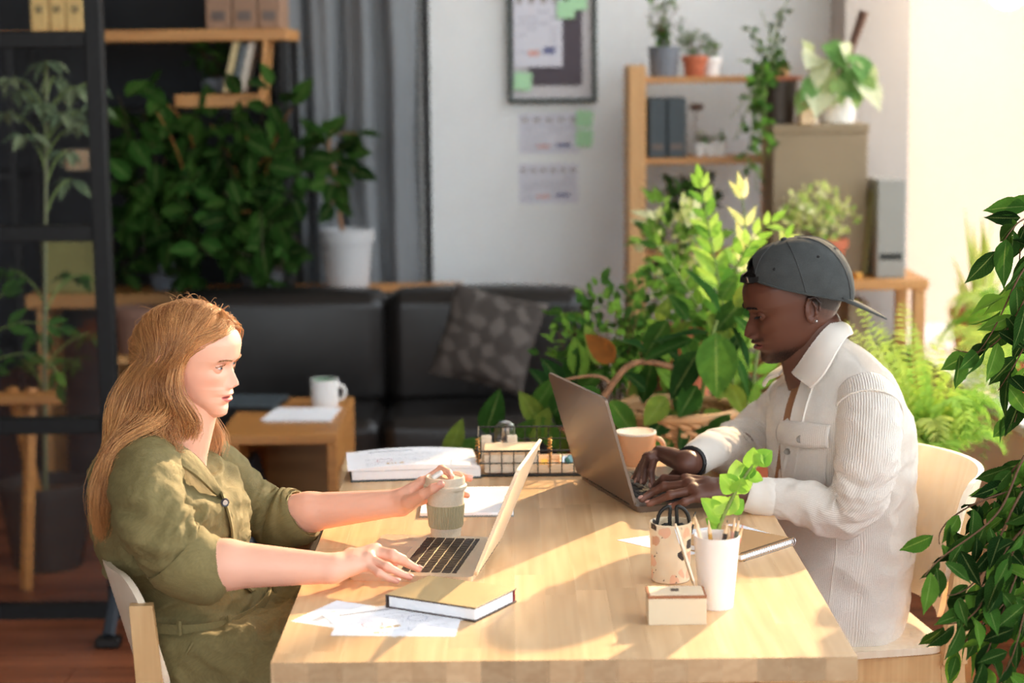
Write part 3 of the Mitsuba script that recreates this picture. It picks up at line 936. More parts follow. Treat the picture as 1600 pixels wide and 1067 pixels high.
# thick stack of printed pages at the far left corner
a, b = Wz(541, 753, TZ), Wz(747, 738, TZ)
ps = thing('page_stack', 'thick bound stack of printed pages at the far left table corner', 'papers')
cx, cy = (a[0] + b[0]) / 2, a[1] + .10
an_ = ang_of(a, b) * .35
w_, d_ = b[0] - a[0] + .0, .185
obj('back_cover', moved(cbox(w_, d_, .003, .001), (cx, cy, TZ + .0016), rz(an_)), 'm_darkfile', ps)
obj('page_block', moved(cbox(w_ - .004, d_ - .004, .02, .0015), (cx, cy, TZ + .0132), rz(an_)), 'm_paper', ps)
nx = 20
xs = np.linspace(-w_ / 2 - .006, w_ / 2 - .004, nx)
V = []
for y in (-d_ / 2, d_ / 2):
    V.append(np.stack([xs, xs * 0 + y, .0245 + .012 * np.abs(np.sin((xs / w_ + .5) * PI)) ** .7 * .8], 1))
V = np.array(V); lo = V.copy(); lo[:, :, 2] = .0235
bm = cat(grid_mesh(V[::-1], False), grid_mesh(np.array([lo[0], V[0]]), False), grid_mesh(np.array([V[1], lo[1]]), False))
mat('m_docstack', doc_fn(31, cx - .02, cy, an_ , .2, .18, (244, 244, 246)), .8, .2)
obj('open_page', moved(bm, (cx, cy, TZ), rz(an_)), 'm_docstack', ps, 50, label='printed top page, gently arched')

# white pad behind the cup
a, b, c = Wz(655, 809, TZ), Wz(803, 806, TZ), Wz(790, 765, TZ)
pd = thing('writing_pad', 'white writing pad lying behind the travel cup', 'notepad')
w_, d_ = b[0] - a[0], c[1] - b[1] - .0
obj('backing', box2([a[0], a[1], TZ], [b[0], a[1] + d_, TZ + .003], .0006), 'm_greyfile', pd)
obj('page_block', box2([a[0] + .001, a[1] + .001, TZ + .003], [b[0] - .001, a[1] + d_ - .001, TZ + .009], .0008), 'm_paper', pd)

# spiral notebook by the man's sleeve, chart paper under it
mat('m_kraftcover', (188, 146, 100), .7)
A_, B_ = Wz(1160, 878, TZ), Wz(1240, 852, TZ)
dirv = (B_ - A_)[:2]; Lw = np.linalg.norm(dirv); an_ = ang_of(A_, B_)
nbk = thing('spiral_notebook', 'kraft covered spiral notebook lying between the white cup and the man\'s sleeve', 'notebook')
R = rz(an_); o = np.array([A_[0], A_[1], TZ])
Lw *= 1.02
pn = lambda m: moved(m, o, R)
DD = .155
obj('page_block', pn(box2([0.002, .004, .002], [Lw - .002, DD, .011], .0006)), 'm_paper', nbk)
obj('cover', pn(cat(box2([0, .002, .0112], [Lw, DD + .001, .0125], .0004), box2([0, .002, 0.0004], [Lw, DD + .001, .0018], .0004))), 'm_kraftcover', nbk)
coil = []
nt = 22
for i in range(nt):
    x = .004 + (Lw - .008) * i / (nt - 1)
    aa = np.linspace(0, 2 * PI, 14)[:-1]
    P = np.stack([x + .0004 * np.cos(aa), .002 + .0075 * np.cos(aa), .0075 + .0078 * np.sin(aa)], 1)
    P = np.vstack([P, P[:1]])
    coil.append(tube(P, .0009, 5, False))
for i, m in enumerate(coil):
    obj('ring', pn(m), 'm_chrome', nbk, 60)
cA, cB = Wz(1008, 838, TZ), Wz(1140, 826, TZ)
mat('m_chartpaper', doc_fn(41, (cA[0] + cB[0]) / 2, (cA[1] + cB[1]) / 2, 8, .28, .12), .8, .2)
q0, q1, q2 = (Wz(u, v, TZ) for u, v in ((964, 844), (1060, 866), (1222, 838)))
pgn = Polygon([q0[:2], q1[:2] + [.01, -.012], q2[:2] + [.0, -.01], Wz(1150, 818, TZ)[:2]])
one('chart_sheet', extrude(pgn, .0005, (0, 0, TZ + .0002)), 'm_chartpaper', 'printed chart sheet partly under the spiral notebook and behind the pencil cups', 'paper')
# ------------------------------------------------------------------ wire basket with its contents
a, b = Wz(748, 746, TZ), Wz(918, 743, TZ)
bx0, bx1, by0 = a[0] - .002, b[0] + .022, (a[1] + b[1]) / 2
by1, bh = by0 + .135, .078
bk = thing('wire_basket', 'black wire basket at the far edge of the table', 'basket')


def wire(P, r=.0013): return tube(np.asarray(P, float), r, 6)


nxw = 11
xs = np.linspace(bx0, bx1, nxw)
fr = lambda z, k=0: [[bx0, by0, z], [bx1, by0, z], [bx1, by1, z], [bx0, by1, z], [bx0, by0, z]]
zb = TZ + .003


def loop(z, r): return cat(*[wire([p, q], r) for p, q in zip(fr(z)[:-1], fr(z)[1:])])


obj('bottom_frame', loop(zb, .0026), 'm_blackmetal', bk)
obj('rim', cat(wire([[bx0, by1, zb + bh], [bx1, by1, zb + bh]], .002), wire([[bx0, by0, zb + bh * .66], [bx1, by0, zb + bh * .66]], .002), *[wire([[x, by0, zb + bh * .66], [x, by0 + .03, zb + bh], [x, by1, zb + bh]], .002) for x in (bx0, bx1)]), 'm_blackmetal', bk)
obj('horizontal_wire', wire([[bx0, by0, zb + bh * .33], [bx1, by0, zb + bh * .33]]), 'm_blackmetal', bk)
for z in (.33, .66):
    obj('horizontal_wire', wire([[bx0, by1, zb + bh * z], [bx1, by1, zb + bh * z]]), 'm_blackmetal', bk)
for x in xs:
    obj('upright_wire', wire([[x, by0, zb], [x, by0, zb + bh * .66]]), 'm_blackmetal', bk)
    obj('upright_wire', wire([[x, by1, zb], [x, by1, zb + bh]]), 'm_blackmetal', bk)
    obj('floor_wire', wire([[x, by0, zb], [x, by1, zb]]), 'm_blackmetal', bk)
for x in (bx0, bx1):
    for k in (.33, .66):
        obj('side_wire', wire([[x, by0 + (by1 - by0) * k, zb], [x, by0 + (by1 - by0) * k, zb + bh]]), 'm_blackmetal', bk)
coilp = []
t_ = np.linspace(0, 1, 90)
for x in (bx0, xs[6]):
    P = np.stack([x + .004 * np.cos(t_ * 2 * PI * 10), by0 + .012 + .004 * np.sin(t_ * 2 * PI * 10), zb + .012 + bh * .85 * t_], 1)
    obj('spring_coil', tube(P, .0013, 5), 'm_brass', bk, 60, label='brass spring coil at a corner')
# contents
mat('m_palebox', (236, 206, 168), .6)
mat('m_creambox', (228, 214, 192), .7)
p, q = W(757, 738, by0 + .02), W(842, 690, by0 + .02)
bxk = thing('organizer_box', 'pale wooden box with a lid in the left half of the wire basket', 'box')
w0, w1 = p[0], q[0]
z0 = zb + .002
obj('body', box2([w0, by0 + .012, z0], [w1, by0 + .095, z0 + .040], .002), 'm_creambox', bxk)
obj('lid', box2([w0 - .001, by0 + .011, z0 + .040], [w1 + .001, by0 + .096, z0 + .050], .002), 'm_palebox', bxk)
for u, n in ((760, 'left'), (800, 'right')):
    c = W(u, 690, by0 + .115)
    one('card_pack', box2([c[0] - .011, by0 + .102, z0], [c[0] + .011, by0 + .118, z0 + .062], .002), 'm_creambox', f'{n} one of two cream card packs behind the pale wooden box', 'card pack', 'card packs in the wire basket')
p, q = W(826, 740, by0 + .03), W(908, 718, by0 + .03)
tr = thing('organizer_tray', 'shallow wooden tray in the right half of the wire basket', 'tray')
tx0, tx1 = p[0], q[0] + .022
obj('bottom', box2([tx0, by0 + .010, z0], [tx1, by0 + .12, z0 + .006], .001), 'm_palebox', tr)
for y in (by0 + .010, by0 + .116):
    obj('side', box2([tx0, y, z0 + .006], [tx1, y + .004, z0 + .018], .001), 'm_palebox', tr)
for x in (tx0, (tx0 + tx1) / 2, tx1 - .004):
    obj('side', box2([x, by0 + .014, z0 + .006], [x + .004, by0 + .116, z0 + .018], .001), 'm_palebox', tr)
mat('m_yellow', (238, 200, 90), .5); mat('m_teal', (60, 130, 140), .3); mat('m_pinkclip', (232, 176, 150), .4)
rnd = random.Random(8)
for i in range(9):
    m, nme = (('m_yellow', 'yellow'), ('m_pinkclip', 'pink'), ('m_chrome', 'silver'), ('m_teal', 'teal'))[(i % 2) if i < 5 else 2 + i % 2]
    xx = (tx0 + .008 + .04 * rnd.random()) if i < 5 else ((tx0 + tx1) / 2 + .010 + .034 * rnd.random())
    c = (xx, by0 + .03 + .008 * i, z0 + .0145)
    shp = Polygon([(-.010, -.006), (.010, -.006), (.006, .008), (-.006, .008)])
    one('binder_clip', moved(extrude(shp, .009, (0, 0, -.0045)), c, eul(70 + rnd.uniform(-25, 25), rnd.uniform(-20, 20), rnd.uniform(-60, 60))), m, f'{nme} binder clip in the shallow wooden tray of the wire basket', 'clip', f'{nme} clips in the wooden tray')
# small glass dome with a chrome clip standing up in the basket
c = W(790, 700, by0 + .14)
scene['m_clearglass'] = {'type': 'dielectric', 'int_ior': 1.45}
gl = thing('glass_jar', 'small round glass jar with chrome tongs inside at the back of the wire basket', 'jar')
prof = [(.0001, 0), (.022, 0), (.0235, .003), (.0235, .070), (.019, .083), (.010, .089), (.0001, .090)]
prin = [(.0001, .087), (.009, .086), (.017, .081), (.0218, .069), (.0218, .004), (.0001, .003)]
gly = by0 + .165
obj('glass', cat(moved(lathe(prof, 32), (c[0], gly, TZ)), moved(lathe(prin, 32), (c[0], gly, TZ))), 'm_clearglass', gl, 40)
for s in (-1, 1):
    obj('tong_arm', tube([[c[0] + s * .003, gly, TZ + .006], [c[0] + s * .009, gly, TZ + .035], [c[0] + s * .004, gly, TZ + .076]], [.003, .004, .003], 8), 'm_chrome', gl, 60)

# ------------------------------------------------------------------ terrazzo cup, white cup, pencils, scissors, pen, box
def terrazzo(p, n, uv):
    x, y = uv.x, uv.y
    c = mix(S((230, 212, 184)), S((222, 200, 170)), noise(x * 60, y * 60))
    d1, d2, r = voronoi(x * 38 + noise(x * 90, y * 90) * .35, y * 38 + noise(x * 90, y * 90, 9.0) * .35)
    inn = (d2 - d1) > .22
    sz = d1 < .42
    c = dr.select(inn & sz & (r < .28), mi.Color3f(S((224, 178, 148))), c)
    c = dr.select(inn & sz & (r > .28) & (r < .36), mi.Color3f(S((206, 158, 128))), c)
    c = dr.select(inn & sz & (r > .74), mi.Color3f(S((46, 34, 32))), c)
    e1, e2, q = voronoi(x * 120, y * 120)
    return dr.select((e1 < .16) & (q > .93), mi.Color3f(S((120, 96, 84))), c)


mat('m_terrazzo', proc(terrazzo), .5)
mat('m_cupwhite', (236, 226, 216), .45)
q = Wz(1050, 913, TZ)
TC = np.array([q[0], q[1] + .03, TZ])
tz_ = thing('pencil_cup', 'terrazzo patterned pencil cup holding black scissors', 'pencil cup')
r0, r1, hc = .0315, .0355, .100


def uvtube(r0, r1, h, wall, n=64):
    a = np.linspace(0, 2 * PI, n + 1)
    prof = [(r0 * .5, 0), (r0, 0.0005)] + [(r0 + (r1 - r0) * k, h * k) for k in np.linspace(.02, .99, 8)] + [(r1 - .0008, h), (r1 - wall, h), (r1 - wall - .0006, h - .002), (r0 - wall, wall), (.0005, wall)]
    V = np.array([np.stack([np.cos(a) * r, np.sin(a) * r, a * 0 + z], 1) for r, z in prof])
    UV = np.array([np.stack([a * r1, a * 0 + z + (0 if i < 11 else .3)], 1) for i, (r, z) in enumerate(prof)])
    return grid_mesh(V, False), UV.reshape(-1, 2)


m, uv_ = uvtube(r0, r1, hc, .003)
obj('body', moved(m, TC, rz(160)), 'm_terrazzo', tz_, True, uv=uv_)
# scissors: blades down, two black loops up
sc = thing('scissors', 'black handled scissors standing in the terrazzo cup', 'scissors')
q = W(1052, 800, TC[1])
for s, u in ((-1, 1028), (1, 1077)):
    o_ = W(u, 835, TC[1]); i_ = W(1052 + s * 7, 845, TC[1])
    zt_ = W(1052, 790, TC[1])[2]
    cx_ = q[0]
    P = [[cx_ + s * .003, TC[1], TZ + .06], [cx_ + s * .006, TC[1], TZ + .10], [cx_ + s * .0055, TC[1], zt_ - .012], [cx_ + s * .0065, TC[1], zt_ - .001], [cx_ + s * .017, TC[1], zt_ - .006], [cx_ + s * .0265, TC[1], zt_ - .026], [cx_ + s * .028, TC[1], zt_ - .048], [cx_ + s * .022, TC[1], TZ + .086], [cx_ + s * .006, TC[1], TZ + .066]]
    obj('handle', tube(spline(P, 40), .0031, 8), 'm_black', sc, 60)
    obj('blade', moved(extrude(Polygon([(-.004, .075), (.004, .075), (.003, .03), (0, .006), (-.002, .006)]), .0012), (cx_ + s * .002, TC[1] + s * .001, TZ), eul(90, 0, 0)), 'm_chrome', sc)
obj('pivot', moved(lathe([(.0001, -.003), (.003, -.003), (.003, .003), (.0001, .003)], 14), (cx_, TC[1], TZ + .064), eul(90, 0, 0)), 'm_chrome', sc)

q = Wz(1122, 955, TZ)
WC = np.array([q[0], q[1] + .026, TZ])
one('pencil_cup', moved(pot_mesh(.0265, .0368, .117, .0018, n=64), WC), 'm_cupwhite', 'tall white pencil cup full of pencils beside the terrazzo cup', 'pencil cup', smooth=40)


def pencil(tip, foot, wood_m, lead_m, label, r=.0037, body=None):
    t = thing('pencil', label, 'pencil', None)
    tip, foot = np.asarray(tip, float), np.asarray(foot, float)
    d = (tip - foot) / np.linalg.norm(tip - foot)
    obj('body', tube([foot, tip - d * .022], r, 6), wood_m, t)
    obj('sharpened_cone', tube([tip - d * .022, tip - d * .005], [r, .0011], 10), 'm_pencilwood', t, 60, label='bare wood cone')
    obj('lead', tube([tip - d * .005, tip], [.0011, .0003], 8), lead_m, t, 60)


mat('m_pencilwood', (226, 190, 146), .6)
mat('m_pcream', (234, 206, 172), .5); mat('m_pgold', (196, 150, 70), .5); mat('m_pdark', (44, 38, 36), .5); mat('m_pgreen', (92, 92, 78), .5); mat('m_pred', (206, 110, 92), .5); mat('m_ppink', (226, 176, 160), .5); mat('m_lead', (40, 40, 42), .4)
PEN = [((1084, 802), (1110, 900), 'm_pcream', 'm_lead', 'cream pencil leaning left in the white cup', -.010), ((1107, 812), (1116, 900), 'm_pgold', 'm_pcream', 'gold pencil with white tip in the white cup', .012),
       ((1137, 812), (1122, 900), 'm_pdark', 'm_lead', 'black pencil standing in front in the white cup', -.014), ((1139, 822), (1134, 900), 'm_pgold', 'm_pcream', 'short gold pencil beside the black pencil in the white cup', .004),
       ((1148, 809), (1138, 900), 'm_ppink', 'm_pcream', 'pale pink pencil behind the green one in the white cup', .018), ((1155, 808), (1140, 900), 'm_pgreen', 'm_lead', 'grey green pencil with dark tip in the white cup', -.006),
       ((1161, 819), (1138, 900), 'm_pred', 'm_pred', 'short red pencil leaning right in the white cup', .008)]
for tp, ft_, wm, lm, lb_, dy in PEN:
    pencil(W(*tp, WC[1] + dy), W(*ft_, WC[1] + dy * .5), wm, lm, lb_)
pencil(W(1087, 799, TC[1] + .016), W(1060, 900, TC[1] + .010), 'm_pdark', 'm_lead', 'dark pencil leaning right in the terrazzo cup')
# silver pen leaning on the terrazzo cup
mat('m_penmetal', (206, 190, 170), .25, metallic=.7)
mat('m_woodbox', (214, 196, 166), .6)
mat('m_woodboxlid', (226, 206, 176), .55)
mat('m_darkwood', (150, 92, 58), .6)
p0, p1 = W(1055, 818, TC[1] - .042), Wz(1086, 918, TZ + .004)
pn_ = thing('pen', 'silver pen leaning against the terrazzo cup', 'pen')
dd = (p1 - p0) / np.linalg.norm(p1 - p0)
p1 = np.array([p1[0], p1[1] - .0, TZ + .004])
obj('barrel', tube([p0 + dd * .006, p0 + dd * .012, p1 - dd * .012], [.0030, .0034, .0034], 14), 'm_penmetal', pn_, 40)
obj('tip', tube([p1 - dd * .012, p1], [.0034, .0006], 12), 'm_chrome', pn_, 50)
obj('button', tube([p0, p0 + dd * .006], [.0018, .0020], 10), 'm_pcream', pn_, 40)
obj('clip', tube([p0 + dd * .008 + [-.0035, -.002, 0], p0 + dd * .034 + [-.0035, -.002, 0]], .0009, 6), 'm_chrome', pn_)
# wooden box with slotted lid
p, q = Wz(1013, 977, TZ), Wz(1104, 977, TZ)
hb = .045
dpt = .058
wb = thing('wooden_box', 'small cream box with a thin slotted wooden lid, nearest on the table', 'box')
obj('body', box2([p[0], p[1], TZ], [q[0], p[1] + dpt, TZ + hb - .003], .0008), 'm_woodbox', wb)
lid_ = box2([p[0] - .001, p[1] - .001, TZ + hb - .003], [q[0] + .001, p[1] + dpt + .001, TZ + hb + .001], .0006)
obj('lid', lid_, 'm_darkwood', wb, label='thin wooden lid')
obj('lid_inlay', box2([p[0] + .003, p[1] + .003, TZ + hb + .0008], [q[0] - .003, p[1] + dpt - .003, TZ + hb + .0018], .0003), 'm_woodboxlid', wb)
cxm = (p[0] + q[0]) / 2 - .001
obj('slot', box2([cxm - .007, p[1] + dpt * .42, TZ + hb + .0012], [cxm + .006, p[1] + dpt * .68, TZ + hb + .0022], .0003), 'm_coverdark', wb, label='dark slot')

# ------------------------------------------------------------------ chairs
def chair(label, o, ang, wm, bm, dz=0.0):
    """o: the seat's middle on the floor; local +x is where the sitter faces."""
    t = thing('dining_chair', label, 'chair')
    R = rz(ang); P_ = lambda m: moved(m, (o[0], o[1], 0), R)
    seat = extrude(Polygon([(-.20, -.19), (.2, -.21), (.2, .21), (-.2, .19)]).buffer(-.05).buffer(.05, 8), .014)
    seat = seat.subdivide_to_size(.05)
    seat.vertices[:, 2] += .45 - .010 * np.clip(1 - (seat.vertices[:, 0] / .2) ** 2, 0, 1) * np.clip(1 - (seat.vertices[:, 1] / .2) ** 2, 0, 1) + .0
    obj('seat', P_(seat), bm, t, 30)
    # curved plywood backrest: outline in (y, z), bent about z
    out = Polygon([(-.18, .62), (.18, .62), (.20, .66), (.20, .80), (.18, .835), (-.18, .835), (-.20, .80), (-.20, .66)]).buffer(-.04).buffer(.04, 8)
    if label.startswith('pale'):
        out = Polygon([(-.13, .54), (.13, .54), (.235, .72), (.235, .835), (-.235, .835), (-.235, .72)]).buffer(-.035).buffer(.035, 8)
    bk_ = trimesh.creation.extrude_polygon(out, .012, engine='earcut').subdivide_to_size(.03)
    bk_.vertices[:, 1] += dz
    y, z, d = bk_.vertices[:, 0].copy(), bk_.vertices[:, 1].copy(), bk_.vertices[:, 2].copy()
    bend = 1.8 * y ** 2
    v = np.stack([-.200 - (z - dz - .46) * .27 + bend - d, y, z], 1)
    bk_.vertices = v; bk_.fix_normals()
    obj('backrest', P_(bk_), bm, t, 30)
    for s in (-1, 1):
        r_ = hull(np.vstack([cbox(.034, .024, .004, .001, (-.235, s * .185, .002)).vertices, cbox(.05, .024, .004, .001, (-.205, s * .175, .43)).vertices]))
        r2 = hull(np.vstack([cbox(.05, .024, .004, .001, (-.205, s * .19, .43)).vertices, cbox(.038, .022, .004, .001, (-.276 + 1.8 * .17 ** 2, s * (.206 if dz > -.05 or not label.startswith('pale') else .182), .755 + dz * .4)).vertices]))
        obj('rear_leg', P_(cat(r_, r2)), wm, t, 20)
        obj('front_leg', P_(hull(np.vstack([cbox(.028, .024, .004, .001, (.19, s * .19, .002)).vertices, cbox(.046, .024, .004, .001, (.16, s * .175, .445)).vertices]))), wm, t)
        obj('side_rail', P_(box2([-.19, s * .175 - .011, .385], [.16, s * .175 + .011, .447], .002)), wm, t)
    obj('front_rail', P_(box2([.145, -.165, .385], [.167, .165, .447], .002)), wm, t)
    obj('rear_rail', P_(box2([-.21, -.165, .385], [-.188, .165, .447], .002)), wm, t)
    return t


WCH = (-.402, 3.27); MCH = (.63, 3.80)
chair('wooden chair with plywood back that the woman sits on', WCH, 4, 'm_chairwood', 'm_paleply', -.06)
chair('pale plywood chair that the man in the cap sits on', MCH, 180 + 8, 'm_chairwood', 'm_paleply', -.04)
# ------------------------------------------------------------------ plants
def leaf_unit(kind='ovate', n=9, droop=.12, fold=.18, wave=0.0, seed=0):
    """A leaf of length 1 along x and width 1 across y, its short stalk at the base, drooping to -z."""
    t = np.linspace(0, 1, n)
    if kind == 'ovate': w = np.sin(PI * t ** .80) ** .85
    elif kind == 'heart': w = np.interp(t, [0, .06, .16, .32, .55, .8, .93, 1], [0, .45, .88, 1, .80, .40, .16, 0])
    elif kind == 'lance': w = np.sin(PI * t ** .7) ** 1.1
    elif kind == 'drip': w = np.interp(t, [0, .08, .25, .45, .65, .82, .92, 1], [0, .4, .88, 1, .80, .38, .12, 0])
    else: w = np.sin(PI * np.clip(t * .96 + .02, 0, 1)) ** .55
    w = np.maximum(w, .012) * .5
    c = np.array([-1, -.55, 0, .55, 1])
    rng = np.random.default_rng(seed)
    z0 = -droop * t ** 1.6
    Y = w[:, None] * c[None]
    Z = z0[:, None] + fold * np.abs(Y) + wave * np.sin(t[:, None] * 9 + c[None] * 2 + seed) * np.abs(c)[None] * w[:, None]
    V = np.stack([np.repeat(t[:, None], 5, 1), Y, Z], -1)
    return grid_mesh(V, False), np.stack([np.repeat(t[:, None], 5, 1), np.repeat(c[None], n, 0)], -1).reshape(-1, 2)


LEAF = {}


def leaf_ply(kind, v):
    k = (kind, v)
    if k not in LEAF:
        pr_ = {'ovate': (.14, .16), 'heart': (.22, .22), 'lance': (.22, .25), 'drip': (.26, .22), 'round': (.10, .2)}[kind]
        LEAF[k] = mikit.ply(leaf_unit(kind, 10, pr_[0] * (.4 + .6 * v), pr_[1] * (1.3 - .4 * v), .05, v)[0], None, True, uv=leaf_unit(kind, 10)[1])
    return LEAF[k]


def leaf_to(base, tip, w, nrm, kz=1.0):
    base, tip = np.asarray(base, float), np.asarray(tip, float)
    x = tip - base; L = np.linalg.norm(x); x = x / L
    n = np.asarray(nrm, float); n = n - x * (n @ x)
    if np.linalg.norm(n) < 1e-3: n = np.array([0, -1, .3]) - x * (np.array([0, -1, .3]) @ x)
    n /= np.linalg.norm(n)
    return T4(base, np.stack([x, np.cross(n, x), n], 1), (L, w, L * kz))


def add_leaf(plant, base, tip, w, nrm, m, kind='ovate', v=0, label=None):
    return obj('leaf', leaf_ply(kind, v), m, plant, label=label, to=leaf_to(base, tip, w, nrm))


def greens(name, cols, trans=.5, rough=.32, eta=1.45):
    return [leafmat(f'{name}_{i}', veined(c), trans, rough, eta) for i, c in enumerate(cols)]


def veined(c):
    c0 = S(c); c1 = (np.array(c0) * .6 + np.array(S((190, 206, 130))) * .4).tolist()

    def fn(p, n, uv):
        rib = 1 - smoothstep(.03, .10, dr.abs(uv.y))
        sv = dr.abs(dr.sin((uv.x * 1.6 - dr.abs(uv.y) * .35) * 24))
        side = (1 - smoothstep(.0, .22, sv)) * .28
        mott = .86 + .28 * noise(p.x * 70, p.y * 70, p.z * 70)
        return mix(c0, c1, dr.clip(rib * .42 + side * .5, 0, 1)) * mott
    return proc(fn)


G_DARK = greens('m_leafdark', [(34, 62, 24), (50, 82, 32), (24, 48, 20)], .30, .2, 1.75)
G_RUB = greens('m_leafrubber', [(44, 80, 32), (72, 112, 44), (34, 64, 30), (110, 132, 54)], .38, .14, 1.9)
G_MID = greens('m_leafmid', [(82, 122, 44), (110, 148, 56), (58, 98, 38)], .5, .25)
G_BRIGHT = greens('m_leafbright', [(134, 182, 70), (166, 204, 92), (108, 160, 60)], .7, .3)
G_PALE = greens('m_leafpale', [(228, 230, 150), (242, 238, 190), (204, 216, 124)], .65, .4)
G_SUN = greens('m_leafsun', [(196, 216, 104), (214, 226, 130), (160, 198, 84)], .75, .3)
G_VAR = greens('m_leafvariegated', [(206, 214, 160), (150, 180, 110), (112, 156, 90), (222, 224, 186)], .5, .35)
G_OLIVE = greens('m_leafolive', [(110, 128, 96), (132, 146, 112), (96, 116, 88)], .5, .4)
leafmat('m_leafbrown', (112, 70, 34), .3, .35)
mat('m_bark', proc(lambda p, n, uv: mix(S((120, 84, 58)), S((176, 132, 98)), fbm(p.x * 60, p.y * 60, p.z * 25, 2))), .8)
mat('m_barkdark', (92, 64, 40), .8)
mat('m_stem', (112, 132, 66), .6)
mat('m_stemorange', (158, 100, 48), .6)


def pot(plant, c, r0, r1, h, m, rim=.004, rimh=.03, label=None):
    obj('pot', moved(pot_mesh(r0, r1, h, .005, rim, min(rimh, h * .3)), c), m, plant, 40, label=label)
    obj('soil', moved(disc(r1 - .0055, h * .86, 24, .008), c), 'm_soil', plant, True)


def stem(plant, P, r, m='m_stem', n=14):
    P = spline(P, n) if len(P) > 2 else np.asarray(P, float)
    return obj('stem', tube(P, np.linspace(r, r * .55, len(P)), 7), m, plant, 60)


def rnorm(rng, up=.7, cam=.6, j=.5):
    return np.array([rng.normal(0, j), -cam + rng.normal(0, j), up + rng.normal(0, j)])


# ---- rubber fig in a wicker basket behind the table
RY = 4.62
rf = thing('rubber_plant', 'large rubber plant with broad glossy leaves behind the laptops and the mug', 'plant')
mat('m_wicker', (196, 150, 104), .7)
wcx = W(1058, 690, RY + .1)[0]
wk = thing('wicker_basket', 'round woven wicker basket on a low stand holding the rubber plant', 'basket')
wz0, wz1, wr = .42, .735, .15
for i in range(14):
    z = wz0 + (wz1 - wz0) * (i + .5) / 14
    a = np.linspace(0, 2 * PI, 61)
    for s in (0, 1):
        rr = wr * (.90 + .12 * (z - wz0) / (wz1 - wz0)) + .005 * np.sin(a * 15 + s * PI)
        obj('weave_strand', tube(np.stack([wcx + rr * np.cos(a), RY + .13 + rr * np.sin(a), z + .006 * np.cos(a * 15 + s * PI)], 1), .0085, 5, False), 'm_wicker', wk, 60)
for k in range(30):
    a = k * 2 * PI / 30
    obj('stake', tube([[wcx + wr * .9 * math.cos(a), RY + .13 + wr * .9 * math.sin(a), wz0], [wcx + wr * 1.02 * math.cos(a), RY + .13 + wr * 1.02 * math.sin(a), wz1]], .004, 5), 'm_wicker', wk, 60)
a = np.linspace(0, 2 * PI, 61)
obj('rim', tube(np.stack([wcx + wr * 1.03 * np.cos(a), RY + .13 + wr * 1.03 * np.sin(a), a * 0 + wz1 + .004], 1), .013, 8, False), 'm_wicker', wk, 60)
obj('base', moved(lathe([(.0001, 0), (wr * .9, 0), (wr * .9, .012), (.0001, .012)], 32), (wcx, RY + .13, wz0 - .006)), 'm_wicker', wk)
stl = thing('plant_stand', 'low wooden stand under the wicker basket', 'stand')
obj('top', moved(lathe([(.0001, 0), (.17, 0), (.172, .004), (.17, .022), (.0001, .022)], 40), (wcx, RY + .13, wz0 - .03)), 'm_postwood', stl, 40)
for k in range(4):
    a = k * PI / 2 + .6
    obj('leg', tube([[wcx + .13 * math.cos(a), RY + .13 + .13 * math.sin(a), wz0 - .028], [wcx + .17 * math.cos(a), RY + .13 + .17 * math.sin(a), 0]], .014, 8), 'm_postwood', stl, 40)
obj('soil', moved(disc(wr * .95, 0, 24, .01), (wcx, RY + .13, wz1 - .03)), 'm_soil', rf, True)
base = np.array([wcx - .03, RY + .12, wz1 - .04])
fork = W(955, 603, RY)
stem(rf, [W(905, 672, RY), W(925, 645, RY), fork, W(985, 570, RY), W(1018, 566, RY), W(1062, 578, RY), W(1108, 575, RY)], .0105, 'm_bark', 30)
stem(rf, [base, W(960, 700, RY + .06), W(905, 690, RY + .02), W(905, 672, RY)], .0115, 'm_bark', 20)
stem(rf, [fork, W(945, 592, RY), W(905, 589, RY), W(860, 594, RY + .02)], .005, 'm_bark', 20)
stem(rf, [base + [.05, 0, 0], W(1090, 640, RY + .05), W(1106, 560, RY), W(1120, 500, RY)], .008, 'm_stem', 20)
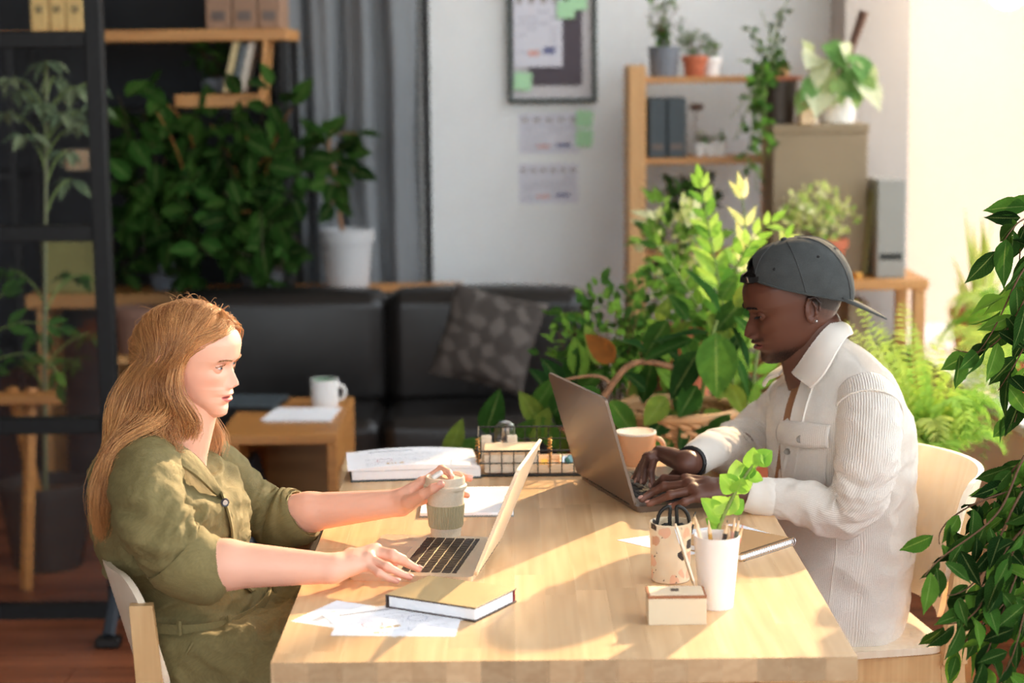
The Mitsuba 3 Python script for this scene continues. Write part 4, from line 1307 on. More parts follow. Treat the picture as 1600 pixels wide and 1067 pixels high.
RL = [((1126, 490), (1081, 414), 40, 0, (.5, -.4, .8), .03), ((1118, 520), (1121, 622), 68, 1, (.05, -1, .2), -.05), ((1092, 548), (1047, 620), 44, 2, (-.3, -1, .1), -.02),
      ((1089, 602), (1061, 652), 42, 0, (.1, -1, .1), -.02), ((1110, 520), (1018, 517), 22, 2, (.4, -.2, 1), 0), ((1082, 531), (1006, 549), 30, 0, (.5, -.35, 1), 0),
      ((1012, 550), (972, 530), 26, 2, (.5, -.4, 1), .02), ((1141, 508), (1174, 578), 28, 2, (.9, -.35, .5), 0), ((1145, 551), (1182, 614), 34, 0, (.9, -.4, .5), .02),
      ((1147, 494), (1181, 524), 38, 0, (.6, -.35, 1), .02), ((759, 678), (781, 609), 42, 0, (.1, -1, .3), 0), ((698, 714), (722, 662), 32, 3, (.2, -1, .2), 0),
      ((706, 713), (747, 684), 26, 1, (0, -1, .5), 0), ((864, 648), (892, 609), 38, 0, (-.1, -1, .4), 0), ((895, 652), (926, 612), 36, 2, (0, -1, .3), 0),
      ((936, 630), (911, 604), 30, 0, (0, -1, .6), 0), ((953, 626), (995, 683), 38, 1, (.2, -1, .2), 0), ((1041, 619), (1007, 665), 38, 3, (-.1, -1, .1), -.03),
      ((1047, 644), (1017, 682), 36, 2, (-.1, -1, .1), -.02), ((1051, 677), (1022, 705), 34, 1, (0, -1, .4), -.02), ((1069, 654), (1063, 708), 24, 2, (.5, -1, 0), -.02),
      ((1084, 697), (1112, 666), 30, 0, (0, -1, .3), -.02), ((1111, 680), (1139, 650), 32, 0, (.1, -1, .3), -.02), ((1100, 640), (1143, 672), 30, 3, (.1, -1, .4), .04),
      ((843, 660), (812, 612), 34, 3, (0, -1, .3), .06), ((836, 640), (866, 590), 32, 1, (0, -1, .3), .08), ((880, 600), (846, 560), 30, 2, (0, -1, .4), .08),
      ((830, 690), (858, 640), 34, 3, (0, -1, .2), .05), ((870, 700), (850, 655), 32, 1, (0, -1, .2), .06), ((800, 690), (835, 655), 26, 1, (0, -1, .3), .06),
      ((925, 690), (948, 640), 34, 0, (0, -1, .2), .08), ((965, 700), (985, 650), 32, 1, (0, -1, .2), .08), ((1010, 610), (980, 580), 28, 2, (0, -.8, .8), .06),
      ((1060, 560), (1030, 530), 30, 2, (0, -.8, .8), .06), ((1075, 500), (1050, 460), 28, 0, (0, -.8, .8), .08), ((1125, 470), (1150, 430), 28, 1, (0, -1, .5), .10),
      ((1140, 600), (1165, 650), 30, 3, (0, -1, .3), .06), ((1085, 560), (1060, 520), 30, 1, (0, -1, .4), .10), ((1150, 480), (1170, 440), 26, 3, (0, -1, .4), .12)]
for b_, t_, w_, c_, n_, dy in RL:
    B_, T_ = W(*b_, RY + dy + .01), W(*t_, RY + dy - .03)
    add_leaf(rf, B_, T_, w_ * RY / FPX, n_, G_RUB[c_], 'ovate', (b_[0] + c_) % 3)
add_leaf(rf, W(960, 566, RY), W(917, 523, RY - .02), 38 * RY / FPX, (.1, -1, .2), 'm_leafbrown', 'ovate', 1, 'withered brown leaf')

rng = np.random.default_rng(78)
for i in range(52):
    u, v = rng.uniform(835, 1178), rng.uniform(455, 700)
    if v < 560 and u < 1010: continue
    a_ = rng.uniform(-.6, .9)
    dd = rng.uniform(.10, .38)
    l = rng.uniform(44, 78)
    B_ = W(u, v, RY + dd); T_ = W(u + l * math.sin(a_) * rng.choice([-1, 1]), v + l * math.cos(a_) * rng.choice([-1, 1], p=[.6, .4]), RY + dd + rng.uniform(-.05, .03))
    add_leaf(rf, B_, T_, np.linalg.norm(T_ - B_) * .5, rnorm(rng, .5, .9, .35), (G_RUB + [G_MID[1], G_DARK[1]])[rng.integers(6)], 'ovate', int(rng.integers(3)))

# ---- small leaved bushes
rng = np.random.default_rng(77)


def bush(name, label, cx, cy, cz, rx, ry, rz_, n, L, wfac, mats, potspec, kind='ovate', stems=9, seed=1, up=.5, group=None, stem_m='m_barkdark', cat_='plant', weights=None):
    """Leaves over a rounded crown on thin stems out of a pot; potspec: (centre, r0, r1, h, material) or None."""
    rng = np.random.default_rng(seed)
    t = thing(name, label, cat_, group)
    c = np.array([cx, cy, cz])
    if potspec:
        pc_, r0, r1, h, pm = potspec[:5]
        pot(t, pc_, r0, r1, h, pm)
        root = np.array(pc_) + [0, 0, h * .85]
    else:
        root = c - [0, 0, rz_]
    ends = []
    for i in range(stems):
        d = rng.normal(size=3); d[2] = abs(d[2]) * .8 + .1; d /= np.linalg.norm(d)
        e = c + d * [rx, ry, rz_] * rng.uniform(.65, .95)
        mid = root * .5 + e * .5 + rng.normal(0, .12, 3) * [rx, ry, rz_] * .6
        stem(t, [root + rng.normal(0, .01, 3) * [1, 1, 0], mid, e], max(.0022, rx * .018), stem_m, 10)
        ends.append((mid, e))
    for i in range(n):
        if rng.random() < .55:
            m_, e = ends[rng.integers(len(ends))]
            p = m_ + (e - m_) * rng.uniform(.1, 1.08) + rng.normal(0, .16, 3) * [rx, ry, rz_]
        else:
            d = rng.normal(size=3); d /= np.linalg.norm(d)
            p = c + d * [rx, ry, rz_] * rng.uniform(.55, 1.0)
        o = (p - c) / np.array([rx, ry, rz_]); o = o / (np.linalg.norm(o) + .1) * .7 + rng.normal(0, .5, 3) + [0, -.1, .15]
        o /= np.linalg.norm(o)
        l = L * rng.uniform(.7, 1.25)
        add_leaf(t, p, p + o * l, l * wfac * rng.uniform(.85, 1.1), rnorm(rng, up, .5, .45), mats[rng.integers(len(mats))], kind, int(rng.integers(3)))
    return t


q = W(945, 540, 4.95)
bush('leafy_bush', 'bushy small leaved green plant in front of the sofa\'s right end', q[0], 5.0, q[2] + .02, .155, .13, .15, 299, .036, .56, [G_MID[0], G_MID[1], G_BRIGHT[0], G_DARK[1], G_MID[2], G_MID[2]], ((q[0] + .02, 5.02, .38), .10, .14, .26, 'm_terracotta'), seed=5, stems=16)
qb = W(1025, 505, 5.2)
bush('leafy_bush', 'taller small leaved green plant between the sofa and the zz plant', qb[0], 5.25, qb[2], .12, .10, .15, 260, .034, .56, [G_MID[0], G_MID[1], G_BRIGHT[0], G_DARK[1], G_MID[2]], ((qb[0], 5.42, .38), .08, .11, .24, 'm_terracotta'), seed=15, stems=14)
q2 = thing('plant_stand', 'wooden stool under the taller small leaved plant', 'stand')
obj('top', box2([qb[0] - .12, 5.28, .35], [qb[0] + .12, 5.55, .38]), 'm_postwood', q2)
for s in np.ndindex(2, 2):
    obj('leg', box2([qb[0] - .11 + .19 * s[0], 5.29 + .22 * s[1], 0], [qb[0] - .08 + .19 * s[0], 5.32 + .22 * s[1], .35]), 'm_postwood', q2)
q2 = thing('plant_stand', 'wooden stool under the small leaved plant in front of the sofa', 'stand')
obj('top', box2([q[0] - .14, 4.86, .35], [q[0] + .18, 5.18, .38]), 'm_postwood', q2)
for s in np.ndindex(2, 2):
    obj('leg', box2([q[0] - .13 + .28 * s[0], 4.87 + .28 * s[1], 0], [q[0] - .10 + .28 * s[0], 4.90 + .28 * s[1], .35]), 'm_postwood', q2)
q = W(1052, 395, 5.5)
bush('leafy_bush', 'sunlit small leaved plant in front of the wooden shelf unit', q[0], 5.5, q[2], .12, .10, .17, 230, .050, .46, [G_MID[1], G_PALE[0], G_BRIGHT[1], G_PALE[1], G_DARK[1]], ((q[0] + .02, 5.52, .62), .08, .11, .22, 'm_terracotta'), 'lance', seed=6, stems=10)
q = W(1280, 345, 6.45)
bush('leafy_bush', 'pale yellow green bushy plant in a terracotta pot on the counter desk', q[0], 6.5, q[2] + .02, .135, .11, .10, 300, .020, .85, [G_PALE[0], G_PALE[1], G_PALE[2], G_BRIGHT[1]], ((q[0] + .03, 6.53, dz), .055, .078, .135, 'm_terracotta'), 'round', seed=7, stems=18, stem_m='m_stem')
# stool under the plant in front of the shelf unit
q = W(1052, 395, 5.5)
q2 = thing('plant_stand', 'tall narrow wooden stand under the sunlit plant by the shelf unit', 'stand')
obj('top', box2([q[0] - .12, 5.38, .59], [q[0] + .16, 5.66, .62]), 'm_postwood', q2)
for s in np.ndindex(2, 2):
    obj('leg', box2([q[0] - .11 + .24 * s[0], 5.39 + .24 * s[1], 0], [q[0] - .08 + .24 * s[0], 5.42 + .24 * s[1], .59]), 'm_postwood', q2)

# ---- zz plant behind the man
def frond(plant, P, n, L, w, m, kind='ovate', r=.006, sm='m_stem', seed=0, spread=62, npos=(0, -1, .4)):
    """A stalk with pairs of leaves."""
    rng = np.random.default_rng(seed)
    Q = spline(P, 40)
    obj('stem', tube(Q, np.linspace(r, r * .3, 40), 7), sm, plant, 60)
    t, a, b = frames_along(Q)
    for i in range(n):
        k = .22 + .76 * i / (n - 1)
        j = int(k * 39)
        side = np.cross(t[j], npos); side /= np.linalg.norm(side) + 1e-9
        for s in (-1, 1):
            an = math.radians(spread * (1 - .45 * k) + rng.normal(0, 7))
            d = t[j] * math.cos(an) + s * side * math.sin(an) + rng.normal(0, .10, 3)
            l = L * (.75 + .5 * math.sin(PI * k)) * rng.uniform(.9, 1.1)
            add_leaf(plant, Q[j] + s * side * r * .5, Q[j] + d * l, l * w, np.asarray(npos) + rng.normal(0, .25, 3), m[rng.integers(len(m))], kind, int(rng.integers(3)))
    tip = Q[-1]
    add_leaf(plant, tip, tip + t[-1] * L * .8, L * w * .8, npos, m[0], kind, 0)


ZY = 4.98
zz_ = thing('zz_plant', 'tall zz plant with bright paired leaves left of the man\'s cap', 'plant')
zc_ = np.array([W(1150, 700, ZY)[0], ZY, .40])
pot(zz_, zc_, .08, .11, .2, 'm_terracotta')
zr = zc_ + [0, 0, .17]
frond(zz_, [zr, W(1128, 470, ZY), W(1112, 380, ZY), W(1094, 283, ZY)], 18, .060, .42, G_BRIGHT, seed=1)
frond(zz_, [zr, W(1140, 480, ZY + .04), W(1150, 420, ZY), W(1206, 346, ZY - .05)], 17, .060, .42, G_BRIGHT, seed=2)
frond(zz_, [zr, W(1110, 520, ZY + .04), W(1060, 430, ZY), W(1022, 378, ZY)], 14, .056, .40, G_MID, seed=3)
frond(zz_, [zr, W(1160, 480, ZY + .06), W(1165, 400, ZY + .08), W(1158, 300, ZY + .08)], 9, .072, .34, [G_PALE[0], G_PALE[1], G_MID[1]], 'lance', seed=4, spread=35)
frond(zz_, [zr, W(1190, 500, ZY + .06), W(1205, 430, ZY + .08), W(1228, 372, ZY + .08)], 9, .056, .42, [G_BRIGHT[0], G_PALE[2]], seed=6)
zs2 = thing('plant_stand', 'wooden stool under the tall zz plant', 'stand')
obj('top', box2([zc_[0] - .14, ZY - .14, .37], [zc_[0] + .14, ZY + .14, .40]), 'm_postwood', zs2)
for s in np.ndindex(2, 2):
    obj('leg', box2([zc_[0] - .13 + .23 * s[0], ZY - .13 + .23 * s[1], 0], [zc_[0] - .10 + .23 * s[0], ZY - .10 + .23 * s[1], .37]), 'm_postwood', zs2)

# ---- pothos trailing from a brown pot on the storage box
VY = 6.55
po = thing('trailing_plant', 'trailing ivy like plant spilling from a dark brown pot on the storage box', 'plant')
mat('m_potbrown', (56, 44, 36), .5); mat('m_potrim', (168, 96, 70), .6)
q = W(1222, 190, VY + .1)
pcn = np.array([q[0] - .01, VY + .14, BOXTOP])
obj('pot', moved(pot_mesh(.055, .066, .15, .005), pcn), 'm_potbrown', po, 40, label='dark brown pot')
obj('pot_rim', moved(lathe([(.064, .148), (.082, .150), (.084, .158), (.080, .163), (.06, .160)], 40), pcn), 'm_potrim', po, 40, label='rust coloured rim')
obj('soil', moved(disc(.06, .145, 20, .006), pcn), 'm_soil', po, True)
rng = np.random.default_rng(9)
rt = pcn + [0, 0, .16]


def vine(plant, P, n, L, wf, mats, rng, r=.0025, sm='m_stem', kind='ovate'):
    Q = spline(P, 40)
    obj('stem', tube(Q, np.linspace(r, r * .5, 40), 5), sm, plant, 60)
    for i in range(n):
        j = int(rng.uniform(3, 39))
        d = rng.normal(0, 1, 3); d[2] -= .35; d[1] -= .2; d /= np.linalg.norm(d)
        l = L * rng.uniform(.7, 1.25)
        b_ = Q[j] + d * l * .25
        add_leaf(plant, b_, b_ + d * l, l * wf, rnorm(rng, .5, .8, .4), mats[rng.integers(len(mats))], kind, int(rng.integers(3)))


for u0, u1, v1, dd in ((1180, 1150, 215, 0), (1188, 1165, 262, .02), (1185, 1180, 300, .04), (1192, 1190, 285, 0), (1176, 1142, 185, .03), (1196, 1200, 250, -.02), (1182, 1172, 240, .05), (1190, 1186, 225, .02)):
    vine(po, [rt, W(u0 + 8, 112, VY + .05), W(u0, 140, VY - .02), W((u0 + u1) / 2, (140 + v1) / 2, VY - .03 + dd), W(u1, v1, VY + dd)], 17, .034, .62, [G_MID[2], G_MID[0], G_DARK[1], G_BRIGHT[2]], rng)
for u1, v1 in ((1150, 95), (1165, 40), (1188, 15), (1210, 60), (1228, 8), (1238, -15), (1180, 75), (1200, 88)):
    vine(po, [rt, (rt + W(u1, v1, VY)) / 2 + [rng.normal(0, .02), 0, .02], W(u1, v1, VY)], 9, .030, .6, [G_DARK[0], G_DARK[1], G_OLIVE[0], G_MID[2]], rng)
# variegated plant in a white pot beside it, stake
va = thing('variegated_plant', 'cream and green variegated plant in a white pot on the storage box', 'plant')
q = W(1312, 193, VY + .1)
vcn = np.array([q[0], VY + .16, BOXTOP])
pot(va, vcn, .058, .072, .105, 'm_whitegloss')
rv = vcn + [0, 0, .09]
VL = [((1262, 100), (1258, 62)), ((1262, 140), (1250, 172)), ((1275, 120), (1262, 150)), ((1285, 130), (1276, 178)), ((1298, 105), (1284, 150)), ((1305, 120), (1318, 158)), ((1318, 110), (1340, 155)), ((1335, 120), (1382, 156)), ((1330, 92), (1366, 102)), ((1320, 80), (1302, 108)), ((1340, 85), (1352, 118)), ((1290, 92), (1270, 118)), ((1312, 130), (1300, 165)), ((1330, 130), (1345, 165)), ((1300, 78), (1325, 96)), ((1280, 90), (1262, 100)), ((1345, 100), (1372, 128)), ((1350, 115), (1360, 150)), ((1308, 92), (1290, 72)), ((1322, 100), (1330, 70))]
for i, (b_, t_) in enumerate(VL):
    B_, T_ = W(*b_, VY + .10 - .03 * (i % 3)), W(*t_, VY + .02 - .03 * (i % 4))
    stem(va, [rv, (rv + B_) / 2 + [0, 0, .03], B_], .003, 'm_stem', 10)
    add_leaf(va, B_, T_, np.linalg.norm(T_ - B_) * .52 + .012, rnorm(rng, .5, .9, .3), G_VAR[i % 4], 'drip', i % 3)
obj('moss_pole', tube([rv + [.0, .02, 0], W(1332, 70, VY + .16), W(1350, 18, VY + .16)], [.015, .014, .017], 10), 'm_brown', va, 60, label='brown moss pole')
q = W(1258, 190, VY + .08)
one('cork_block', box2([q[0] - .024, VY + .03, BOXTOP], [q[0] + .035, VY + .10, BOXTOP + .075], .004), 'm_palebox', 'tan cork block between the two pots on the storage box', 'block')
q = W(1271, 190, VY + .03)
vial = thing('glass_vial', 'tiny clear glass vial in front of the white pot on the storage box', 'vial')
obj('glass', moved(lathe([(.0001, 0), (.008, 0), (.009, .002), (.009, .022), (.004, .028), (.004, .034), (.003, .034), (.003, .028), (.0078, .021), (.0078, .003), (.0001, .002)], 20), (q[0] + .008, VY + .075 - .06, BOXTOP)), 'm_clearglass', vial, 40)

# ---- plants on the shelf unit
mat('m_potgrey', (112, 118, 128), .6)
q = W(1038, 116, 6.95)
a = thing('potted_ficus', 'small leafy tree in a dark grey pot on top of the shelf unit', 'plant')
pcx = np.array([q[0], 6.97, SZ[0]])
pot(a, pcx, .047, .057, .108, 'm_potgrey', .0)
rng = np.random.default_rng(31)
for u1, v1 in ((1008, 22), (1020, -5), (1034, 0), (1048, -8), (1062, 10), (1072, 32), (1040, 25), (1028, 30), (1055, 40)):
    vine(a, [pcx + [0, 0, .09], W(1034, 60, 6.95), W((1034 + u1) / 2, (45 + v1) / 2, 6.95), W(u1, v1, 6.95)], 8, .034, .5, [G_MID[2], G_DARK[1], G_MID[0], G_OLIVE[1]], rng, .0025, 'm_barkdark')
q = W(1086, 116, 6.95)
bush('herb_pot', 'low grey green herb in a small terracotta pot on top of the shelf unit', q[0] + .01, 6.97, SZ[0] + .115, .068, .06, .045, 130, .018, .6, G_OLIVE, ((q[0], 6.97, SZ[0]), .034, .043, .075, 'm_terracotta'), 'round', seed=33, stems=10)
q = W(1112, 116, 7.02)
bush('herb_pot', 'little plant in a white pot behind the terracotta pot on the shelf unit', q[0] + .005, 7.05, SZ[0] + .10, .03, .03, .03, 24, .02, .5, G_MID, ((q[0], 7.05, SZ[0]), .028, .036, .07, 'm_white'), seed=34, stems=5)
for i, (u, h) in enumerate(((1093, .05), (1110, .045), (1126, .05))):
    q = W(u, 244, 6.95)
    bush('succulent', ('little succulent in a white pot next to the dark binders', 'middle white pot with a sprout on the shelf below the ivy', 'rightmost white pot with a sprout on the shelf below the ivy')[i], q[0], 6.96, SZ[1] + h + .018, .018, .018, .016, 14, .018, .5, G_MID, ((q[0], 6.96, SZ[1]), .016, .02, h, 'm_white'), seed=40 + i, stems=3)
q = W(1085, 335, 6.9)
bush('shade_plant', 'dark leafy plant on a lower board of the shelf unit', q[0], 6.93, SZ[2] + .20, .11, .08, .09, 60, .055, .5, G_DARK, ((q[0], 6.98, SZ[2]), .05, .065, .10, 'm_potgrey'), seed=45, stems=7)

# ---- left: dense dark plants on the bench and shelf
LY = 6.55
rng = np.random.default_rng(51)
lb = thing('climbing_plant', 'dense dark green climbing plant between the black shelving and the potted ficus', 'plant')
lpx = np.array([W(390, 450, 6.62)[0], 6.95, lz])
pot(lb, lpx, .07, .10, .16, 'm_potgrey', .004)
lr = lpx + [0, 0, .15]
ENDS = [[(190, 190), (200, 130), (235, 160), (265, 200), (300, 175), (240, 250), (210, 290), (190, 350), (250, 350), (270, 290), (310, 270), (300, 340), (185, 240), (225, 400), (200, 430), (330, 400), (280, 420), (180, 300), (185, 150), (222, 172), (255, 150), (205, 205), (290, 165)],
        [(330, 195), (365, 170), (400, 150), (430, 140), (455, 170), (470, 230), (460, 300), (470, 380), (440, 420), (410, 400), (390, 330), (350, 300), (345, 230), (420, 240), (385, 210), (430, 330), (360, 390), (455, 440), (330, 300), (400, 290)]]


def climb(t, root, ends, rng):
    for u, v in ends:
        e = W(u, v, LY + rng.uniform(-.14, .22))
        mid = root * .35 + e * .65 + rng.normal(0, .05, 3) + [0, 0, .05]
        vine(t, [root, mid, e], 12 if len(ends) > 20 else 14, .098, .58, [G_DARK[0], G_DARK[1], G_DARK[2], G_DARK[0], G_RUB[0]], rng, .0042, 'm_stemdark' if rng.random() < .7 else 'm_stemorange', 'ovate' if rng.random() < .6 else 'drip')


mat('m_stemdark', (58, 48, 30), .7)
climb(lb, lr, ENDS[1], rng)
lb2 = thing('climbing_plant', 'dark leafy climbing plant beside the black post of the glass partition', 'plant')
lp2 = np.array([W(235, 450, 6.62)[0], 6.98, lz])
pot(lb2, lp2, .06, .085, .14, 'm_potgrey', .004)
climb(lb2, lp2 + [0, 0, .13], ENDS[0], rng)
# ficus in the tall white pot
fi = thing('potted_ficus', 'slim ficus in a tall white pot on the bench in front of the grey curtain', 'plant')
a_, b_ = W(511, 453, 6.98), W(577, 453, 6.98)
fcx = np.array([(a_[0] + b_[0]) / 2, 6.98, lz])
pr0 = (b_[0] - a_[0]) / 2; h_ = W(540, 358, 6.98)[2] - lz
mat('m_potwhite', (188, 188, 190), .6)
obj('pot', moved(pot_mesh(pr0, pr0 * 1.22, h_, .006, .006, h_ * .22), fcx), 'm_potwhite', fi, 40, label='tall white pot with a wide rim')
obj('soil', moved(disc(pr0 * 1.17, h_ * .9, 24, .006), fcx), 'm_soil', fi, True)
tp = W(527, 285, 6.95)
stem(fi, [fcx + [-.01, 0, h_ * .9], W(530, 320, 6.96), tp, W(515, 240, 6.95), W(520, 205, 6.95)], .009, 'm_bark', 20)
for (u0, v0), (u1, v1) in [((520, 205), (508, 190)), ((525, 210), (590, 208)), ((520, 225), (572, 238)), ((515, 235), (478, 190)), ((518, 250), (500, 205)), ((520, 255), (560, 262)), ((516, 265), (480, 245)), ((522, 270), (545, 285)), ((518, 280), (492, 290)), ((524, 290), (540, 312)), ((520, 290), (505, 320)), ((526, 300), (545, 332)), ((512, 225), (470, 225)), ((515, 245), (465, 262)), ((525, 235), (552, 222)), ((515, 210), (535, 186)), ((510, 230), (490, 215)), ((530, 262), (578, 272)), ((524, 280), (512, 306)), ((540, 212), (562, 222)), ((500, 205), (482, 212)), ((512, 262), (497, 275)), ((520, 240), (537, 248)), ((522, 312), (508, 338))]:
    B_, T_ = W(u0, v0, 6.95), W(u1, v1, 6.90 + rng.uniform(-.08, .08))
    k = 1 - min(1, .075 / np.linalg.norm(T_ - B_))
    B2 = B_ + (T_ - B_) * max(k, 0)
    if k > .05: stem(fi, [B_, (B_ + B2) / 2 + [0, 0, .004], B2], .0028, 'm_bark', 8)
    add_leaf(fi, B2 - (T_ - B2) * .25, T_ + (T_ - B2) * .30, .064, rnorm(rng, .5, .8, .4), G_DARK[rng.integers(3)], 'ovate', int(rng.integers(3)))
# fern by the book stand
q = W(330, 140, 6.84)
bush('shade_plant', 'small dark plant on the black shelf left of the leaning books', q[0], 6.9, z2 + .17, .085, .07, .06, 80, .045, .35, [G_DARK[2], G_DARK[0], (G_MID[2])], ((q[0], 6.95, z2), .04, .05, .10, 'm_potgrey'), 'lance', seed=61, stems=10)

# ---- behind the glass
GY = 6.1
rng = np.random.default_rng(71)
mat('m_potdark', (44, 40, 36), .6)
up_ = thing('umbrella_plant', 'pale green umbrella tree standing behind the glass partition', 'plant')
ucx = np.array([W(68, 700, GY)[0], GY, 0])
pot(up_, ucx, .11, .15, .28, 'm_potdark')
trunk = [ucx + [0, 0, .24], W(70, 500, GY), W(72, 250, GY), W(73, 95, GY)]
mat('m_stemgrey', (112, 116, 84), .7)
stem(up_, trunk, .009, 'm_stemgrey', 24)
for (u, v, n) in ((73, 95, 6), (30, 140, 8), (115, 135, 8), (60, 160, 8), (140, 130, 7), (10, 175, 7), (95, 175, 8), (130, 190, 7), (40, 210, 7), (105, 235, 7), (20, 120, 6), (150, 165, 6), (85, 120, 6), (110, 280, 6), (15, 420, 6), (120, 430, 7), (60, 520, 7), (110, 560, 7), (30, 560, 6), (140, 520, 6)):
    c_ = W(u, v, GY + rng.uniform(-.1, .2))
    j = W(71, min(v + 60, 640), GY)
    stem(up_, [j, (j + c_) / 2 + [0, 0, .03], c_], .004, 'm_stem', 10)
    for k in range(n):
        a = k * 2 * PI / n + rng.normal(0, .2)
        d = np.array([math.cos(a), math.sin(a) * .8, -.45 + rng.normal(0, .2)]); d /= np.linalg.norm(d)
        l = rng.uniform(.06, .095)
        add_leaf(up_, c_ + d * .012, c_ + d * l, l * .40, np.array([0, -.3, 1]) + rng.normal(0, .2, 3), (G_OLIVE if v < 300 else [G_DARK[1], G_MID[2], G_DARK[0]])[rng.integers(3)], 'lance', int(rng.integers(3)))
zb_ = thing('zz_plant', 'dark zz plant reaching in from the left behind the glass', 'plant')
ZB = 5.75
zbc = np.array([XL + .22, ZB + .05, .55])
pot(zb_, zbc, .10, .13, .22, 'm_potgrey')
zr2 = zbc + [0, 0, .2]
frond(zb_, [zr2, W(-60, 570, ZB), W(0, 515, ZB), W(92, 512, ZB)], 9, .085, .46, [G_RUB[0], G_MID[2], G_DARK[1]], seed=11, npos=(0, -1, .5))
frond(zb_, [zr2, W(-60, 600, ZB), W(0, 560, ZB), W(60, 555, ZB), W(92, 600, ZB)], 9, .080, .46, [G_RUB[0], G_MID[0], G_DARK[1]], seed=12, npos=(0, -1, .5))
frond(zb_, [zr2, W(-60, 520, ZB), W(-10, 470, ZB), W(16, 452, ZB)], 6, .08, .46, [G_RUB[0], G_MID[2]], seed=13, npos=(0, -1, .5))
zs3 = thing('plant_stand', 'wooden stool behind the glass under the dark zz plant', 'stand')
obj('top', box2([zbc[0] - .16, zbc[1] - .15, .52], [zbc[0] + .18, zbc[1] + .15, .55]), 'm_postwood', zs3)
for s in np.ndindex(2, 2):
    obj('leg', box2([zbc[0] - .15 + .28 * s[0], zbc[1] - .14 + .25 * s[1], 0], [zbc[0] - .12 + .28 * s[0], zbc[1] - .11 + .25 * s[1], .52]), 'm_postwood', zs3)
# easel leg and crate behind the glass
es = thing('easel', 'slim wooden easel standing behind the glass partition', 'easel')
e0, e1 = Wz(38, 925, 0.0), W(40, 690, 5.85)
for (u0, u1, dy) in ((38, 36, 0), (52, 38, .25)):
    b0 = Wz(u0, 925, 0); t0_ = W(u1, 682, b0[1] + dy)
    obj('leg', tube([[b0[0], 5.8 + dy, 0], [t0_[0], 5.9, .62]], .02, 4), 'm_orangewood', es)
obj('ledge', box2([e1[0] - .09, 5.82, .58], [e1[0] + .12, 5.90, .61], .003), 'm_orangewood', es)
mat('m_yellowgreen', (150, 144, 84), .7)
a_, b_ = W(60, 430, 6.8), W(156, 376, 6.8)
one('paper_bag', box2([a_[0], 6.86, lz], [b_[0], 7.04, b_[2]], .006), 'm_yellowgreen', 'yellow green paper bag on the end of the wooden bench behind the glass', 'bag')
a_ = W(120, 340, 6.85)
one('plant_pot', moved(pot_mesh(.05, .06, .07, .005, .003, .02), (a_[0], 6.92, z3 if a_[0] < -1.76 else z3)), 'm_palebox', 'empty pale pot on the upper shelf behind the glass', 'pot')
mat('m_potdusky', (132, 96, 80), .7)
q = W(200, 500, 6.4)
q[0] = -1.30
one('plant_pot', moved(pot_mesh(.07, .095, .16, .006, .004, .03), (q[0], 6.62, z4)), 'm_potdusky', 'dusky clay pot on a stool behind the woman\'s head', 'pot')
q2 = thing('plant_stand', 'wooden stool beside the left end of the sofa under the dusky clay pot', 'stand')
obj('top', box2([q[0] - .10, 6.52, z4 - .025], [q[0] + .10, 6.72, z4]), 'm_postwood', q2)
for s in np.ndindex(2, 2):
    obj('leg', box2([q[0] - .09 + .15 * s[0], 6.53 + .15 * s[1], 0], [q[0] - .06 + .15 * s[0], 6.56 + .15 * s[1], z4 - .025]), 'm_postwood', q2)

# ---- ferns on and around the sunny ledge at the right
mat('m_potpink', (196, 132, 112), .7)


def pinnate(P, n, L, w, droop=.3, seed=0, nr=(0, -.4, 1)):
    """A fern frond as one mesh: a midrib and two rows of leaflets."""
    rng = np.random.default_rng(seed)
    Q = spline(P, n + 2)
    t, _, _ = frames_along(Q)
    ms = [tube(Q, np.linspace(.0022, .0006, len(Q)), 5)]
    lu = leaf_unit('lance', 4, .15, .2)[0]
    for j in range(1, n + 1):
        k = j / (n + 1)
        side = np.cross(t[j], nr); side /= np.linalg.norm(side) + 1e-9
        l = L * (math.sin(PI * (.12 + .83 * k)) ** .8)
        for s in (-1, 1):
            d = s * side + t[j] * .45 + rng.normal(0, .10, 3) + [0, 0, -droop * .3]
            d /= np.linalg.norm(d)
            m = lu.copy(); m.apply_transform(leaf_to(Q[j], Q[j] + d * l, l * w, np.asarray(nr) + rng.normal(0, .2, 3)))
            ms.append(m)
    return cat(*ms)


def fern(label, c, pr, ph, pm, n, R, H, mats, seed, L=.045, hang=.5, aim=None, cat_='fern'):
    rng = np.random.default_rng(seed)
    t = thing('fern', label, cat_)
    pot(t, c, pr * .8, pr, ph, pm)
    r = np.array(c) + [0, 0, ph * .9]
    for i in range(n):
        a = rng.uniform(0, 2 * PI); rr = R * rng.uniform(.5, 1.1); hh = H * rng.uniform(.5, 1.1)
        if aim is not None and i < len(aim):
            e = np.asarray(aim[i]); mid = (r + e) / 2 + [0, 0, abs(hang) * .25 * np.linalg.norm(e - r)]
            P = [r, mid, e]
        else:
            d = np.array([math.cos(a), math.sin(a), 0])
            P = [r, r + d * rr * .35 + [0, 0, hh * .8], r + d * rr * .75 + [0, 0, hh], r + d * rr * 1.1 + [0, 0, hh * (1 - hang)]]
        obj('frond', pinnate(P, 32, L * rng.uniform(.8, 1.2), .34, .3, seed * 100 + i), mats[rng.integers(len(mats))], t, True)
    return t


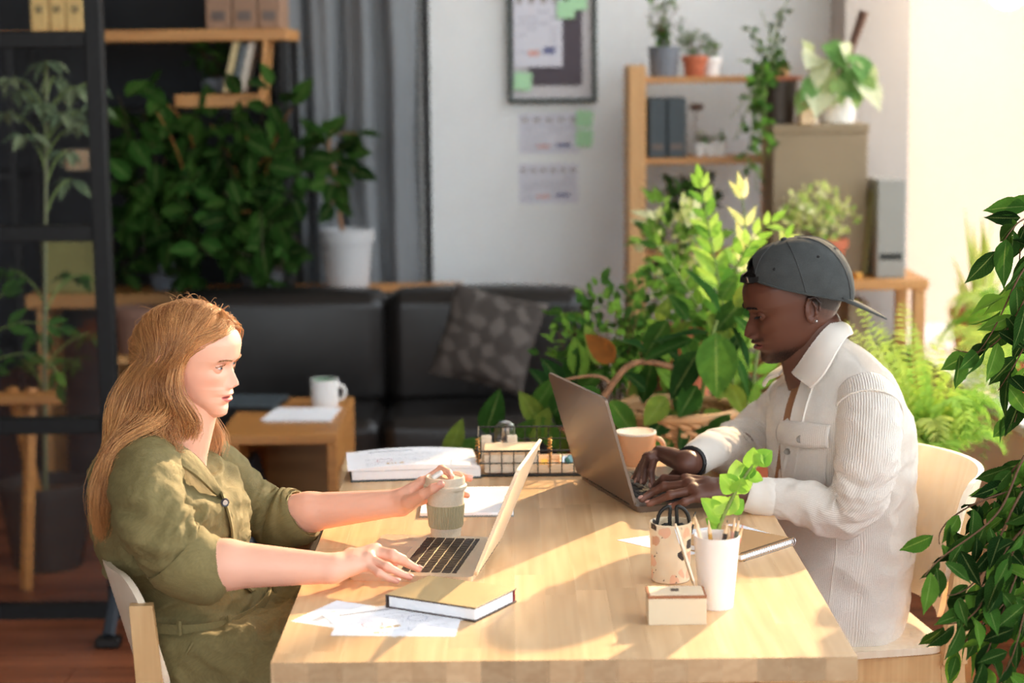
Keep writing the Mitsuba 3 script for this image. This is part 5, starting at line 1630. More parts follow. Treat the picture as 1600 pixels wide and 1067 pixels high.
FY = 4.75
fc = np.array([W(1440, 700, FY)[0], FY, .40])
fern('bright sword fern in a pink clay pot right behind the man\'s back', fc, .085, .15, 'm_potpink', 44, .20, .22, [G_SUN[0], G_SUN[1], G_SUN[2], G_BRIGHT[1]], 81,
     aim=[W(1338, 468, FY + .1), W(1352, 520, FY), W(1375, 500, FY + .15), W(1425, 500, FY), W(1470, 520, FY), W(1500, 560, FY), W(1540, 600, FY), W(1395, 540, FY - .05), W(1450, 560, FY - .1), W(1520, 640, FY - .1), W(1545, 620, FY), W(1320, 500, FY + .1), W(1410, 470, FY + .2)], L=.05)
st_ = thing('plant_stand', 'small wooden stool under the bright fern behind the man', 'stand')
obj('top', box2([fc[0] - .13, FY - .13, .37], [fc[0] + .13, FY + .13, .40]), 'm_postwood', st_)
for s in np.ndindex(2, 2):
    obj('leg', box2([fc[0] - .12 + .21 * s[0], FY - .12 + .21 * s[1], 0], [fc[0] - .09 + .21 * s[0], FY - .09 + .21 * s[1], .37]), 'm_postwood', st_)
f2 = np.array([1.56, 5.75, .60])
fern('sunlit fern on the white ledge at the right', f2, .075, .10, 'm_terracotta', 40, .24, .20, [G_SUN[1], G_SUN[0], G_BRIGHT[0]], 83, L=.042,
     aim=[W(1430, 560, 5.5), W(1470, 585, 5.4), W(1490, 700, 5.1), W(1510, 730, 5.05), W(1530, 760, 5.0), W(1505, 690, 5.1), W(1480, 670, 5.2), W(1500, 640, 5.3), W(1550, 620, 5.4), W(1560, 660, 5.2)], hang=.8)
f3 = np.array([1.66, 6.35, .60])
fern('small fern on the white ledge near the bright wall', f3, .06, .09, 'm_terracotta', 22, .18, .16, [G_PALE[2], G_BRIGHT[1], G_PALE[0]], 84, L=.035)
# pale spiky plant in a terracotta pot
sp = thing('spiky_plant', 'pale grass like plant in a terracotta pot in front of the bright wall', 'plant')
sc_p = np.array([W(1518, 530, 6.6)[0], 6.6, .60])
pot(sp, sc_p, .055, .075, .15, 'm_terracotta')
rng = np.random.default_rng(91)
for (u, v) in ((1507, 325), (1526, 345), (1545, 340), (1560, 330), (1500, 400), (1535, 390), (1570, 400), (1490, 440), (1580, 430), (1515, 370), (1550, 420), (1530, 440), (1505, 460), (1565, 460)):
    e = W(u, v, 6.6 + rng.uniform(-.1, .1)); r = sc_p + [rng.normal(0, .02), rng.normal(0, .02), .13]
    add_leaf(sp, r, e, .022, rnorm(rng, .3, 1, .4), G_PALE[rng.integers(3)], 'lance', int(rng.integers(2)))
# pots behind
for i, (u, y) in enumerate(((1395, 6.2),)):
    pass

# ---- weeping fig at the right edge, nearest to the camera
wf = thing('weeping_fig', 'weeping fig with dark pointed leaves at the right edge, nearest to the camera', 'plant')
wfc = np.array([.985, 3.12, 0])
pot(wf, wfc, .12, .16, .26, 'm_terracotta', .008, .05)
rng = np.random.default_rng(101)
wr0 = wfc + [0, 0, .24]
stem(wf, [wr0, wfc + [.01, 0, .7], wfc + [.0, .12, 1.15], wfc + [.02, .3, 1.5]], .013, 'm_bark', 20)


def branch(P, n, L, seed, y=0):
    rng = np.random.default_rng(seed)
    Q = spline(P, 40)
    obj('stem', tube(Q, np.linspace(.003, .0009, 40), 6), 'm_barkdark', wf, 60)
    for i in range(n):
        j = int(8 + 31 * (i + rng.random()) / n); j = min(j, 39)
        d = np.array([rng.normal(-.1, .55), rng.normal(-.05, .45), -.75 + rng.normal(0, .35)]); d /= np.linalg.norm(d)
        l = L * rng.uniform(.75, 1.2)
        pet = d * [1, 1, .6] * .012
        add_leaf(wf, Q[j] + pet, Q[j] + pet + d * l, l * .46, rnorm(rng, .35, .8, .5), [G_DARK[1], G_MID[2], G_DARK[0], G_MID[0], G_DARK[2]][rng.integers(5)], 'drip', int(rng.integers(3)))


m1 = wfc + [.0, .12, 1.12]
for i, P in enumerate([[(1610, 700, 3.2), (1560, 800, 3.1), (1500, 850, 3.05), (1445, 900, 3.0)], [(1620, 740, 3.15), (1580, 800, 3.1), (1530, 900, 3.05), (1480, 930, 3.0)], [(1630, 800, 3.1), (1560, 880, 3.05), (1520, 960, 3.0), (1470, 975, 3.0)],
                       [(1620, 840, 3.1), (1580, 920, 3.05), (1550, 1000, 3.0), (1530, 1050, 3.0)], [(1600, 760, 3.2), (1540, 780, 3.15), (1500, 800, 3.15), (1468, 850, 3.1)], [(1640, 900, 3.1), (1600, 960, 3.0), (1580, 1030, 2.95), (1560, 1065, 2.95)],
                       [(1620, 860, 3.2), (1570, 940, 3.15), (1510, 1000, 3.1), (1485, 1040, 3.1)], [(1640, 780, 3.1), (1600, 830, 3.0), (1575, 880, 3.0), (1560, 930, 3.0)], [(1640, 720, 3.2), (1600, 720, 3.2), (1570, 760, 3.2), (1545, 830, 3.2)]]):
    Q = [W(*p) for p in P]
    branch([Q[0] + [.06, .02, .03], *Q], 21, .058, 200 + i)
m2 = wfc + [.02, .3, 1.5]
for i, P in enumerate([[(1640, 380, 3.6), (1600, 420, 3.55), (1560, 500, 3.5), (1520, 560, 3.5)], [(1640, 330, 3.6), (1605, 340, 3.55), (1580, 360, 3.5), (1555, 400, 3.5)], [(1640, 420, 3.6), (1600, 470, 3.5), (1570, 520, 3.5), (1490, 545, 3.5)],
                       [(1640, 460, 3.6), (1610, 520, 3.55), (1585, 570, 3.5), (1560, 610, 3.5)], [(1640, 300, 3.6), (1610, 330, 3.6), (1595, 380, 3.6), (1590, 440, 3.6)], [(1650, 520, 3.5), (1610, 570, 3.5), (1595, 620, 3.5), (1585, 660, 3.5)]]):
    Q = [W(*p) for p in P]
    branch([Q[0] + [.05, .0, .04], *Q], 12, .078, 300 + i)

# ---- zz sprig in a small glass on the table
sgp = thing('zz_cutting', 'fresh green zz plant cutting in a small glass beside the white pencil cup', 'plant')
SG = Wz(1112, 900, TZ); SG = np.array([SG[0] - .002, WC[1] + .125, TZ])
SY = SG[1]
Q = spline([SG + [0, 0, .02], W(1118, 840, SY), W(1138, 790, SY), W(1160, 750, SY), W(1188, 712, SY)], 40)
obj('stem', tube(Q, np.linspace(.0048, .002, 40), 8), 'm_stem', sgp, 60)
SL = [((1128, 815), (1100, 782), 30, 0), ((1132, 805), (1150, 775), 26, 1), ((1140, 800), (1162, 782), 24, 2), ((1125, 832), (1106, 812), 22, 2), ((1148, 768), (1130, 745), 30, 0), ((1150, 765), (1175, 755), 20, 1), ((1155, 758), (1152, 722), 34, 1), ((1168, 742), (1190, 748), 18, 0), ((1172, 732), (1178, 706), 24, 0), ((1180, 725), (1204, 706), 26, 2), ((1160, 750), (1172, 722), 28, 2), ((1136, 800), (1118, 780), 28, 1), ((1150, 772), (1160, 750), 26, 0), ((1186, 714), (1203, 722), 16, 1)]
for i, (b_, t_, w_, c_) in enumerate(SL):
    add_leaf(sgp, W(*b_, SY), W(t_[0] + (t_[0] - b_[0]) * .12, t_[1] + (t_[1] - b_[1]) * .12, SY + (-.014, .008, .012, -.008)[i % 4]), w_ * 1.22 * SY / FPX, ((.3, -.9, .5), (-.3, -.8, .7), (.1, -1, .2))[i % 3], G_BRIGHT[c_], 'ovate', i % 3)
mat('m_glasswater', (120, 170, 90), .2)
obj('glass', moved(lathe([(.0001, 0), (.020, 0), (.021, .002), (.024, .085), (.0225, .085), (.0195, .006), (.0001, .005)], 40), SG), 'm_clearglass', sgp, 40, label='small clear glass')

# ---- hanging lamp over the ledge at the upper right
LP = W(1574, -14, 6.7)
la = thing('pendant_lamp', 'glowing round pendant lamp at the upper right corner', 'lamp')
sp2 = trimesh.creation.icosphere(3, .062)
k_ = obj('bulb', moved(sp2, LP), 'm_white', la, True, label='glowing globe')
scene[k_]['emitter'] = {'type': 'area', 'radiance': {'type': 'rgb', 'value': [2.6, 2.0, 1.4]}}
obj('socket', moved(lathe([(.0001, .06), (.022, .058), (.022, .11), (.0001, .112)], 20), LP), 'm_steel', la, 40)
obj('cord', tube([LP + [0, 0, .11], [LP[0], LP[1], ZC]], .004, 6), 'm_steel', la)
# ------------------------------------------------------------------ people: heads, arms, cloth
def sgn_pow(x, p): return np.sign(x) * np.abs(x) ** p


def gauss(x, s): return np.exp(-(x / s) ** 2)


def head_mesh(H, man):
    """Chin to crown H; +x is the face, z up, origin under the ears at chin height. Unit coordinates times H."""
    zk = [0.0, .02, .06, .10, .14, .175, .205, .225, .255, .29, .33, .40, .48, .53, .57, .62, .70, .80, .88, .945, .985, 1.0]
    if man:
        fk = [.30, .365, .405, .40, .385, .425, .432, .420, .450, .418, .395, .385, .372, .392, .425, .428, .42, .37, .29, .19, .09, .002]
    else:
        fk = [.28, .345, .385, .385, .368, .398, .405, .390, .415, .392, .375, .372, .362, .378, .405, .418, .42, .38, .30, .19, .09, .002]
    bz = [0, .08, .18, .28, .40, .55, .70, .82, .90, .96, 1.0]
    bk = [.08, -.02, -.16, -.33, -.44, -.50, -.505, -.44, -.34, -.20, -.002]
    wz = [0, .03, .08, .16, .26, .38, .48, .58, .70, .80, .88, .94, .98, 1.0]
    wk = [.06, .13, .185, .255, .30, .335, .352, .368, .372, .335, .27, .19, .10, .002] if man else [.05, .11, .165, .235, .285, .325, .345, .362, .368, .333, .27, .19, .10, .002]
    nz, nt = 190, 260
    z = np.r_[np.linspace(0, .62, 140), np.linspace(.62, 1, nz - 140 + 1)[1:]]
    lipz = (z > .14) & (z < .29)
    F, B, Wd = PchipInterpolator(zk, fk)(z), PchipInterpolator(bz, bk)(z), PchipInterpolator(wz, wk)(z)
    keep = [i for i, q in enumerate(zk) if q not in (.10, .14, .175, .205, .225, .255)]
    Fb = PchipInterpolator([zk[i] for i in keep], [fk[i] for i in keep])(z)
    lipd = F - Fb; F = Fb
    t0 = np.linspace(-PI, PI, nt, endpoint=False)
    th = t0 - .42 * np.sin(t0) * (1 + np.cos(t0)) / 2     # denser at the face
    c, s = np.cos(th), np.sin(th)
    xc = np.clip(np.interp(z, [0, .3, 1], [.10, .0, -.03]), B + .01, F - .01)
    fx = np.interp(z, [0, .15, .5, .8, 1], [.85, .80, .72, .85, 1.0])
    X = np.where(c > 0, xc[:, None] + (F - xc)[:, None] * np.abs(c) ** fx[:, None], xc[:, None] - (xc - B)[:, None] * np.abs(c) ** .95)
    Y = Wd[:, None] * sgn_pow(s, .92)[None]
    Z = np.repeat(z[:, None], nt, 1)
    fr = np.clip(c, 0, 1)[None] ** .5
    ay = np.abs(Y)
    # nose
    nb = np.interp(Z, [.29, .305, .325, .345, .37, .42, .47, .51, .55], [0, .018, .074, .100, .092, .064, .038, .018, 0]) if not man else np.interp(Z, [.27, .285, .305, .33, .36, .42, .47, .51, .55], [0, .02, .075, .112, .106, .080, .052, .026, 0])
    sg = np.interp(Z, [.28, .33, .40, .52], [.060, .052, .036, .034]) * (1.28 if man else 1.0)
    D = nb * gauss(Y, sg)
    zal = .318 if not man else .308
    D += (.050 if man else .036) * gauss(ay - (.074 if man else .058), .026) * gauss(Z - zal, .026)
    D -= .018 * gauss(ay - .03, .014) * gauss(Z - .288, .010)
    # sockets, brows, cheeks, philtrum, lip edges, chin
    D -= .050 * gauss(ay - .150, .075) * gauss(Z - .495, .040)
    D -= .018 * gauss(ay - .055, .03) * gauss(Z - .50, .04)
    D += (.020 if man else .008) * gauss(ay - .14, .10) * gauss(Z - .572, .026)
    D += .018 * gauss(ay - .225, .075) * gauss(Z - .41, .055)
    D -= .012 * gauss(ay - .21, .06) * gauss(Z - .25, .07)
    mw = .125 if man else .108
    D -= .016 * np.clip((ay - mw * .55) / mw, 0, 1) * gauss(Z - .215, .05) * gauss(ay - .14, .10)
    D += lipd[:, None] * gauss(Y, mw * 1.05)
    lipm = np.clip(1 - (ay / mw) ** 2, 0, 1) ** .5
    k = .016 if man else .012
    D += k * lipm * (gauss(Z - .240, .014) + 1.15 * gauss(Z - .193, .017))
    D -= .022 * lipm * gauss(Z - .2165, .0065)
    D -= .006 * gauss(Y, .012) * gauss(Z - .270, .016)
    X = X + D * fr
    V = np.stack([X, Y, Z], -1)
    m = grid_mesh(V, True, True, True)
    m.vertices *= H
    # eyelids: balls with a slit, joined on
    ey = .152; ez = .500; er = .058
    ex = (.300 if man else .293)
    parts = [tri2man(m)]
    op = (-30, -8) if man else (-9, 15)
    for sy in (-1, 1):
        cc = np.array([ex, sy * ey, ez]) * H
        ball = manifold3d.Manifold.sphere(er * H * 1.10, 40)
        a0, a1 = np.radians(op[0]), np.radians(op[1])
        Lq = er * H * 3
        am = (a0 + a1) / 2
        wedge = trimesh.creation.extrude_polygon(Polygon([(er * H * .15, 0), (Lq * math.cos(a0), Lq * math.sin(a0)), (Lq * math.cos(a1), Lq * math.sin(a1))]), er * H * 1.72, engine='earcut')
        wedge.vertices = np.stack([wedge.vertices[:, 0], wedge.vertices[:, 2] - er * H * .86, wedge.vertices[:, 1]], 1)
        wedge.fix_normals()
        parts.append((ball - tri2man(wedge)).translate(cc.tolist()))
    # ears
    ed = SDF([-.28 * H, .27 * H, .28 * H], [.06 * H, .50 * H, .66 * H], .0012)
    R = eul(0, -14, 0)
    ec = np.array([-.095, .368, .455]) * H
    loc = lambda x, y, zz: ec + R @ (np.array([x, y, zz]) * H)
    ed.ell(ec, np.array([.068, .020, .115]) * H, R @ eul(0, 0, 18), .004)
    P = [loc(.045, .0, .05), loc(.03, .022, .105), loc(-.025, .034, .118), loc(-.068, .036, .07), loc(-.066, .032, .0), loc(-.035, .022, -.06), loc(.005, .012, -.095), loc(.03, .004, -.075)]
    for a, b in zip(P[:-1], P[1:]): ed.cone(a, b, .0125 * H, .0125 * H, .003)
    ed.ell(loc(.002, .012, -.092), np.array([.032, .018, .036]) * H, None, .004)
    ed.ell(loc(-.012, .034, .015), np.array([.036, .022, .066]) * H, R, .003, True)
    P = [loc(-.035, .026, -.03), loc(-.032, .030, .03), loc(-.005, .026, .075)]
    for a, b in zip(P[:-1], P[1:]): ed.cone(a, b, .011 * H, .011 * H, .003)
    ed.ell(loc(.034, .012, -.012), np.array([.014, .014, .024]) * H, R, .003)
    e1 = ed.mesh(3)
    e2 = e1.copy(); e2.vertices[:, 1] *= -1; e2.faces = e2.faces[:, ::-1]
    for e in (e1, e2):
        parts.append(tri2man(e))
    out = parts[0]
    for q in parts[1:]:
        u = out + q
        if u.status() == manifold3d.Error.NoError and u.num_tri() > 1000: out = u
    return man2tri(out), dict(ex=ex, ey=ey, ez=ez, er=er, mw=mw)


def eye_mesh(H, e, sy, iris, gaze):
    m = trimesh.creation.icosphere(4, e['er'] * H)
    g = np.asarray(gaze, float); g /= np.linalg.norm(g)
    d = (m.vertices / (e['er'] * H)) @ g
    col = np.tile(S((214, 206, 200)), (len(d), 1))
    col[d > math.cos(math.radians(27))] = S(iris)
    col[d > math.cos(math.radians(12))] = S((12, 10, 10))
    m.vertices += np.array([e['ex'], sy * e['ey'], e['ez']]) * H
    return m, col


def union(ms):
    out = None
    rest = []
    for m in ms:
        q = tri2man(m)
        if q.status() != manifold3d.Error.NoError or q.num_tri() == 0:
            rest.append(m); continue
        out = q if out is None else out + q
    r = man2tri(out)
    return cat(r, *rest) if rest else r


def arm_hand(sh, el, wr, r, fingers, thumb, fr=.0078, h=.0022, palm=.012):
    """Forearm, palm, four fingers and a thumb as one mesh. fingers: four lists of MCP, PIP, DIP, tip."""
    allp = np.vstack([[sh, el, wr], *fingers, thumb])
    lo, hi = allp.min(0) - .06, allp.max(0) + .06
    s = SDF(lo, hi, h)
    s.cone(sh, el, min(r[0], .022), r[1] * .8, .01)
    mid = el + (wr - el) * .28
    s.cone(el, mid, r[1], r[1] * 1.0, .012)
    s.cone(mid, wr, r[1] * 1.0, r[2], .012)
    M = [np.asarray(f[0], float) for f in fingers]
    pc = sum(M) / 4
    across = (M[0] - M[3]); across /= np.linalg.norm(across)
    for i, m in enumerate(M):
        o = wr + across * (.012 - .008 * i) + (m - wr) * .05
        s.cone(o, m, r[2] * .60, palm * (.92 - .05 * i), .012)
    for a, b in zip(M[:-1], M[1:]):
        s.cone(wr + (a - wr) * .55, wr + (b - wr) * .55, palm * .9, palm * .85, .012)
        s.cone(a, b, palm * .72, palm * .70, .008)
    sc = [1.0, 1.04, .98, .86]
    for f, q in zip(fingers, sc):
        rr = np.array([1.12, 1.0, .90, .78]) * fr * q
        f = [np.asarray(p, float) for p in f]
        for k in range(3):
            s.cone(f[k], f[k + 1], rr[k], rr[k + 1], .0022)
        for k in (1,):
            s.ell(f[k], [rr[k] * 1.10] * 3, None, .003)
    t = [np.asarray(p, float) for p in thumb]
    rr = np.array([1.75, 1.30, 1.08, .86]) * fr
    s.cone(wr + (t[0] - wr) * .2, t[0], r[2] * .62, rr[0], .012)
    for k in range(3):
        s.cone(t[k], t[k + 1], rr[k], rr[k + 1], .005)
    return s.mesh(5)


def nails(fingers, thumb, up, fr=.0078):
    """Finger nails: small curved plates on the backs of the last joints."""
    out = []
    for f, q in list(zip(fingers, [1.0, 1.04, .98, .86])) + [(thumb, 1.1)]:
        a, b = np.asarray(f[-2], float), np.asarray(f[-1], float)
        d = (b - a) / np.linalg.norm(b - a)
        u = np.asarray(up, float) - d * (d @ np.asarray(up, float)); u /= np.linalg.norm(u)
        m = trimesh.creation.icosphere(2, 1.0)
        m.vertices = m.vertices * np.array([.0056, .0046, .0012]) * q
        out.append(moved(m, b + u * fr * q * .74 + d * .0012, np.stack([d, np.cross(u, d), u], 1)))
    return cat(*out)


def loft(secs, nr=70, nt=120, p=.9):
    """secs: rows of centre (3), front, back, half width, tilt of the front (degrees, + lowers it), facing angle (degrees), squareness."""
    A = np.asarray(secs, float)
    s = np.r_[0, np.cumsum(np.maximum(np.linalg.norm(np.diff(A[:, :3], axis=0), axis=1), .004))]
    Q = PchipInterpolator(s, A)(np.linspace(0, s[-1], nr))
    th = np.linspace(-PI, PI, nt, endpoint=False)
    c, q = np.cos(th), np.sin(th)
    V = []
    for r in Q:
        fa = math.radians(r[7])
        f = np.array([math.cos(fa), math.sin(fa), 0]); l = np.array([-f[1], f[0], 0])
        t = math.radians(r[6])
        f = f * math.cos(t) - np.array([0, 0, 1]) * math.sin(t)
        e = r[8]
        V.append(r[:3] + np.where(c > 0, r[3], r[4])[:, None] * sgn_pow(c, e)[:, None] * f + (r[5] * sgn_pow(q, e))[:, None] * l)
    return np.array(V), np.linspace(0, s[-1], nr), th


def sleeve(P, R, nr=70, nt=72, flat=1.0, seed=0, fold=.004, bend=None):
    """A sleeve along the points P (world) with radii R; folds gather around s = bend (0..1)."""
    P = np.asarray(P, float)
    s = np.r_[0, np.cumsum(np.linalg.norm(np.diff(P, axis=0), axis=1))]; s /= s[-1]
    ss = np.linspace(0, 1, nr)
    C = CubicSpline(s, P)(ss); r = PchipInterpolator(s, R)(ss)
    t, a, b = frames_along(C)
    th = np.linspace(-PI, PI, nt, endpoint=False)
    L = np.linalg.norm(np.diff(C, axis=0), axis=1).sum()
    q = np.stack([np.cos(th)[None] * 1.3 + ss[:, None] * 0, np.sin(th)[None] * 1.3 + ss[:, None] * 0, ss[:, None] * L * 42 + 1.4 * np.sin(th)[None]], -1)
    fo = meshkit.fbm(q, 3, seed) - .5
    amp = fold * (0.45 + (1.3 * np.exp(-((ss - bend) / .22) ** 2) if bend is not None else 0 * ss))
    rr = r[:, None] + amp[:, None] * 2 * fo
    V = C[:, None] + rr[..., None] * (np.cos(th)[None, :, None] * a[:, None] + np.sin(th)[None, :, None] * b[:, None] * flat)
    return V, ss * L, th, r, (C, t, a, b)


def tube_uv(V, S_, th, rad):
    """uv in metres: around, along; the seam column is doubled."""
    V2 = np.concatenate([V, V[:, :1]], 1)
    t2 = np.r_[th, PI]
    U = (t2[None] * np.broadcast_to(np.asarray(rad).reshape(-1, 1), (len(V), 1)))
    uv = np.stack([U, np.repeat(np.asarray(S_)[:, None], V2.shape[1], 1)], -1)
    return grid_mesh(V2, False), uv.reshape(-1, 2)


def thicken_open(V, t):
    """A closed-ring tube with wall thickness t: outer and inner wall joined at both ends."""
    m = grid_mesh(V, True); m.fix_normals() if False else None
    n = np.array(m.vertex_normals).reshape(V.shape)
    inner = V - n * t
    W2 = np.concatenate([inner[:1], V, inner[-1:], inner[::-1][1:]], 0)
    return W2


def ribbon(A, B, t=.003, n=24, seg=6, bulge=.0):
    """A strip of cloth between two curves, with thickness and a soft bulge."""
    a, b = spline(A, n), spline(B, n)
    k = np.linspace(0, 1, seg)[None, :, None]
    V = a[:, None] * (1 - k) + b[:, None] * k
    m = grid_mesh(V, False)
    N = np.array(m.vertex_normals).reshape(V.shape)
    V = V + N * (bulge * np.sin(k * PI))
    ring = np.concatenate([V + N * t / 2, (V - N * t / 2)[:, ::-1]], 1)
    return grid_mesh(ring, True, True, True)


def ribbon_uv(A, B, t=.003, n=24, seg=6, bulge=.0):
    m = ribbon(A, B, t, n, seg, bulge)
    a = spline(A, n)
    s = np.r_[0, np.cumsum(np.linalg.norm(np.diff(a, axis=0), axis=1))]
    u = np.r_[np.repeat(s, 2 * seg), 0, s[-1]]
    return m, np.stack([u, u * 0], 1)


def button(c, n, r, holes=True):
    R = frame(np.cross([0, 0, 1], n) if abs(n[2]) < .9 else [1, 0, 0], n)
    n = np.asarray(n, float) / np.linalg.norm(n)
    x = np.cross([0, 0, 1.0], n); x /= np.linalg.norm(x)
    Rm = np.stack([x, np.cross(n, x), n], 1)
    b = lathe([(.0001, 0), (r * .9, 0), (r, .0008), (r, .0020), (r * .9, .0026), (r * .72, .0020), (.0001, .0018)], 28)
    return moved(b, c, Rm)


from scipy.spatial import cKDTree


def color_from(m, sources):
    """Vertex colours of m from the nearest vertex of each (mesh, colours)."""
    P = np.vstack([s[0].vertices for s in sources]); C = np.vstack([np.broadcast_to(s[1], (len(s[0].vertices), 3)) for s in sources])
    return C[cKDTree(P).query(m.vertices)[1]]


scene['m_skin'] = {'type': 'twosided', 'bsdf': {'type': 'principled', 'base_color': VC, 'roughness': .46, 'specular': .45}}
scene['m_eye'] = {'type': 'twosided', 'bsdf': {'type': 'principled', 'base_color': VC, 'roughness': .08, 'specular': .6}}
# ------------------------------------------------------------------ the woman
def linen(c, k, seed):
    c = S(c)

    def fn(p, n, uv):
        w = noise(p.x * 420 + 60 * noise(p.y * 20, p.z * 20), p.y * 420, p.z * 150)
        return mi.Color3f(c) * (1 - k / 2 + k * (.55 * fbm(p.x * 14 + seed, p.y * 14, p.z * 14, 3) + .45 * w))
    return proc(fn)


mat('m_linen', linen((116, 105, 68), .55, 0), .82, .25, sheen=.5, bump=proc(lambda p, n, uv: fbm(p.x * 60, p.y * 60, p.z * 40, 3)), bscale=.004)
wo = thing('person', 'woman with long strawberry blond hair in an olive jumpsuit, holding a travel cup', 'person')
WH = .188
HA = dict(yaw=-14, pitch=9, roll=0)
whead, we = head_mesh(WH, False)
RH = rz(HA['yaw']) @ eul(0, HA['pitch'], 0) @ eul(HA['roll'], 0, 0)
earw = W(260, 575, 3.215)                      # the near ear
ear_l = np.array([-.095, -.368, .455]) * WH
OH = earw - RH @ ear_l
toW = lambda p: (np.asarray(p, float) * WH) @ RH.T + OH       # head units -> place
loc = whead.vertices / WH
x, y, z = loc.T
sk = S((236, 178, 150))
col = np.tile(sk, (len(loc), 1))
ay = np.abs(y)
blush = gauss(ay - .22, .12) * gauss(z - .36, .09) * (x > 0)
col = col * (1 - .22 * blush[:, None]) + np.array(S((226, 140, 118))) * .22 * blush[:, None]
lipm = np.clip(1 - (ay / (we['mw'] * 1.02)) ** 2, 0, 1)
up_ = (z > .2165) & (z < .2165 + .036 * lipm ** .6) & (x > .25)
lo_ = (z <= .2165) & (z > .2165 - .046 * lipm ** .6) & (x > .25)
col[(up_ | lo_) & (lipm > 0)] = S((206, 116, 106))
col[(np.abs(z - .2165) < .0045) & (lipm > .3) & (x > .30)] = S((110, 44, 40))
r_eye = np.sqrt((x - we['ex']) ** 2 + (ay - we['ey']) ** 2 + (z - we['ez']) ** 2)
lid = (r_eye < we['er'] * 1.13) & (r_eye > we['er'] * .9)
el_ = np.degrees(np.arctan2(z - we['ez'], x - we['ex']))
col[lid & (el_ > 16) & (el_ < 27)] = S((92, 58, 42))
col[lid & (el_ < -6) & (el_ > -12)] = S((190, 122, 104))
headw = whead.copy(); headw.vertices = whead.vertices @ RH.T + OH
# neck and upper chest
nk0, nk1 = toW([-.06, 0, .22]), W(262, 715, 3.28)
s_ = SDF(W(150, 880, 3.2) - [.1, .25, .05], nk0 + [.15, .25, .08], .0045)
s_.cone(nk0, nk1, .052, .055, .02)
s_.cone(toW([.10, 0, .13]), nk1 + [.02, 0, -.01], .034, .04, .03)
s_.ell(W(262, 775, 3.28), [.062, .105, .09], None, .03)
s_.cone(W(235, 738, 3.19), W(290, 738, 3.38), .030, .030, .03)
s_.ell(W(275, 850, 3.28), [.08, .12, .12], None, .04)
neck = s_.mesh(4)
# arms and hands
LT = TZ + .0132
nf = [[Wz(587, 859, .803), Wz(613, 865, .801), Wz(630, 873, .790), Wz(640, 882, .774)],
      [Wz(581, 864, .800), Wz(615, 871, .795), Wz(638, 881, .779), Wz(654, 889, .768)],
      [Wz(576, 872, .796), Wz(604, 885, .788), Wz(625, 896, .775), Wz(640, 902, .767)],
      [Wz(572, 882, .788), Wz(592, 895, .781), Wz(607, 903, .772), Wz(620, 908, .767)]]
nth = [Wz(548, 868, .788), Wz(580, 868, .778), Wz(600, 874, .770), Wz(617, 881, .768)]
wrn = Wz(520, 888, .784)
eln = W(288, 880, 3.065)
arm_n = arm_hand(W(262, 830, 3.06), eln, wrn, (.044, .0405, .0245), nf, nth, .0074)
ff = [[W(660, 754, 3.425), W(690, 733, 3.425), W(701, 738, 3.402), W(705, 746, 3.385)],
      [W(659, 759, 3.442), W(690, 744, 3.452), W(716, 742, 3.452), W(734, 748, 3.442)],
      [W(658, 769, 3.450), W(688, 765, 3.462), W(714, 769, 3.455), W(730, 774, 3.440)],
      [W(656, 781, 3.450), W(684, 784, 3.462), W(706, 789, 3.456), W(721, 792, 3.443)]]
fth = [W(640, 784, 3.395), W(662, 772, 3.362), W(677, 763, 3.350), W(690, 757, 3.345)]
wrf = W(626, 785, 3.425)
elf = W(428, 806, 3.478)
arm_f = arm_hand(W(395, 792, 3.477), elf, wrf, (.034, .036, .024), ff, fth, .0074)
armcol = np.array(S((232, 176, 150)))


def hand_col(m, fingers, base, tipc):
    tips = np.array([f[-1] for f in fingers])
    kn = np.array([f[1] for f in fingers])
    d = cKDTree(tips).query(m.vertices)[0]; d2 = cKDTree(kn).query(m.vertices)[0]
    k = np.clip(1 - d / .02, 0, 1)[:, None] * .6 + np.clip(1 - d2 / .012, 0, 1)[:, None] * .35
    return np.array(base) * (1 - k) + np.array(tipc) * k


body = union([headw, neck, arm_n, arm_f])
cols = color_from(body, [(headw, col), (neck, np.array(sk)), (arm_n, hand_col(arm_n, nf + [nth], armcol, S((226, 142, 124)))), (arm_f, hand_col(arm_f, ff + [fth], armcol, S((226, 142, 124))))])
obj('body', body, 'm_skin', wo, True, label='fair skin', color=cols)
mat('m_nail', (238, 190, 176), .25)
obj('finger_nails', nails(nf, nth, (0, -.1, 1)), 'm_nail', wo, 60)
obj('finger_nails', nails(ff[:2], fth, (.3, -.6, .7)), 'm_nail', wo, 60)
for sy in (-1, 1):
    m, c_ = eye_mesh(WH, we, sy, (96, 112, 116), (1, -.02, .03))
    m.vertices = m.vertices @ RH.T + OH
    obj('eye', m, 'm_eye', wo, True, color=c_)
# teeth
tm = rbox(.010, .022, .006, .002, (0, 0, 0))
obj('teeth', moved(tm, toW([.345, 0, .213]), RH), 'm_white', wo, 40)
# brows and lashes
rng = np.random.default_rng(4)


def brow_mesh(H, e, sy, n, thick, y0, y1, zf, xf, r):
    hs = []
    for i in range(n):
        k = rng.random()
        yy = y0 + (y1 - y0) * k
        b = np.array([xf(yy), sy * yy, zf(k) + (rng.random() - .5) * thick])
        d = np.array([-.012, sy * .030 * (.6 + k * .6), .012 * (1 - k * 1.6)])
        hs.append(np.array([b, b + d * .5 + [.003, 0, 0], b + d]))
    return hs


def on_face(m, H, yz):
    """x of the face surface at (y, z) in head units, by the foremost vertex near it."""
    l = m.vertices / H
    t = cKDTree(l[l[:, 0] > .1][:, 1:])
    src = l[l[:, 0] > .1]
    d, i = t.query(yz, k=6)
    return src[i][..., 0].max(-1)


def strands(paths, r, sides=3):
    ms = []
    for P in paths:
        ms.append(tube(P, np.linspace(r, r * .25, len(P)), sides, False))
    return cat(*ms)


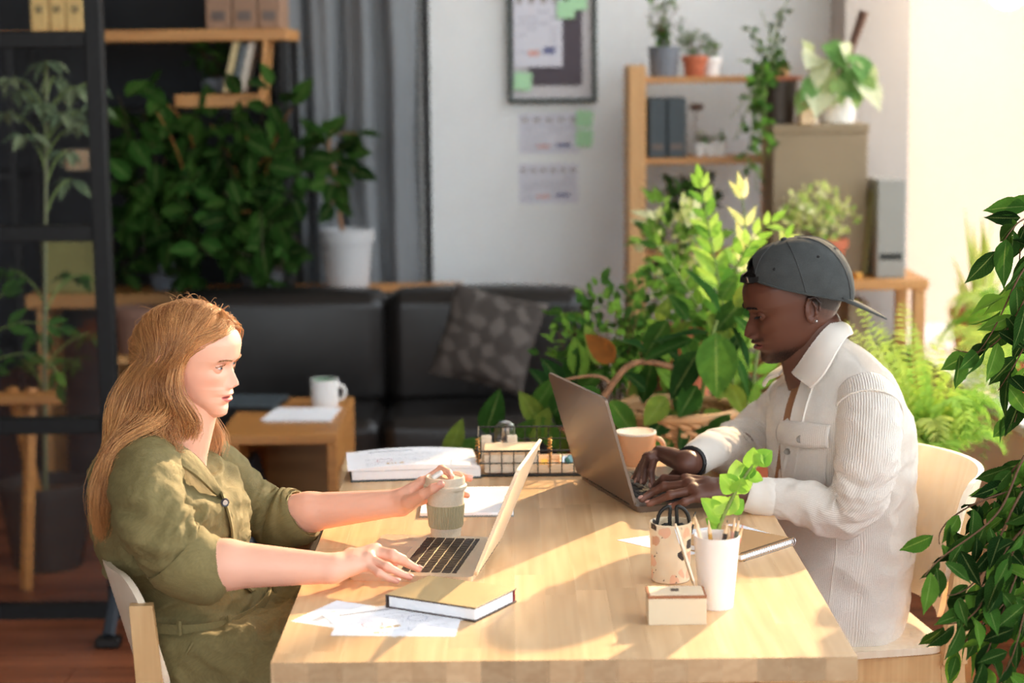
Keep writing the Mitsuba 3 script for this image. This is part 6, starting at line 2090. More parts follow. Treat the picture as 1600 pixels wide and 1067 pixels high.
mat('m_brow', (150, 100, 62), .6)
bp = []
for sy in (-1, 1):
    k = rng.random(150)
    yy = .055 + .18 * k
    zz = .562 + .024 * np.sin(k * 2.3) + (rng.random(150) - .5) * .018 * (1 - .5 * k)
    xx = on_face(whead, WH, np.stack([sy * yy, zz], 1))
    for a_, b_, c_, q in zip(xx, yy, zz, k):
        p0 = np.array([a_ + .002, sy * b_, c_])
        bp.append(toW([p0, p0 + [.004, sy * .014, .006 * (1 - 2 * q)], p0 + [-.002, sy * .032, .006 * (1 - 2.4 * q)]]))
for h_ in (bp[:150], bp[150:]): obj('eyebrow', strands(h_, .00035), 'm_brow', wo, True, label='light brown eyebrow')
lp = []
for sy in (-1, 1):
    for k in np.linspace(-1, 1, 22):
        c_ = np.array([we['ex'], sy * we['ey'], we['ez']])
        az = k * .95
        d = np.array([math.cos(az) * math.cos(.36), math.sin(az), math.sin(.36) * math.cos(az)])
        p0 = c_ + d * we['er'] * 1.1
        lp.append(toW([p0, p0 + d * .018 + [0, 0, .0], p0 + d * .030 + [0, 0, .014]]))
for h_ in (lp[:22], lp[22:]): obj('eyelashes', strands(h_, .0004), 'm_brow', wo, True)

# ---- jumpsuit
C = lambda u, v, y=3.28: W(u, v, y)


def row(v, ub, uf, wid, tilt=0, yaw=-8, sq=.85, y=3.28, k=.55):
    """A body section between a back pixel and a front pixel column at row v."""
    b, f = C(ub, v, y), C(uf, v, y)
    d = f[0] - b[0]
    c = b + (f - b) * k
    return [*c, d * (1 - k), d * k, wid, tilt, yaw, sq]


secs = [row(985, 234, 402, .150, 0), row(950, 226, 404, .155, 0), row(928, 222, 399, .142, 0), row(905, 208, 388, .140, 0), row(860, 176, 374, .148, 0), row(815, 160, 374, .158, 2), row(775, 158, 364, .165, 6), row(745, 164, 346, .172, 12), row(722, 178, 326, .165, 18), row(706, 194, 312, .130, 22), row(696, 204, 303, .095, 24), row(690, 210, 298, .078, 26)]
V, Ss, th = loft(secs, 90, 150)
m0 = grid_mesh(V, True); N = np.array(m0.vertex_normals).reshape(V.shape)
q = V * [1, 1, 1]
fold = (meshkit.fbm(np.stack([V[..., 0] * 16 + V[..., 2] * 10, V[..., 1] * 16, V[..., 2] * 26 - V[..., 0] * 16], -1), 4, 3) - .5) * .020
rid = 1 - np.abs(2 * meshkit.fbm(np.stack([V[..., 0] * 9 + V[..., 2] * 12, V[..., 1] * 10, V[..., 2] * 9 - V[..., 0] * 9], -1), 3, 8) - 1)
fold += .016 * rid ** 3
V = V + N * fold[..., None]
obj('jumpsuit', grid_mesh(V, True, True, False), 'm_linen', wo, 60, label='olive linen jumpsuit with a buttoned front')
# belt
bs_ = [row(960, 227, 404, .160, 0), row(932, 222, 400, .154, 0)]
for r_ in bs_: r_[3] += .018; r_[4] += .014; r_[5] += .018
Vb, _, _ = loft(bs_, 8, 120)
obj('belt', grid_mesh(thicken_open(Vb, .004), True), 'm_linen', wo, 50)
for a_ in (-1.5, -.75, .4, 2.2):
    i = int((a_ + PI) / (2 * PI) * 120) % 120
    p_ = Vb[:, i]; o_ = (p_.mean(0) - Vb.mean((0, 1))); o_[2] = 0; o_ /= np.linalg.norm(o_)
    obj('belt_loop', tube([p_[0] + o_ * .001 - [0, 0, .006], p_[0] + o_ * .0035, p_[-1] + o_ * .0035, p_[-1] + o_ * .001 + [0, 0, .006]], .0042, 6), 'm_linen', wo, 40)
# sleeves
Pn = [W(240, 716, 3.19), W(230, 742, 3.14), W(232, 790, 3.075), W(256, 845, 3.055), W(290, 877, 3.06), W(336, 893, 3.085)]
Rn = [.050, .060, .062, .059, .0535, .0485]
V, L_, t_, r_, fr_ = sleeve(Pn, Rn, 80, 90, 1.0, 5, .0105, .62)
obj('sleeve', grid_mesh(thicken_open(V, .0025), True), 'm_linen', wo, 60)
Cc, tt, aa, bb = fr_


def cuff(fr, rad, k0, k1, out, nt=60, seed=0):
    C_, t, a, b = fr
    n = len(C_); i = np.linspace(k0, k1, 9) * (n - 1)
    ip = lambda A: np.stack([np.interp(i, np.arange(n), A[:, c]) for c in range(3)], 1)
    c, A, B = ip(C_), ip(a), ip(b)
    r = np.interp(i, np.arange(n), rad)
    th = np.linspace(-PI, PI, nt, endpoint=False)
    prof = out * np.array([.3, .9, 1.0, 1.0, .85, 1.0, 1.1, 1.0, .4])
    wob = .0035 * (meshkit.fbm(np.stack([np.cos(th) * 1.5 + 0 * r[:, None], np.sin(th) * 1.5 + 0 * r[:, None], np.arange(9)[:, None] * .6 + 0 * th], -1), 2, seed) - .5)
    rr = (r + prof)[:, None] + wob
    V = c[:, None] + rr[..., None] * (np.cos(th)[None, :, None] * A[:, None] + np.sin(th)[None, :, None] * B[:, None])
    return grid_mesh(thicken_open(V, .006), True)


obj('cuff', cuff(fr_, r_, .73, 1.015, .0085, seed=2), 'm_linen', wo, 60, label='rolled sleeve cuff')
Pf = [W(308, 725, 3.40), W(340, 745, 3.44), W(378, 780, 3.475), W(425, 806, 3.48), elf + (wrf - elf) * .24]
Rf = [.062, .060, .055, .050, .0465]
V, L_, t_, r_, fr_ = sleeve(Pf, Rf, 70, 80, 1.0, 9, .011, .72)
obj('sleeve', grid_mesh(thicken_open(V, .0025), True), 'm_linen', wo, 60)
obj('cuff', cuff(fr_, r_, .75, 1.01, .0075, seed=6), 'm_linen', wo, 60, label='rolled sleeve cuff')
# collar and lapels, placket
ctr = lambda u, v, y: W(u, v, y)
inn = [W(222, 688, 3.29), W(240, 682, 3.225), W(275, 692, 3.205), W(305, 712, 3.215), W(330, 742, 3.225), W(346, 768, 3.236)]
outn = [W(205, 698, 3.29), W(232, 706, 3.17), W(272, 722, 3.155), W(304, 742, 3.165), W(326, 762, 3.19), W(341, 775, 3.228)]
obj('collar', ribbon(inn, outn, .004, 30, 6, .005), 'm_linen', wo, 50, label='open lapel collar')
inn2 = [W(222, 688, 3.29), W(242, 684, 3.34), W(285, 692, 3.37), W(318, 715, 3.355), W(337, 744, 3.31), W(349, 770, 3.26)]
out2 = [W(206, 698, 3.30), W(238, 700, 3.40), W(288, 706, 3.43), W(328, 728, 3.41), W(350, 752, 3.35), W(357, 776, 3.275)]
obj('collar', ribbon(inn2, out2, .004, 30, 6, .005), 'm_linen', wo, 50, label='open lapel collar')
pa = [W(345, 768, 3.222), W(353, 790, 3.206), W(361, 820, 3.20), W(365, 862, 3.198), W(374, 900, 3.20), W(392, 922, 3.20)]
pb = [W(353, 772, 3.252), W(364, 790, 3.24), W(371, 820, 3.235), W(373, 862, 3.233), W(382, 900, 3.235), W(400, 922, 3.235)]
obj('placket', ribbon(pa, pb, .0035, 30, 5, .003), 'm_linen', wo, 40)
mat('m_buttonrim', (40, 40, 48), .35); mat('m_buttonin', (176, 168, 158), .4)
for u, v in ((351, 785), (362, 861)):
    c_ = W(u, v, 3.196)
    k_ = obj('button', button(c_, (.55, -.83, .1), .0076), 'm_buttonrim', wo, 40, label='dark rimmed button')
    obj('centre', moved(lathe([(.0001, .0022), (.0045, .0024), (.0046, .0030), (.0001, .0029)], 20), c_, np.stack([np.array([.83, .55, 0]), np.cross([.55, -.83, .1], [.83, .55, 0]), np.array([.55, -.83, .1])], 1)), 'm_buttonin', k_, 40)
# trousers: thighs under the table, shins, feet
mat('m_shoe', (226, 220, 210), .5)
lg_ = SDF([-.66, 2.98, .06], [.16, 3.58, .92], .0065)
for s, y in ((-1, 3.175), (1, 3.385)):
    w_ = C(312, 956, 3.28 + s * .055); hip = C(330, 1000, 3.28 + s * .085); knee = np.array([.03, y, .525]); ank = np.array([.03, y, .10])
    lg_.cone(w_, hip, .066, .097, .05)
    lg_.cone(hip, hip * .45 + knee * .55 + [0, 0, .012], .096, .082, .05)
    lg_.cone(hip * .45 + knee * .55 + [0, 0, .012], knee, .082, .068, .03)
    lg_.cone(knee, ank, .066, .052, .02)
lg_.cone(C(328, 1010, 3.2), C(328, 1010, 3.36), .093, .093, .05)
zc_ = C(312, 948)[2]
lg_.F = np.maximum(lg_.F, (np.arange(lg_.n[2]) * lg_.h + lg_.lo[2] - zc_)[None, None, :].astype(np.float32))
lm_ = lg_.mesh(8)
n_ = np.array(lm_.vertex_normals); p_ = lm_.vertices
hipk = np.exp(-((p_[:, 0] + .36) / .16) ** 2)
rid = 1 - np.abs(2 * meshkit.fbm(np.stack([p_[:, 0] * 11 + p_[:, 2] * 16, p_[:, 1] * 8, p_[:, 2] * 12 - p_[:, 0] * 7], -1), 3, 14) - 1)
lm_.vertices = p_ + n_ * (.016 * rid ** 3 * (.5 + hipk) + .010 * (meshkit.fbm(p_ * 16, 3, 5) - .5))[:, None]
obj('trousers', lm_, 'm_linen', wo, True, label='olive trouser part of the jumpsuit')
for s, y in ((-1, 3.175), (1, 3.385)):
    ank = np.array([.03, y, .10])
    sh_ = SDF([ank[0] - .12, y - .08, -.005], [ank[0] + .24, y + .08, .16], .004)
    sh_.cone([ank[0] - .03, y, .045], [ank[0] + .13, y, .035], .042, .036, .02); sh_.cone(ank, [ank[0] - .02, y, .05], .042, .042, .02)
    sh_.F = np.maximum(sh_.F, -(np.arange(sh_.n[2]) * .004 - .005)[None, None, :].astype(np.float32))
    obj('shoe', sh_.mesh(3), 'm_shoe', wo, True)
# pocket edge on the hip
ri_ = trimesh.ray.ray_triangle.RayMeshIntersector(lm_)
pe_ = []
for u, v in ((298, 944), (306, 962), (306, 985), (300, 1006), (291, 1022)):
    d = ray(u, v); d /= np.linalg.norm(d)
    h_ = ri_.intersects_location([EYE], [d], multiple_hits=False)[0]
    if len(h_): pe_.append(h_[0])
if len(pe_) > 2: obj('pocket_edge', tube(spline(pe_, 20), .0032, 6), 'm_linen', wo, 60)

# ---- hair
def hairfn(p, n, uv):
    a = cell_rand(dr.floor(uv.x * 9973), 1)
    b = fbm(p.x * 40, p.y * 40, p.z * 6, 2)
    return mix(S((144, 88, 46)), S((226, 170, 108)), dr.clip(.6 * a + .75 * b - .15, 0, 1))


scene['m_hair'] = {'type': 'twosided', 'bsdf': {'type': 'principled', 'base_color': proc(hairfn), 'roughness': .38, 'specular': .6, 'sheen': .3}}
rng = np.random.default_rng(11)
ec_ = np.array([-.03, 0, .575]); er_ = np.array([.475, .385, .45])


def pushout(P, k=1.0):
    """Keeps hair in head units outside the skull."""
    d = (P - ec_) / (er_ * k)
    n = np.linalg.norm(d, axis=-1, keepdims=True)
    return np.where(n < 1, ec_ + d / np.maximum(n, 1e-6) * er_ * k, P)


toH = lambda p: ((np.asarray(p, float) - OH) @ RH) / WH
paths = []


def strand(ctrl, n=16, jit=.012, k=1.02, wave=.006):
    ctrl = np.asarray(ctrl, float)
    P = spline(ctrl, n)
    t = np.linspace(0, 1, n)[:, None]
    o = rng.normal(0, jit * rng.choice([.8, 2.2]), (1, 3)) * np.minimum(1, t * 3 + .15)
    P = P + o + wave * np.sin(t * rng.uniform(4, 8) + rng.uniform(0, 6, (1, 3))) * t
    P = pushout(P, k + rng.uniform(0, .045))
    return toW(P)


NB = 4300
for i in range(NB):
    s = rng.random()                     # where along the parting, front to crown/back
    side = -1 if rng.random() < .62 else 1
    # parting curve on top: from the hairline over the crown to the nape
    ang_ = math.radians(38 + 150 * s)
    root = np.array([ec_[0] + er_[0] * math.cos(ang_) * 1.0, .03 + side * .012 * rng.random(), ec_[2] + er_[2] * math.sin(ang_)])
    px_ = root[0]
    q = rng.random()
    if side < 0:                          # the near side
        if s < .16:                       # swept from the forehead hairline back over the temple, then down before the ear
            a1 = [.31 - .16 * q, -.27 - .04 * q, .80]; a2 = [.10 - .12 * q, -.38, .62]
            a3 = [.06 - .10 * q, -.405, .46]; a4 = toH(W(282 - 22 * q, 612, 3.185)); a5 = toH(W(303 - 34 * q, 645, 3.185)); a6 = toH(W(308 - 40 * q, 676 + 14 * rng.random(), 3.20))
            P = strand([root, a1, a2, a3, a4, a5, a6], 18, .010, 1.02, .008)
        else:
            e = (s - .16) / .84
            a1 = [px_ * .92 - .02, -.30 + .14 * e ** 2, min(.83, root[2] - .10) - .04 * e]; a2 = [.04 - .44 * e, -.40 + .18 * e ** 2, .58 - .10 * e]
            a3 = [-.10 - .40 * e, -.405 + .18 * e ** 2, .34 - .06 * e]
            ue = 292 - 105 * e ** .8 - 12 * q
            a4 = toH(W(max(ue - 12, 178), 648, 3.185 + .06 * e)); 
            if q < .55:                   # falls behind the shoulder, down the back
                a4 = toH(W(max(ue - 20, 176), 640, 3.18 + .06 * e)); a5 = toH(W(196 - 22 * e - 6 * rng.random(), 690, 3.14 + .05 * e)); hl = rng.random()
                a55 = toH(W(158 + 12 * rng.random(), 735, 3.12)); a6 = toH(W(146 + 10 * rng.random() + 6 * hl, 770 + 75 * hl, 3.11 + .04 * rng.random()))
                P = strand([root, a1, a2, a3, a4, a5, a55, a6], 22, .016, 1.02, .010)
            else:                         # lies on the shoulder
                a5 = toH(W(250 - 70 * e + 40 * (1 - e) * rng.random(), 682, 3.17 + .03 * e)); a6 = toH(W(285 - 95 * e, 690 + 14 * (1 - e), 3.165))
                P = strand([root, a1, a2, a3, a4, a5, a6], 20, .016, 1.02, .010)
    else:                                 # the far side
        e = s
        a1 = [px_ * .9 - .02, .30 - .12 * e ** 2, min(.83, root[2] - .10)]; a2 = [.20 - .58 * e, .39 - .12 * e ** 2, .58 - .08 * e]; a3 = [.16 - .55 * e, .40, .34]
        a4 = toH(W(318 - 110 * e + 10 * q, 640, 3.36)); a5 = toH(W(336 - 130 * e + 14 * q, 676, 3.37)); a6 = toH(W(332 - 130 * e + 18 * q, 702 + 10 * rng.random() + 60 * e, 3.36))
        P = strand([root, a1, a2, a3, a4, a5, a6], 18, .016, 1.02, .010)
    paths.append(P)
# fly-away wisps along the crown and the hanging edge
for i in range(46):
    s = rng.random()
    px_ = .36 - .72 * s; side = rng.choice([-1, 1]); yy = side * .16 * rng.random()
    tt_ = np.clip(1 - ((px_ - ec_[0]) / er_[0]) ** 2 - (yy / er_[1]) ** 2, .02, 1)
    r0_ = np.array([px_, yy, ec_[2] + er_[2] * math.sqrt(tt_) * 1.03])
    d = (r0_ - ec_) / er_; d /= np.linalg.norm(d)
    f = np.array([rng.normal(0, .05) - .03, rng.normal(0, .03), 0])
    paths.append(spline(toW(np.array([r0_, r0_ + d * .03 + f * .5, r0_ + d * (.040 + .03 * rng.random()) + f * 1.2, r0_ + d * (.03 + .04 * rng.random()) + f * 1.7])), 9))
ms, uvs = [], []
for P in paths:
    m = tube(P, np.interp(np.linspace(0, 1, len(P)), [0, .1, .8, 1], [.0004, .0007, .0006, .0002]) * rng.uniform(.6, 1.1), 3, False)
    ms.append(m); uvs.append(np.full((len(m.vertices), 2), rng.random()))
hm_ = cat(*ms)
obj('hair', hm_, 'm_hair', wo, True, label='long loose strawberry blond hair', uv=np.vstack(uvs))
# scalp under the strands
sel = whead.copy()
l = sel.vertices / WH
d = (l - ec_) / er_
keep = (l[:, 2] > .50 + .0 * l[:, 0]) & ((l[:, 0] < .06) | (l[:, 2] > .66 + .42 * (l[:, 0] - .06) + .10 * np.clip(1 - np.abs(l[:, 1]) / .2, 0, 1) * (l[:, 0] > .2)))
keep |= (l[:, 0] < -.10) & (l[:, 2] > .16)
keep &= ~((np.abs(l[:, 1]) > .33) & (np.linalg.norm(l[:, [0, 2]] - np.array([-.095, .455]), axis=1) < .135))
fk_ = keep[sel.faces].all(1)
cap_ = trimesh.Trimesh(sel.vertices + .0035 * np.array(sel.vertex_normals), sel.faces[fk_], process=False); cap_.remove_unreferenced_vertices()
cap_.vertices = cap_.vertices @ RH.T + OH
mat('m_scalphair', (168, 112, 62), .6)
obj('scalp_hair', cap_, 'm_scalphair', wo, True)
# ------------------------------------------------------------------ the man
ma = thing('person', 'man in a backwards cap and cream corduroy jacket typing on a laptop', 'person')
MH = .218
RM = rz(180 + 3) @ eul(0, 15, 0)
mhead, me = head_mesh(MH, True)
MY = 3.83
earm = W(1268, 484, MY - .078)
OM = earm - RM @ (np.array([-.095, .368, .455]) * MH)
toM = lambda p: (np.asarray(p, float) * MH) @ RM.T + OM
fromM = lambda p: ((np.asarray(p, float) - OM) @ RM) / MH
loc = mhead.vertices / MH
x, y, z = loc.T; ay = np.abs(y)
mcol = np.tile(S((94, 57, 43)), (len(loc), 1))


def blend_col(k, c):
    global mcol
    k = np.clip(k, 0, 1)[:, None]
    mcol = mcol * (1 - k) + np.array(S(c)) * k


blend_col(.5 * gauss(ay - .2, .1) * gauss(z - .42, .1) * (x > 0), (106, 64, 47))
lipm = np.clip(1 - (ay / (me['mw'] * 1.05)) ** 2, 0, 1)
lips = (((z > .2165) & (z < .2165 + .036 * lipm ** .6)) | ((z <= .2165) & (z > .2165 - .046 * lipm ** .6))) & (x > .25) & (lipm > 0)
blend_col(lips * 1.0, (122, 66, 58))
blend_col(((np.abs(z - .2165) < .005) & (lipm > .25) & (x > .3)) * 1.0, (48, 26, 24))
nzv = meshkit.noise(loc * 160, 3)
beard = np.clip(gauss(z - .02, .10) * np.clip((x + .02) / .14, 0, 1) + .9 * gauss(z - .06, .09) * np.clip((x - .12) / .14, 0, 1) + 1.0 * gauss(z - .272, .020) * (ay < .17) * (x > .3), 0, 1) * (~lips)
jaw = gauss(z - (.10 + .12 * np.clip(.15 - x, 0, .3)), .055) * np.clip((x + .14) / .12, 0, 1) * np.clip((.36 - x) / .15, 0, 1) * .5
blend_col((beard + jaw) * (.45 + .5 * nzv), (34, 22, 18))
hz_ = .80 - .0 * x
hair_k = np.clip((z - np.interp(x, [-.4, -.2, -.05, .05, .2, .3, .45], [.30, .42, .60, .70, .76, .80, .81])) / .02, 0, 1)
blend_col(hair_k * (.80 + .2 * nzv), (26, 19, 17))
fade = np.clip((z - np.interp(x, [-.4, -.2, -.05, .05, .2, .3, .45], [.18, .30, .52, .64, .73, .78, .80])) / .06, 0, 1) * (1 - hair_k)
blend_col(fade * .55 * nzv * 1.3, (40, 28, 24))
r_eye = np.sqrt((x - me['ex']) ** 2 + (ay - me['ey']) ** 2 + (z - me['ez']) ** 2)
el_ = np.degrees(np.arctan2(z - me['ez'], x - me['ex']))
lid = (r_eye < me['er'] * 1.13) & (r_eye > me['er'] * .9)
blend_col((lid & (el_ > -12) & (el_ < -2)) * 1.0, (22, 14, 12))
headm = mhead.copy(); headm.vertices = mhead.vertices @ RM.T + OM
mnk0, mnk1 = toM([-.13, 0, .20]), W(1318, 640, MY)
s_ = SDF([mnk1[0] - .28, MY - .26, .62], [mnk1[0] + .22, MY + .26, 1.2], .0045)
s_.cone(mnk0, W(1292, 585, MY), .058, .060, .02)
s_.cone(W(1292, 585, MY), mnk1, .060, .066, .03)
s_.cone(toM([.08, 0, .10]), W(1270, 610, MY), .034, .045, .03)
s_.ell(W(1300, 690, MY), [.085, .16, .11], None, .04)
s_.cone(W(1330, 645, MY - .11), W(1300, 645, MY + .13), .04, .04, .03)
s_.ell(W(1310, 790, MY), [.09, .13, .12], None, .04)
mneck = s_.mesh(4)
LZ = TZ + .0125
nf2 = [[Wz(1071, 750, .802), Wz(1038, 748, .797), Wz(1028, 756, .783), Wz(1021, 764, .768)],
       [Wz(1077, 757, .800), Wz(1038, 760, .792), Wz(1018, 770, .778), Wz(1003, 780, .767)],
       [Wz(1083, 766, .795), Wz(1048, 773, .787), Wz(1029, 781, .775), Wz(1014, 787, .767)],
       [Wz(1091, 776, .787), Wz(1070, 784, .779), Wz(1059, 788, .771), Wz(1049, 791, .766)]]
nth2 = [Wz(1100, 756, .785), Wz(1072, 758, .775), Wz(1058, 766, .769), Wz(1046, 772, .767)]
wrn2 = Wz(1142, 766, .790)
eln2 = W(1312, 799, 3.592)
marm_n = arm_hand(W(1345, 765, 3.588), eln2, wrn2, (.022, .030, .027), nf2, nth2, .0084, .0022, .0135)
ff2 = [[Wz(1040, 712, .822), Wz(1023, 714, .818), Wz(1017, 736, .795), Wz(1019, 757, .769)],
       [Wz(1034, 708, .824), Wz(1015, 713, .820), Wz(1009, 730, .796), Wz(1006, 752, .769)],
       [Wz(1030, 706, .822), Wz(1010, 714, .816), Wz(1001, 730, .794), Wz(997, 750, .769)],
       [Wz(1028, 706, .816), Wz(1008, 720, .806), Wz(998, 733, .788), Wz(991, 746, .769)]]
fth2 = [Wz(1066, 722, .812), Wz(1064, 733, .796), Wz(1056, 740, .786), Wz(1047, 746, .776)]
wrf2 = Wz(1074, 724, .822)
elf2 = W(1172, 688, 4.05)
marm_f = arm_hand(W(1200, 668, 4.06), elf2, wrf2, (.020, .026, .026), ff2, fth2, .0084, .0022, .0135)
mskin = np.array(S((92, 58, 46)))
mbody = union([headm, mneck, marm_n, marm_f])
cols = color_from(mbody, [(headm, mcol), (mneck, np.array(S((88, 54, 41)))), (marm_n, hand_col(marm_n, nf2 + [nth2], mskin, S((150, 104, 88)))), (marm_f, hand_col(marm_f, ff2 + [fth2], mskin, S((150, 104, 88))))])
obj('body', mbody, 'm_skin', ma, True, label='dark brown skin', color=cols)
mat('m_nailm', (196, 150, 136), .25)
obj('finger_nails', nails(nf2, nth2, (0, -.15, 1), .0084), 'm_nailm', ma, 60)
obj('finger_nails', nails(ff2, fth2, (-.8, -.3, .4), .0084), 'm_nailm', ma, 60)
for sy in (-1, 1):
    m, c_ = eye_mesh(MH, me, sy, (48, 30, 22), (1, .0, -.45))
    m.vertices = m.vertices @ RM.T + OM
    obj('eye', m, 'm_eye', ma, True, color=c_)
rng = np.random.default_rng(21)
mat('m_darkhair', (22, 16, 14), .7)
bp = []
for sy in (-1, 1):
    k = rng.random(230)
    yy = .055 + .185 * k
    zz = .568 + .022 * np.sin(k * 2.4) + (rng.random(230) - .5) * .022 * (1 - .5 * k)
    xx = on_face(mhead, MH, np.stack([sy * yy, zz], 1))
    for a_, b_, c_, q in zip(xx, yy, zz, k):
        p0 = np.array([a_ + .002, sy * b_, c_])
        bp.append(toM([p0, p0 + [.003, sy * .014, .006 * (1 - 2 * q)], p0 + [-.002, sy * .032, .006 * (1 - 2.4 * q)]]))
for h_ in (bp[:230], bp[230:]): obj('eyebrow', strands(h_, .0005), 'm_darkhair', ma, True, label='black eyebrow')
lp = []
for sy in (-1, 1):
    for k in np.linspace(-1, 1, 26):
        c_ = np.array([me['ex'], sy * me['ey'], me['ez']]); az = k * .95
        d = np.array([math.cos(az) * math.cos(.12), math.sin(az), -.12 * math.cos(az)])
        p0 = c_ + d * me['er'] * 1.1
        lp.append(toM([p0, p0 + d * .018 + [0, 0, -.008], p0 + d * .034 + [0, 0, -.010]]))
for h_ in (lp[:26], lp[26:]): obj('eyelashes', strands(h_, .0005), 'm_darkhair', ma, True)
# short curls showing under the cap's front
cp = []
for i in range(900):
    yy = (rng.random() - .5) * .56; zz = .80 + rng.random() * .15
    xx = float(on_face(mhead, MH, np.array([[yy, zz]]))[0])
    p0 = np.array([xx - .004, yy, zz]); a0 = rng.random() * 6.28
    pp_ = [p0 + np.array([.012 * t, .012 * math.cos(a0 + 5 * t) - .012 * math.cos(a0), .012 * math.sin(a0 + 5 * t) - .012 * math.sin(a0)]) for t in (0, .4, .8, 1.2)]
    cp.append(toM(pp_))
obj('hair', strands(cp, .0006), 'm_darkhair', ma, True, label='short black curls')
# earring
e_ = toM([-.105, .372, .352]) + np.array([0, -.010, 0])
eg = trimesh.creation.icosphere(2, .0028)
one('earring', moved(eg, e_), 'm_chrome', 'small silver stud in the left ear of the man in the cap', 'earring', smooth=True)
# ---- cap, worn backwards
mat('m_cap', proc(lambda p, n, uv: mi.Color3f(S((66, 69, 69))) * (.62 + .8 * fbm(p.x * 40, p.y * 40, p.z * 40, 4) * .55 + .45 * noise(p.x * 900, p.y * 900, p.z * 900) * .6)), .85, .2)
mat('m_capin', (20, 20, 21), .8)
cc = np.array([-.072, 0, .60]); cr = np.array([.515, .440, .475])
np_, nr_ = 150, 46
phi = np.linspace(-PI, PI, np_, endpoint=False)


def cap_rim(ph):
    """Height (head units) of the cap's lower edge: high at the forehead, low behind."""
    c = np.cos(ph)
    z = .615 + .265 * c
    arch = np.clip(1 - (np.degrees(np.abs(ph)) / 38) ** 2, 0, 1) ** .5 * .13      # the gap over the strap
    return z + arch


def cap_pt(ph, zz, off=0.0):
    q = np.clip(1 - ((zz - cc[2]) / (cr[2] + off)) ** 2, 0, 1) ** .40
    return np.stack([cc[0] + (cr[0] + off) * q * np.cos(ph), cc[1] + (cr[1] + off) * q * np.sin(ph), zz + 0 * ph], -1)


def cap_shell(off):
    V = []
    zr = cap_rim(phi)
    for k in np.linspace(0, 1, nr_):
        zz = zr + (cc[2] + cr[2] + off - .0005 - zr) * math.sin(k * PI / 2)
        V.append(cap_pt(phi, zz, off))
    return np.array(V)


o_ = cap_shell(.012); i_ = cap_shell(.0)
wr_ = .010 * (meshkit.fbm(np.stack([o_[..., 0] * 7, o_[..., 1] * 7, o_[..., 2] * 16], -1), 3, 4) - .5)
o_ = o_ + wr_[..., None] * np.stack([np.cos(phi), np.sin(phi), 0 * phi], -1)[None]
ring = np.concatenate([i_[::-1], o_], 0)
m = grid_mesh(ring, True, True, True); m.vertices = toM(m.vertices)
cap = one('cap', m, 'm_cap', 'dark grey washed cap worn backwards on the man\'s head', 'cap', smooth=50)
ck = cap
for a_ in np.radians([35, 90, 145, 180, -145, -90, -35]):
    zz = np.linspace(cap_rim(np.array([a_]))[0] + .004, cc[2] + cr[2] + .006, 26)
    P = cap_pt(np.full(26, a_), zz, .0145)
    obj('seam', tube(toM(P), .0014, 5), 'm_cap', ck, 60)
for a_ in np.radians([62, 118, 160, -62, -118, -160]):
    P = cap_pt(np.array([a_]), np.array([.90]), .015)[0]
    d = P - cc; d /= np.linalg.norm(d)
    obj('eyelet', moved(lathe([(.0012, 0), (.0028, .0002), (.0030, .0010), (.0016, .0014), (.0012, .0006)], 16), toM(P), RM @ frame(np.cross(d, [0, 0, 1.]), d)), 'm_capin', ck, 50)
bt = trimesh.creation.icosphere(2, .0065); bt.vertices *= [1, 1, .6]
obj('top_button', moved(bt, toM([cc[0], 0, cc[2] + cr[2] + .018]), RM), 'm_cap', ck, True)
rimP = cap_pt(phi, cap_rim(phi) + .006, .016)
arch_ = np.abs(np.degrees(phi)) > 39
rp = np.roll(rimP, -(np_ // 2), axis=0)[:]          # starts at the back
rp = rp[np.roll(arch_, -(np_ // 2))]
# lower band as a tube that follows the rim outside the gap
order = np.argsort(np.mod(phi[arch_] + 2 * PI, 2 * PI))
obj('edge_band', tube(toM(rimP[arch_][order]), .0022, 6), 'm_cap', ck, 60)
# strap over the gap
sp_ = np.linspace(-41, 41, 20)
z0_ = cap_rim(np.radians(np.array([42.])))[0]
sa_ = cap_pt(np.radians(sp_), np.full(20, z0_ + .004), .010); sb_ = cap_pt(np.radians(sp_), np.full(20, z0_ + .05), .012)
obj('strap', ribbon(toM(sa_), toM(sb_), .003, 24, 4), 'm_capin', ck, 40, label='black closing strap')
obj('buckle', moved(cbox(.002, .007, .011, .0006), toM(cap_pt(np.radians(np.array([24.])), np.array([z0_ + .035]), .028)[0]), RM @ rz(20)), 'm_chrome', ck)
obj('lining', (lambda mm: (setattr(mm, 'vertices', toM(mm.vertices)), mm)[1])(grid_mesh(cap_shell(-.004)[::-1], True)), 'm_capin', ck, 60)
# brim, behind
bw = np.linspace(-1, 1, 31)
inner = cap_pt(np.radians(180 + bw * 52), np.full(31, .0) + cap_rim(np.radians(180 + bw * 52)) + .018, .006)
outer = inner.copy()
outer[:, 0] -= .25 * (1 - np.abs(bw) ** 2.4) + .02
outer[:, 1] *= 1.02
outer[:, 2] += -.235 * (1 - np.abs(bw) ** 2.4) - .02
outer[:, 2] += .0
obj('brim', ribbon(toM(inner), toM(outer), .0032, 40, 12, .004), 'm_cap', ck, 40)

# ---- shirt jacket
CWC = [S((232, 225, 216)), S((200, 191, 180))]


def cord(p, n, uv):
    w = .5 + .5 * dr.sin(uv.x * (2 * PI / .0042))
    return mix(CWC[1], CWC[0], .15 + .70 * w + .3 * fbm(p.x * 18, p.y * 18, p.z * 18, 3) - .1)


mat('m_cord', proc(cord), .85, .2, sheen=.4, bump=proc(lambda p, n, uv: .5 + .5 * dr.sin(uv.x * (2 * PI / .0042)), .0004), bscale=.0010)
mat('m_cordplain', plaster((222, 215, 205), 17, .14), .85, .2, sheen=.4)
YC = 3.84


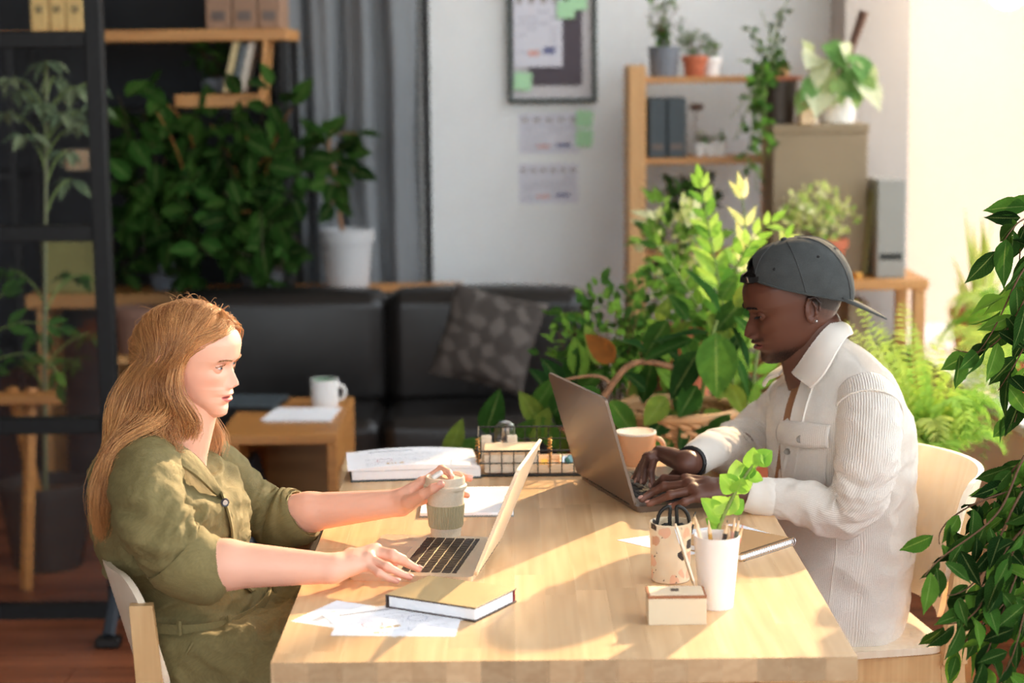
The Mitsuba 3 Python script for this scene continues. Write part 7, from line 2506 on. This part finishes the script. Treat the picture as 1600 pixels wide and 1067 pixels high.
def mrow(v, ub, uf, wid, tilt=0, yaw=183, sq=.85, k=.5, y=YC):
    b, f = W(ub, v, y), W(uf, v, y)
    d = b[0] - f[0]
    c = b + (f - b) * k
    return [*c, d * (1 - k), d * k, wid, tilt, yaw, sq]


ms_ = [mrow(1006, 1384, 1226, .182), mrow(985, 1392, 1208, .186), mrow(940, 1404, 1200, .186), mrow(880, 1413, 1204, .182), mrow(820, 1417, 1214, .180), mrow(760, 1419, 1208, .186), mrow(710, 1420, 1205, .196, 2), mrow(665, 1416, 1204, .206, 6), mrow(630, 1404, 1206, .205, 10), mrow(603, 1386, 1216, .185, 16), mrow(580, 1362, 1232, .140, 22), mrow(560, 1340, 1246, .098, 26), mrow(545, 1322, 1252, .080, 28), mrow(532, 1312, 1254, .074, 28)]
V, Ss, th = loft(ms_, 100, 180)
m0 = grid_mesh(V, True); N = np.array(m0.vertex_normals).reshape(V.shape)
rid = 1 - np.abs(2 * meshkit.fbm(np.stack([V[..., 0] * 6 + V[..., 2] * 9, V[..., 1] * 7, V[..., 2] * 8 - V[..., 0] * 7], -1), 3, 18) - 1)
low = np.clip((1.0 - V[..., 2]) / .4, 0, 1)
V = V + N * ((.012 * rid ** 3 + .012 * (meshkit.fbm(V * [9, 9, 14], 3, 28) - .5)) * (.35 + .65 * low))[..., None]
m, uv_ = tube_uv(V, Ss, th, np.full(len(V), .165))
obj('jacket', m, 'm_cord', ma, True, label='cream corduroy shirt jacket', uv=uv_)
hemV = np.array([V[0] + (V[0] - V[0].mean(0)) * .012, V[1] + (V[1] - V[1].mean(0)) * .012, V[3] + (V[3] - V[3].mean(0)) * .010])
m, uv_ = tube_uv(thicken_open(hemV, .004), np.arange(len(thicken_open(hemV, .004))) * .005, th, np.full(len(thicken_open(hemV, .004)), .165))
obj('hem', m, 'm_cord', ma, True, uv=uv_)


def cord_sleeve(P, R, seed, bend, fold=.0075, nr=90):
    V, L_, t_, r_, fr_ = sleeve(P, R, nr, 90, 1.0, seed, fold, bend)
    W2 = thicken_open(V, .0025)
    L2 = np.r_[L_[0], L_, L_[-1], L_[::-1][1:]]
    m, uv_ = tube_uv(W2, L2, t_, np.full(len(W2), float(np.mean(R))))
    obj('sleeve', m, 'm_cord', ma, True, uv=uv_)
    return fr_, r_


Pn2 = [W(1352, 622, 3.70), W(1357, 650, 3.655), W(1354, 715, 3.60), W(1342, 770, 3.585), W(1312, 799, 3.59), eln2 + (wrn2 - eln2) * .3 + [0, 0, .002], eln2 + (wrn2 - eln2) * .6 + [0, 0, .001], eln2 + (wrn2 - eln2) * .86]
Rn2 = [.060, .064, .062, .056, .050, .0445, .037, .031]
fr_, r_ = cord_sleeve(Pn2, Rn2, 31, .55, .009)


def cord_cuff(fr_, r_, k0, out=.003):
    m = cuff(fr_, r_, k0, 1.01, out, seed=3)
    obj('cuff', m, 'm_cordplain', ma, 60)


cord_cuff(fr_, r_, .885)
Pf2 = [W(1262, 615, 3.98), W(1240, 635, 4.02), W(1200, 668, 4.06), elf2, elf2 + (wrf2 - elf2) * .45 + [0, 0, .004], elf2 + (wrf2 - elf2) * .90]
Rf2 = [.062, .064, .062, .058, .043, .031]
fr2_, r2_ = cord_sleeve(Pf2, Rf2, 37, .5, .009)
cord_cuff(fr2_, r2_, .88)
aw_ = (wrf2 - elf2) / np.linalg.norm(wrf2 - elf2); fw_ = frame(aw_); tt_ = np.linspace(0, 2 * PI, 40)
obj('bracelet', tube(elf2 + (wrf2 - elf2) * .95 + .0285 * (np.cos(tt_)[:, None] * fw_[:, 1] + np.sin(tt_)[:, None] * fw_[:, 2]), .0045, 8, False), 'm_black', ma, 60, label='black wrist band')
# armhole seam, yoke seam, side seam
for P, r0_ in ((fr_, r_), (fr2_, r2_)):
    C_, t, a, b = P
    tt = np.linspace(0, 2 * PI, 60)
    i = 9
    ringP = C_[i] + (r0_[i] + .0012) * (np.cos(tt)[:, None] * a[i] + np.sin(tt)[:, None] * b[i])
    obj('armhole_seam', tube(ringP, .0022, 6, False), 'm_cordplain', ma, 60)
i = int(np.argmin(np.abs(np.degrees(th) - 72)))
obj('side_seam', tube(V[2:62, i] + N[2:62, i] * .0006, .0016, 5), 'm_cordplain', ma, 60)
# collar
inn = [W(1238, 582, YC - .045), W(1254, 560, YC - .070), W(1276, 528, YC - .078), W(1298, 505, YC - .050), W(1312, 503, YC + .01), W(1300, 508, YC + .07), W(1262, 543, YC + .085), W(1230, 572, YC + .05), W(1216, 586, YC + .02)]
outn = [W(1266, 606, YC - .125), W(1286, 586, YC - .135), W(1304, 556, YC - .120), W(1320, 530, YC - .080), W(1332, 522, YC + .01), W(1316, 530, YC + .11), W(1268, 566, YC + .14), W(1208, 588, YC + .12), W(1193, 604, YC + .06)]
obj('collar', ribbon(inn, outn, .005, 80, 8, .006), 'm_cordplain', ma, 50, label='spread shirt collar')
# open front: brown t-shirt strip between plackets
mat('m_tee', plaster((150, 106, 72), 19, .2), .85)
front = lambda v, dy: None


def surf(u, v, lift=.002, y0=3.3, y1=4.2):
    """The first point of the jacket's front that a pixel looks at, lifted off the cloth."""
    return None


loc_int = trimesh.ray.ray_triangle.RayMeshIntersector(grid_mesh(V, True))


def on_jacket(u, v, lift=.003):
    d = ray(u, v); d = d / np.linalg.norm(d)
    P, _, tri = loc_int.intersects_location([EYE], [d], multiple_hits=False)
    return P[0] + np.array([-.25, -.95, .1]) * lift


fu = [(1250, 590), (1240, 620), (1232, 650), (1226, 690), (1220, 730), (1215, 762)]
try:
    A_ = [on_jacket(u - 6, v, .002) for u, v in fu]; B_ = [on_jacket(u + 5, v, .002) for u, v in fu]
    obj('shirt_front', ribbon(A_, B_, .003, 30, 5, .0015), 'm_tee', ma, 50, label='brown shirt showing in the open front')
    A_ = [on_jacket(u + 5, v, .004) for u, v in fu]; B_ = [on_jacket(u + 24, v + 3, .004) for u, v in fu]
    obj('placket', ribbon(A_, B_, .004, 30, 5, .002), 'm_cordplain', ma, 50)
    # chest pocket with a flap
    pk = [(1218, 660), (1296, 664), (1294, 699), (1256, 706), (1214, 690)]
    top = [on_jacket(u, v, .004) for u, v in ((1222, 657), (1258, 659), (1297, 664))]
    bot = [on_jacket(u, v, .011) for u, v in ((1218, 689), (1256, 699), (1295, 699))]
    pin_ = [on_jacket(u, v, .003) for u, v in ((1220, 680), (1256, 690), (1293, 690))]
    m, uv_ = ribbon_uv(top, bot, .008, 40, 8, .005)
    obj('pocket_flap', m, 'm_cord', ma, True, label='buttoned chest pocket flap', uv=uv_)
    low_ = [on_jacket(u, v, .003) for u, v in ((1224, 760), (1256, 764), (1290, 762))]
    m, uv_ = ribbon_uv(pin_, low_, .003, 40, 6, .002)
    obj('pocket', m, 'm_cord', ma, True, uv=uv_)
    mat('m_snap', (120, 112, 102), .45, metallic=.2)
    for u, v in ((1252, 685),):
        obj('button', button(on_jacket(u, v, .017), (-.2, -.95, .15), .0075), 'm_snap', ma, 40)
    for u, v in ((1231, 705),):
        obj('button', button(on_jacket(u, v, .008), (-.3, -.92, .15), .0065), 'm_snap', ma, 40)
except Exception as ex_:
    print('jacket front', ex_)
# trousers, shoes
mat('m_trousers', plaster((70, 62, 56), 23, .3), .85)
for s, y in ((-1, 3.77), (1, 3.93)):
    hip = np.array([.60, y, .535]); knee = np.array([.17, y, .56]); ank = np.array([.20, y, .10])
    Vl, L_, t_, r_, _f = sleeve([hip + [.06, 0, 0], hip * .5 + knee * .5 + [0, 0, .01], knee + [.04, 0, 0], knee + [-.02, 0, -.07], knee * .5 + ank * .5, ank], [.08, .078, .072, .066, .058, .05], 60, 60, 1.0, 41, .007, .5)
    obj('trouser_leg', grid_mesh(Vl, True, True, True), 'm_trousers', ma, 60)
    sh_ = SDF([ank[0] - .24, y - .08, -.005], [ank[0] + .12, y + .08, .16], .004)
    sh_.cone([ank[0] + .03, y, .045], [ank[0] - .13, y, .035], .042, .036, .02); sh_.cone(ank, [ank[0] + .02, y, .05], .042, .042, .02)
    sh_.F = np.maximum(sh_.F, -(np.arange(sh_.n[2]) * .004 - .005)[None, None, :].astype(np.float32))
    obj('shoe', sh_.mesh(3), 'm_shoe', ma, True)
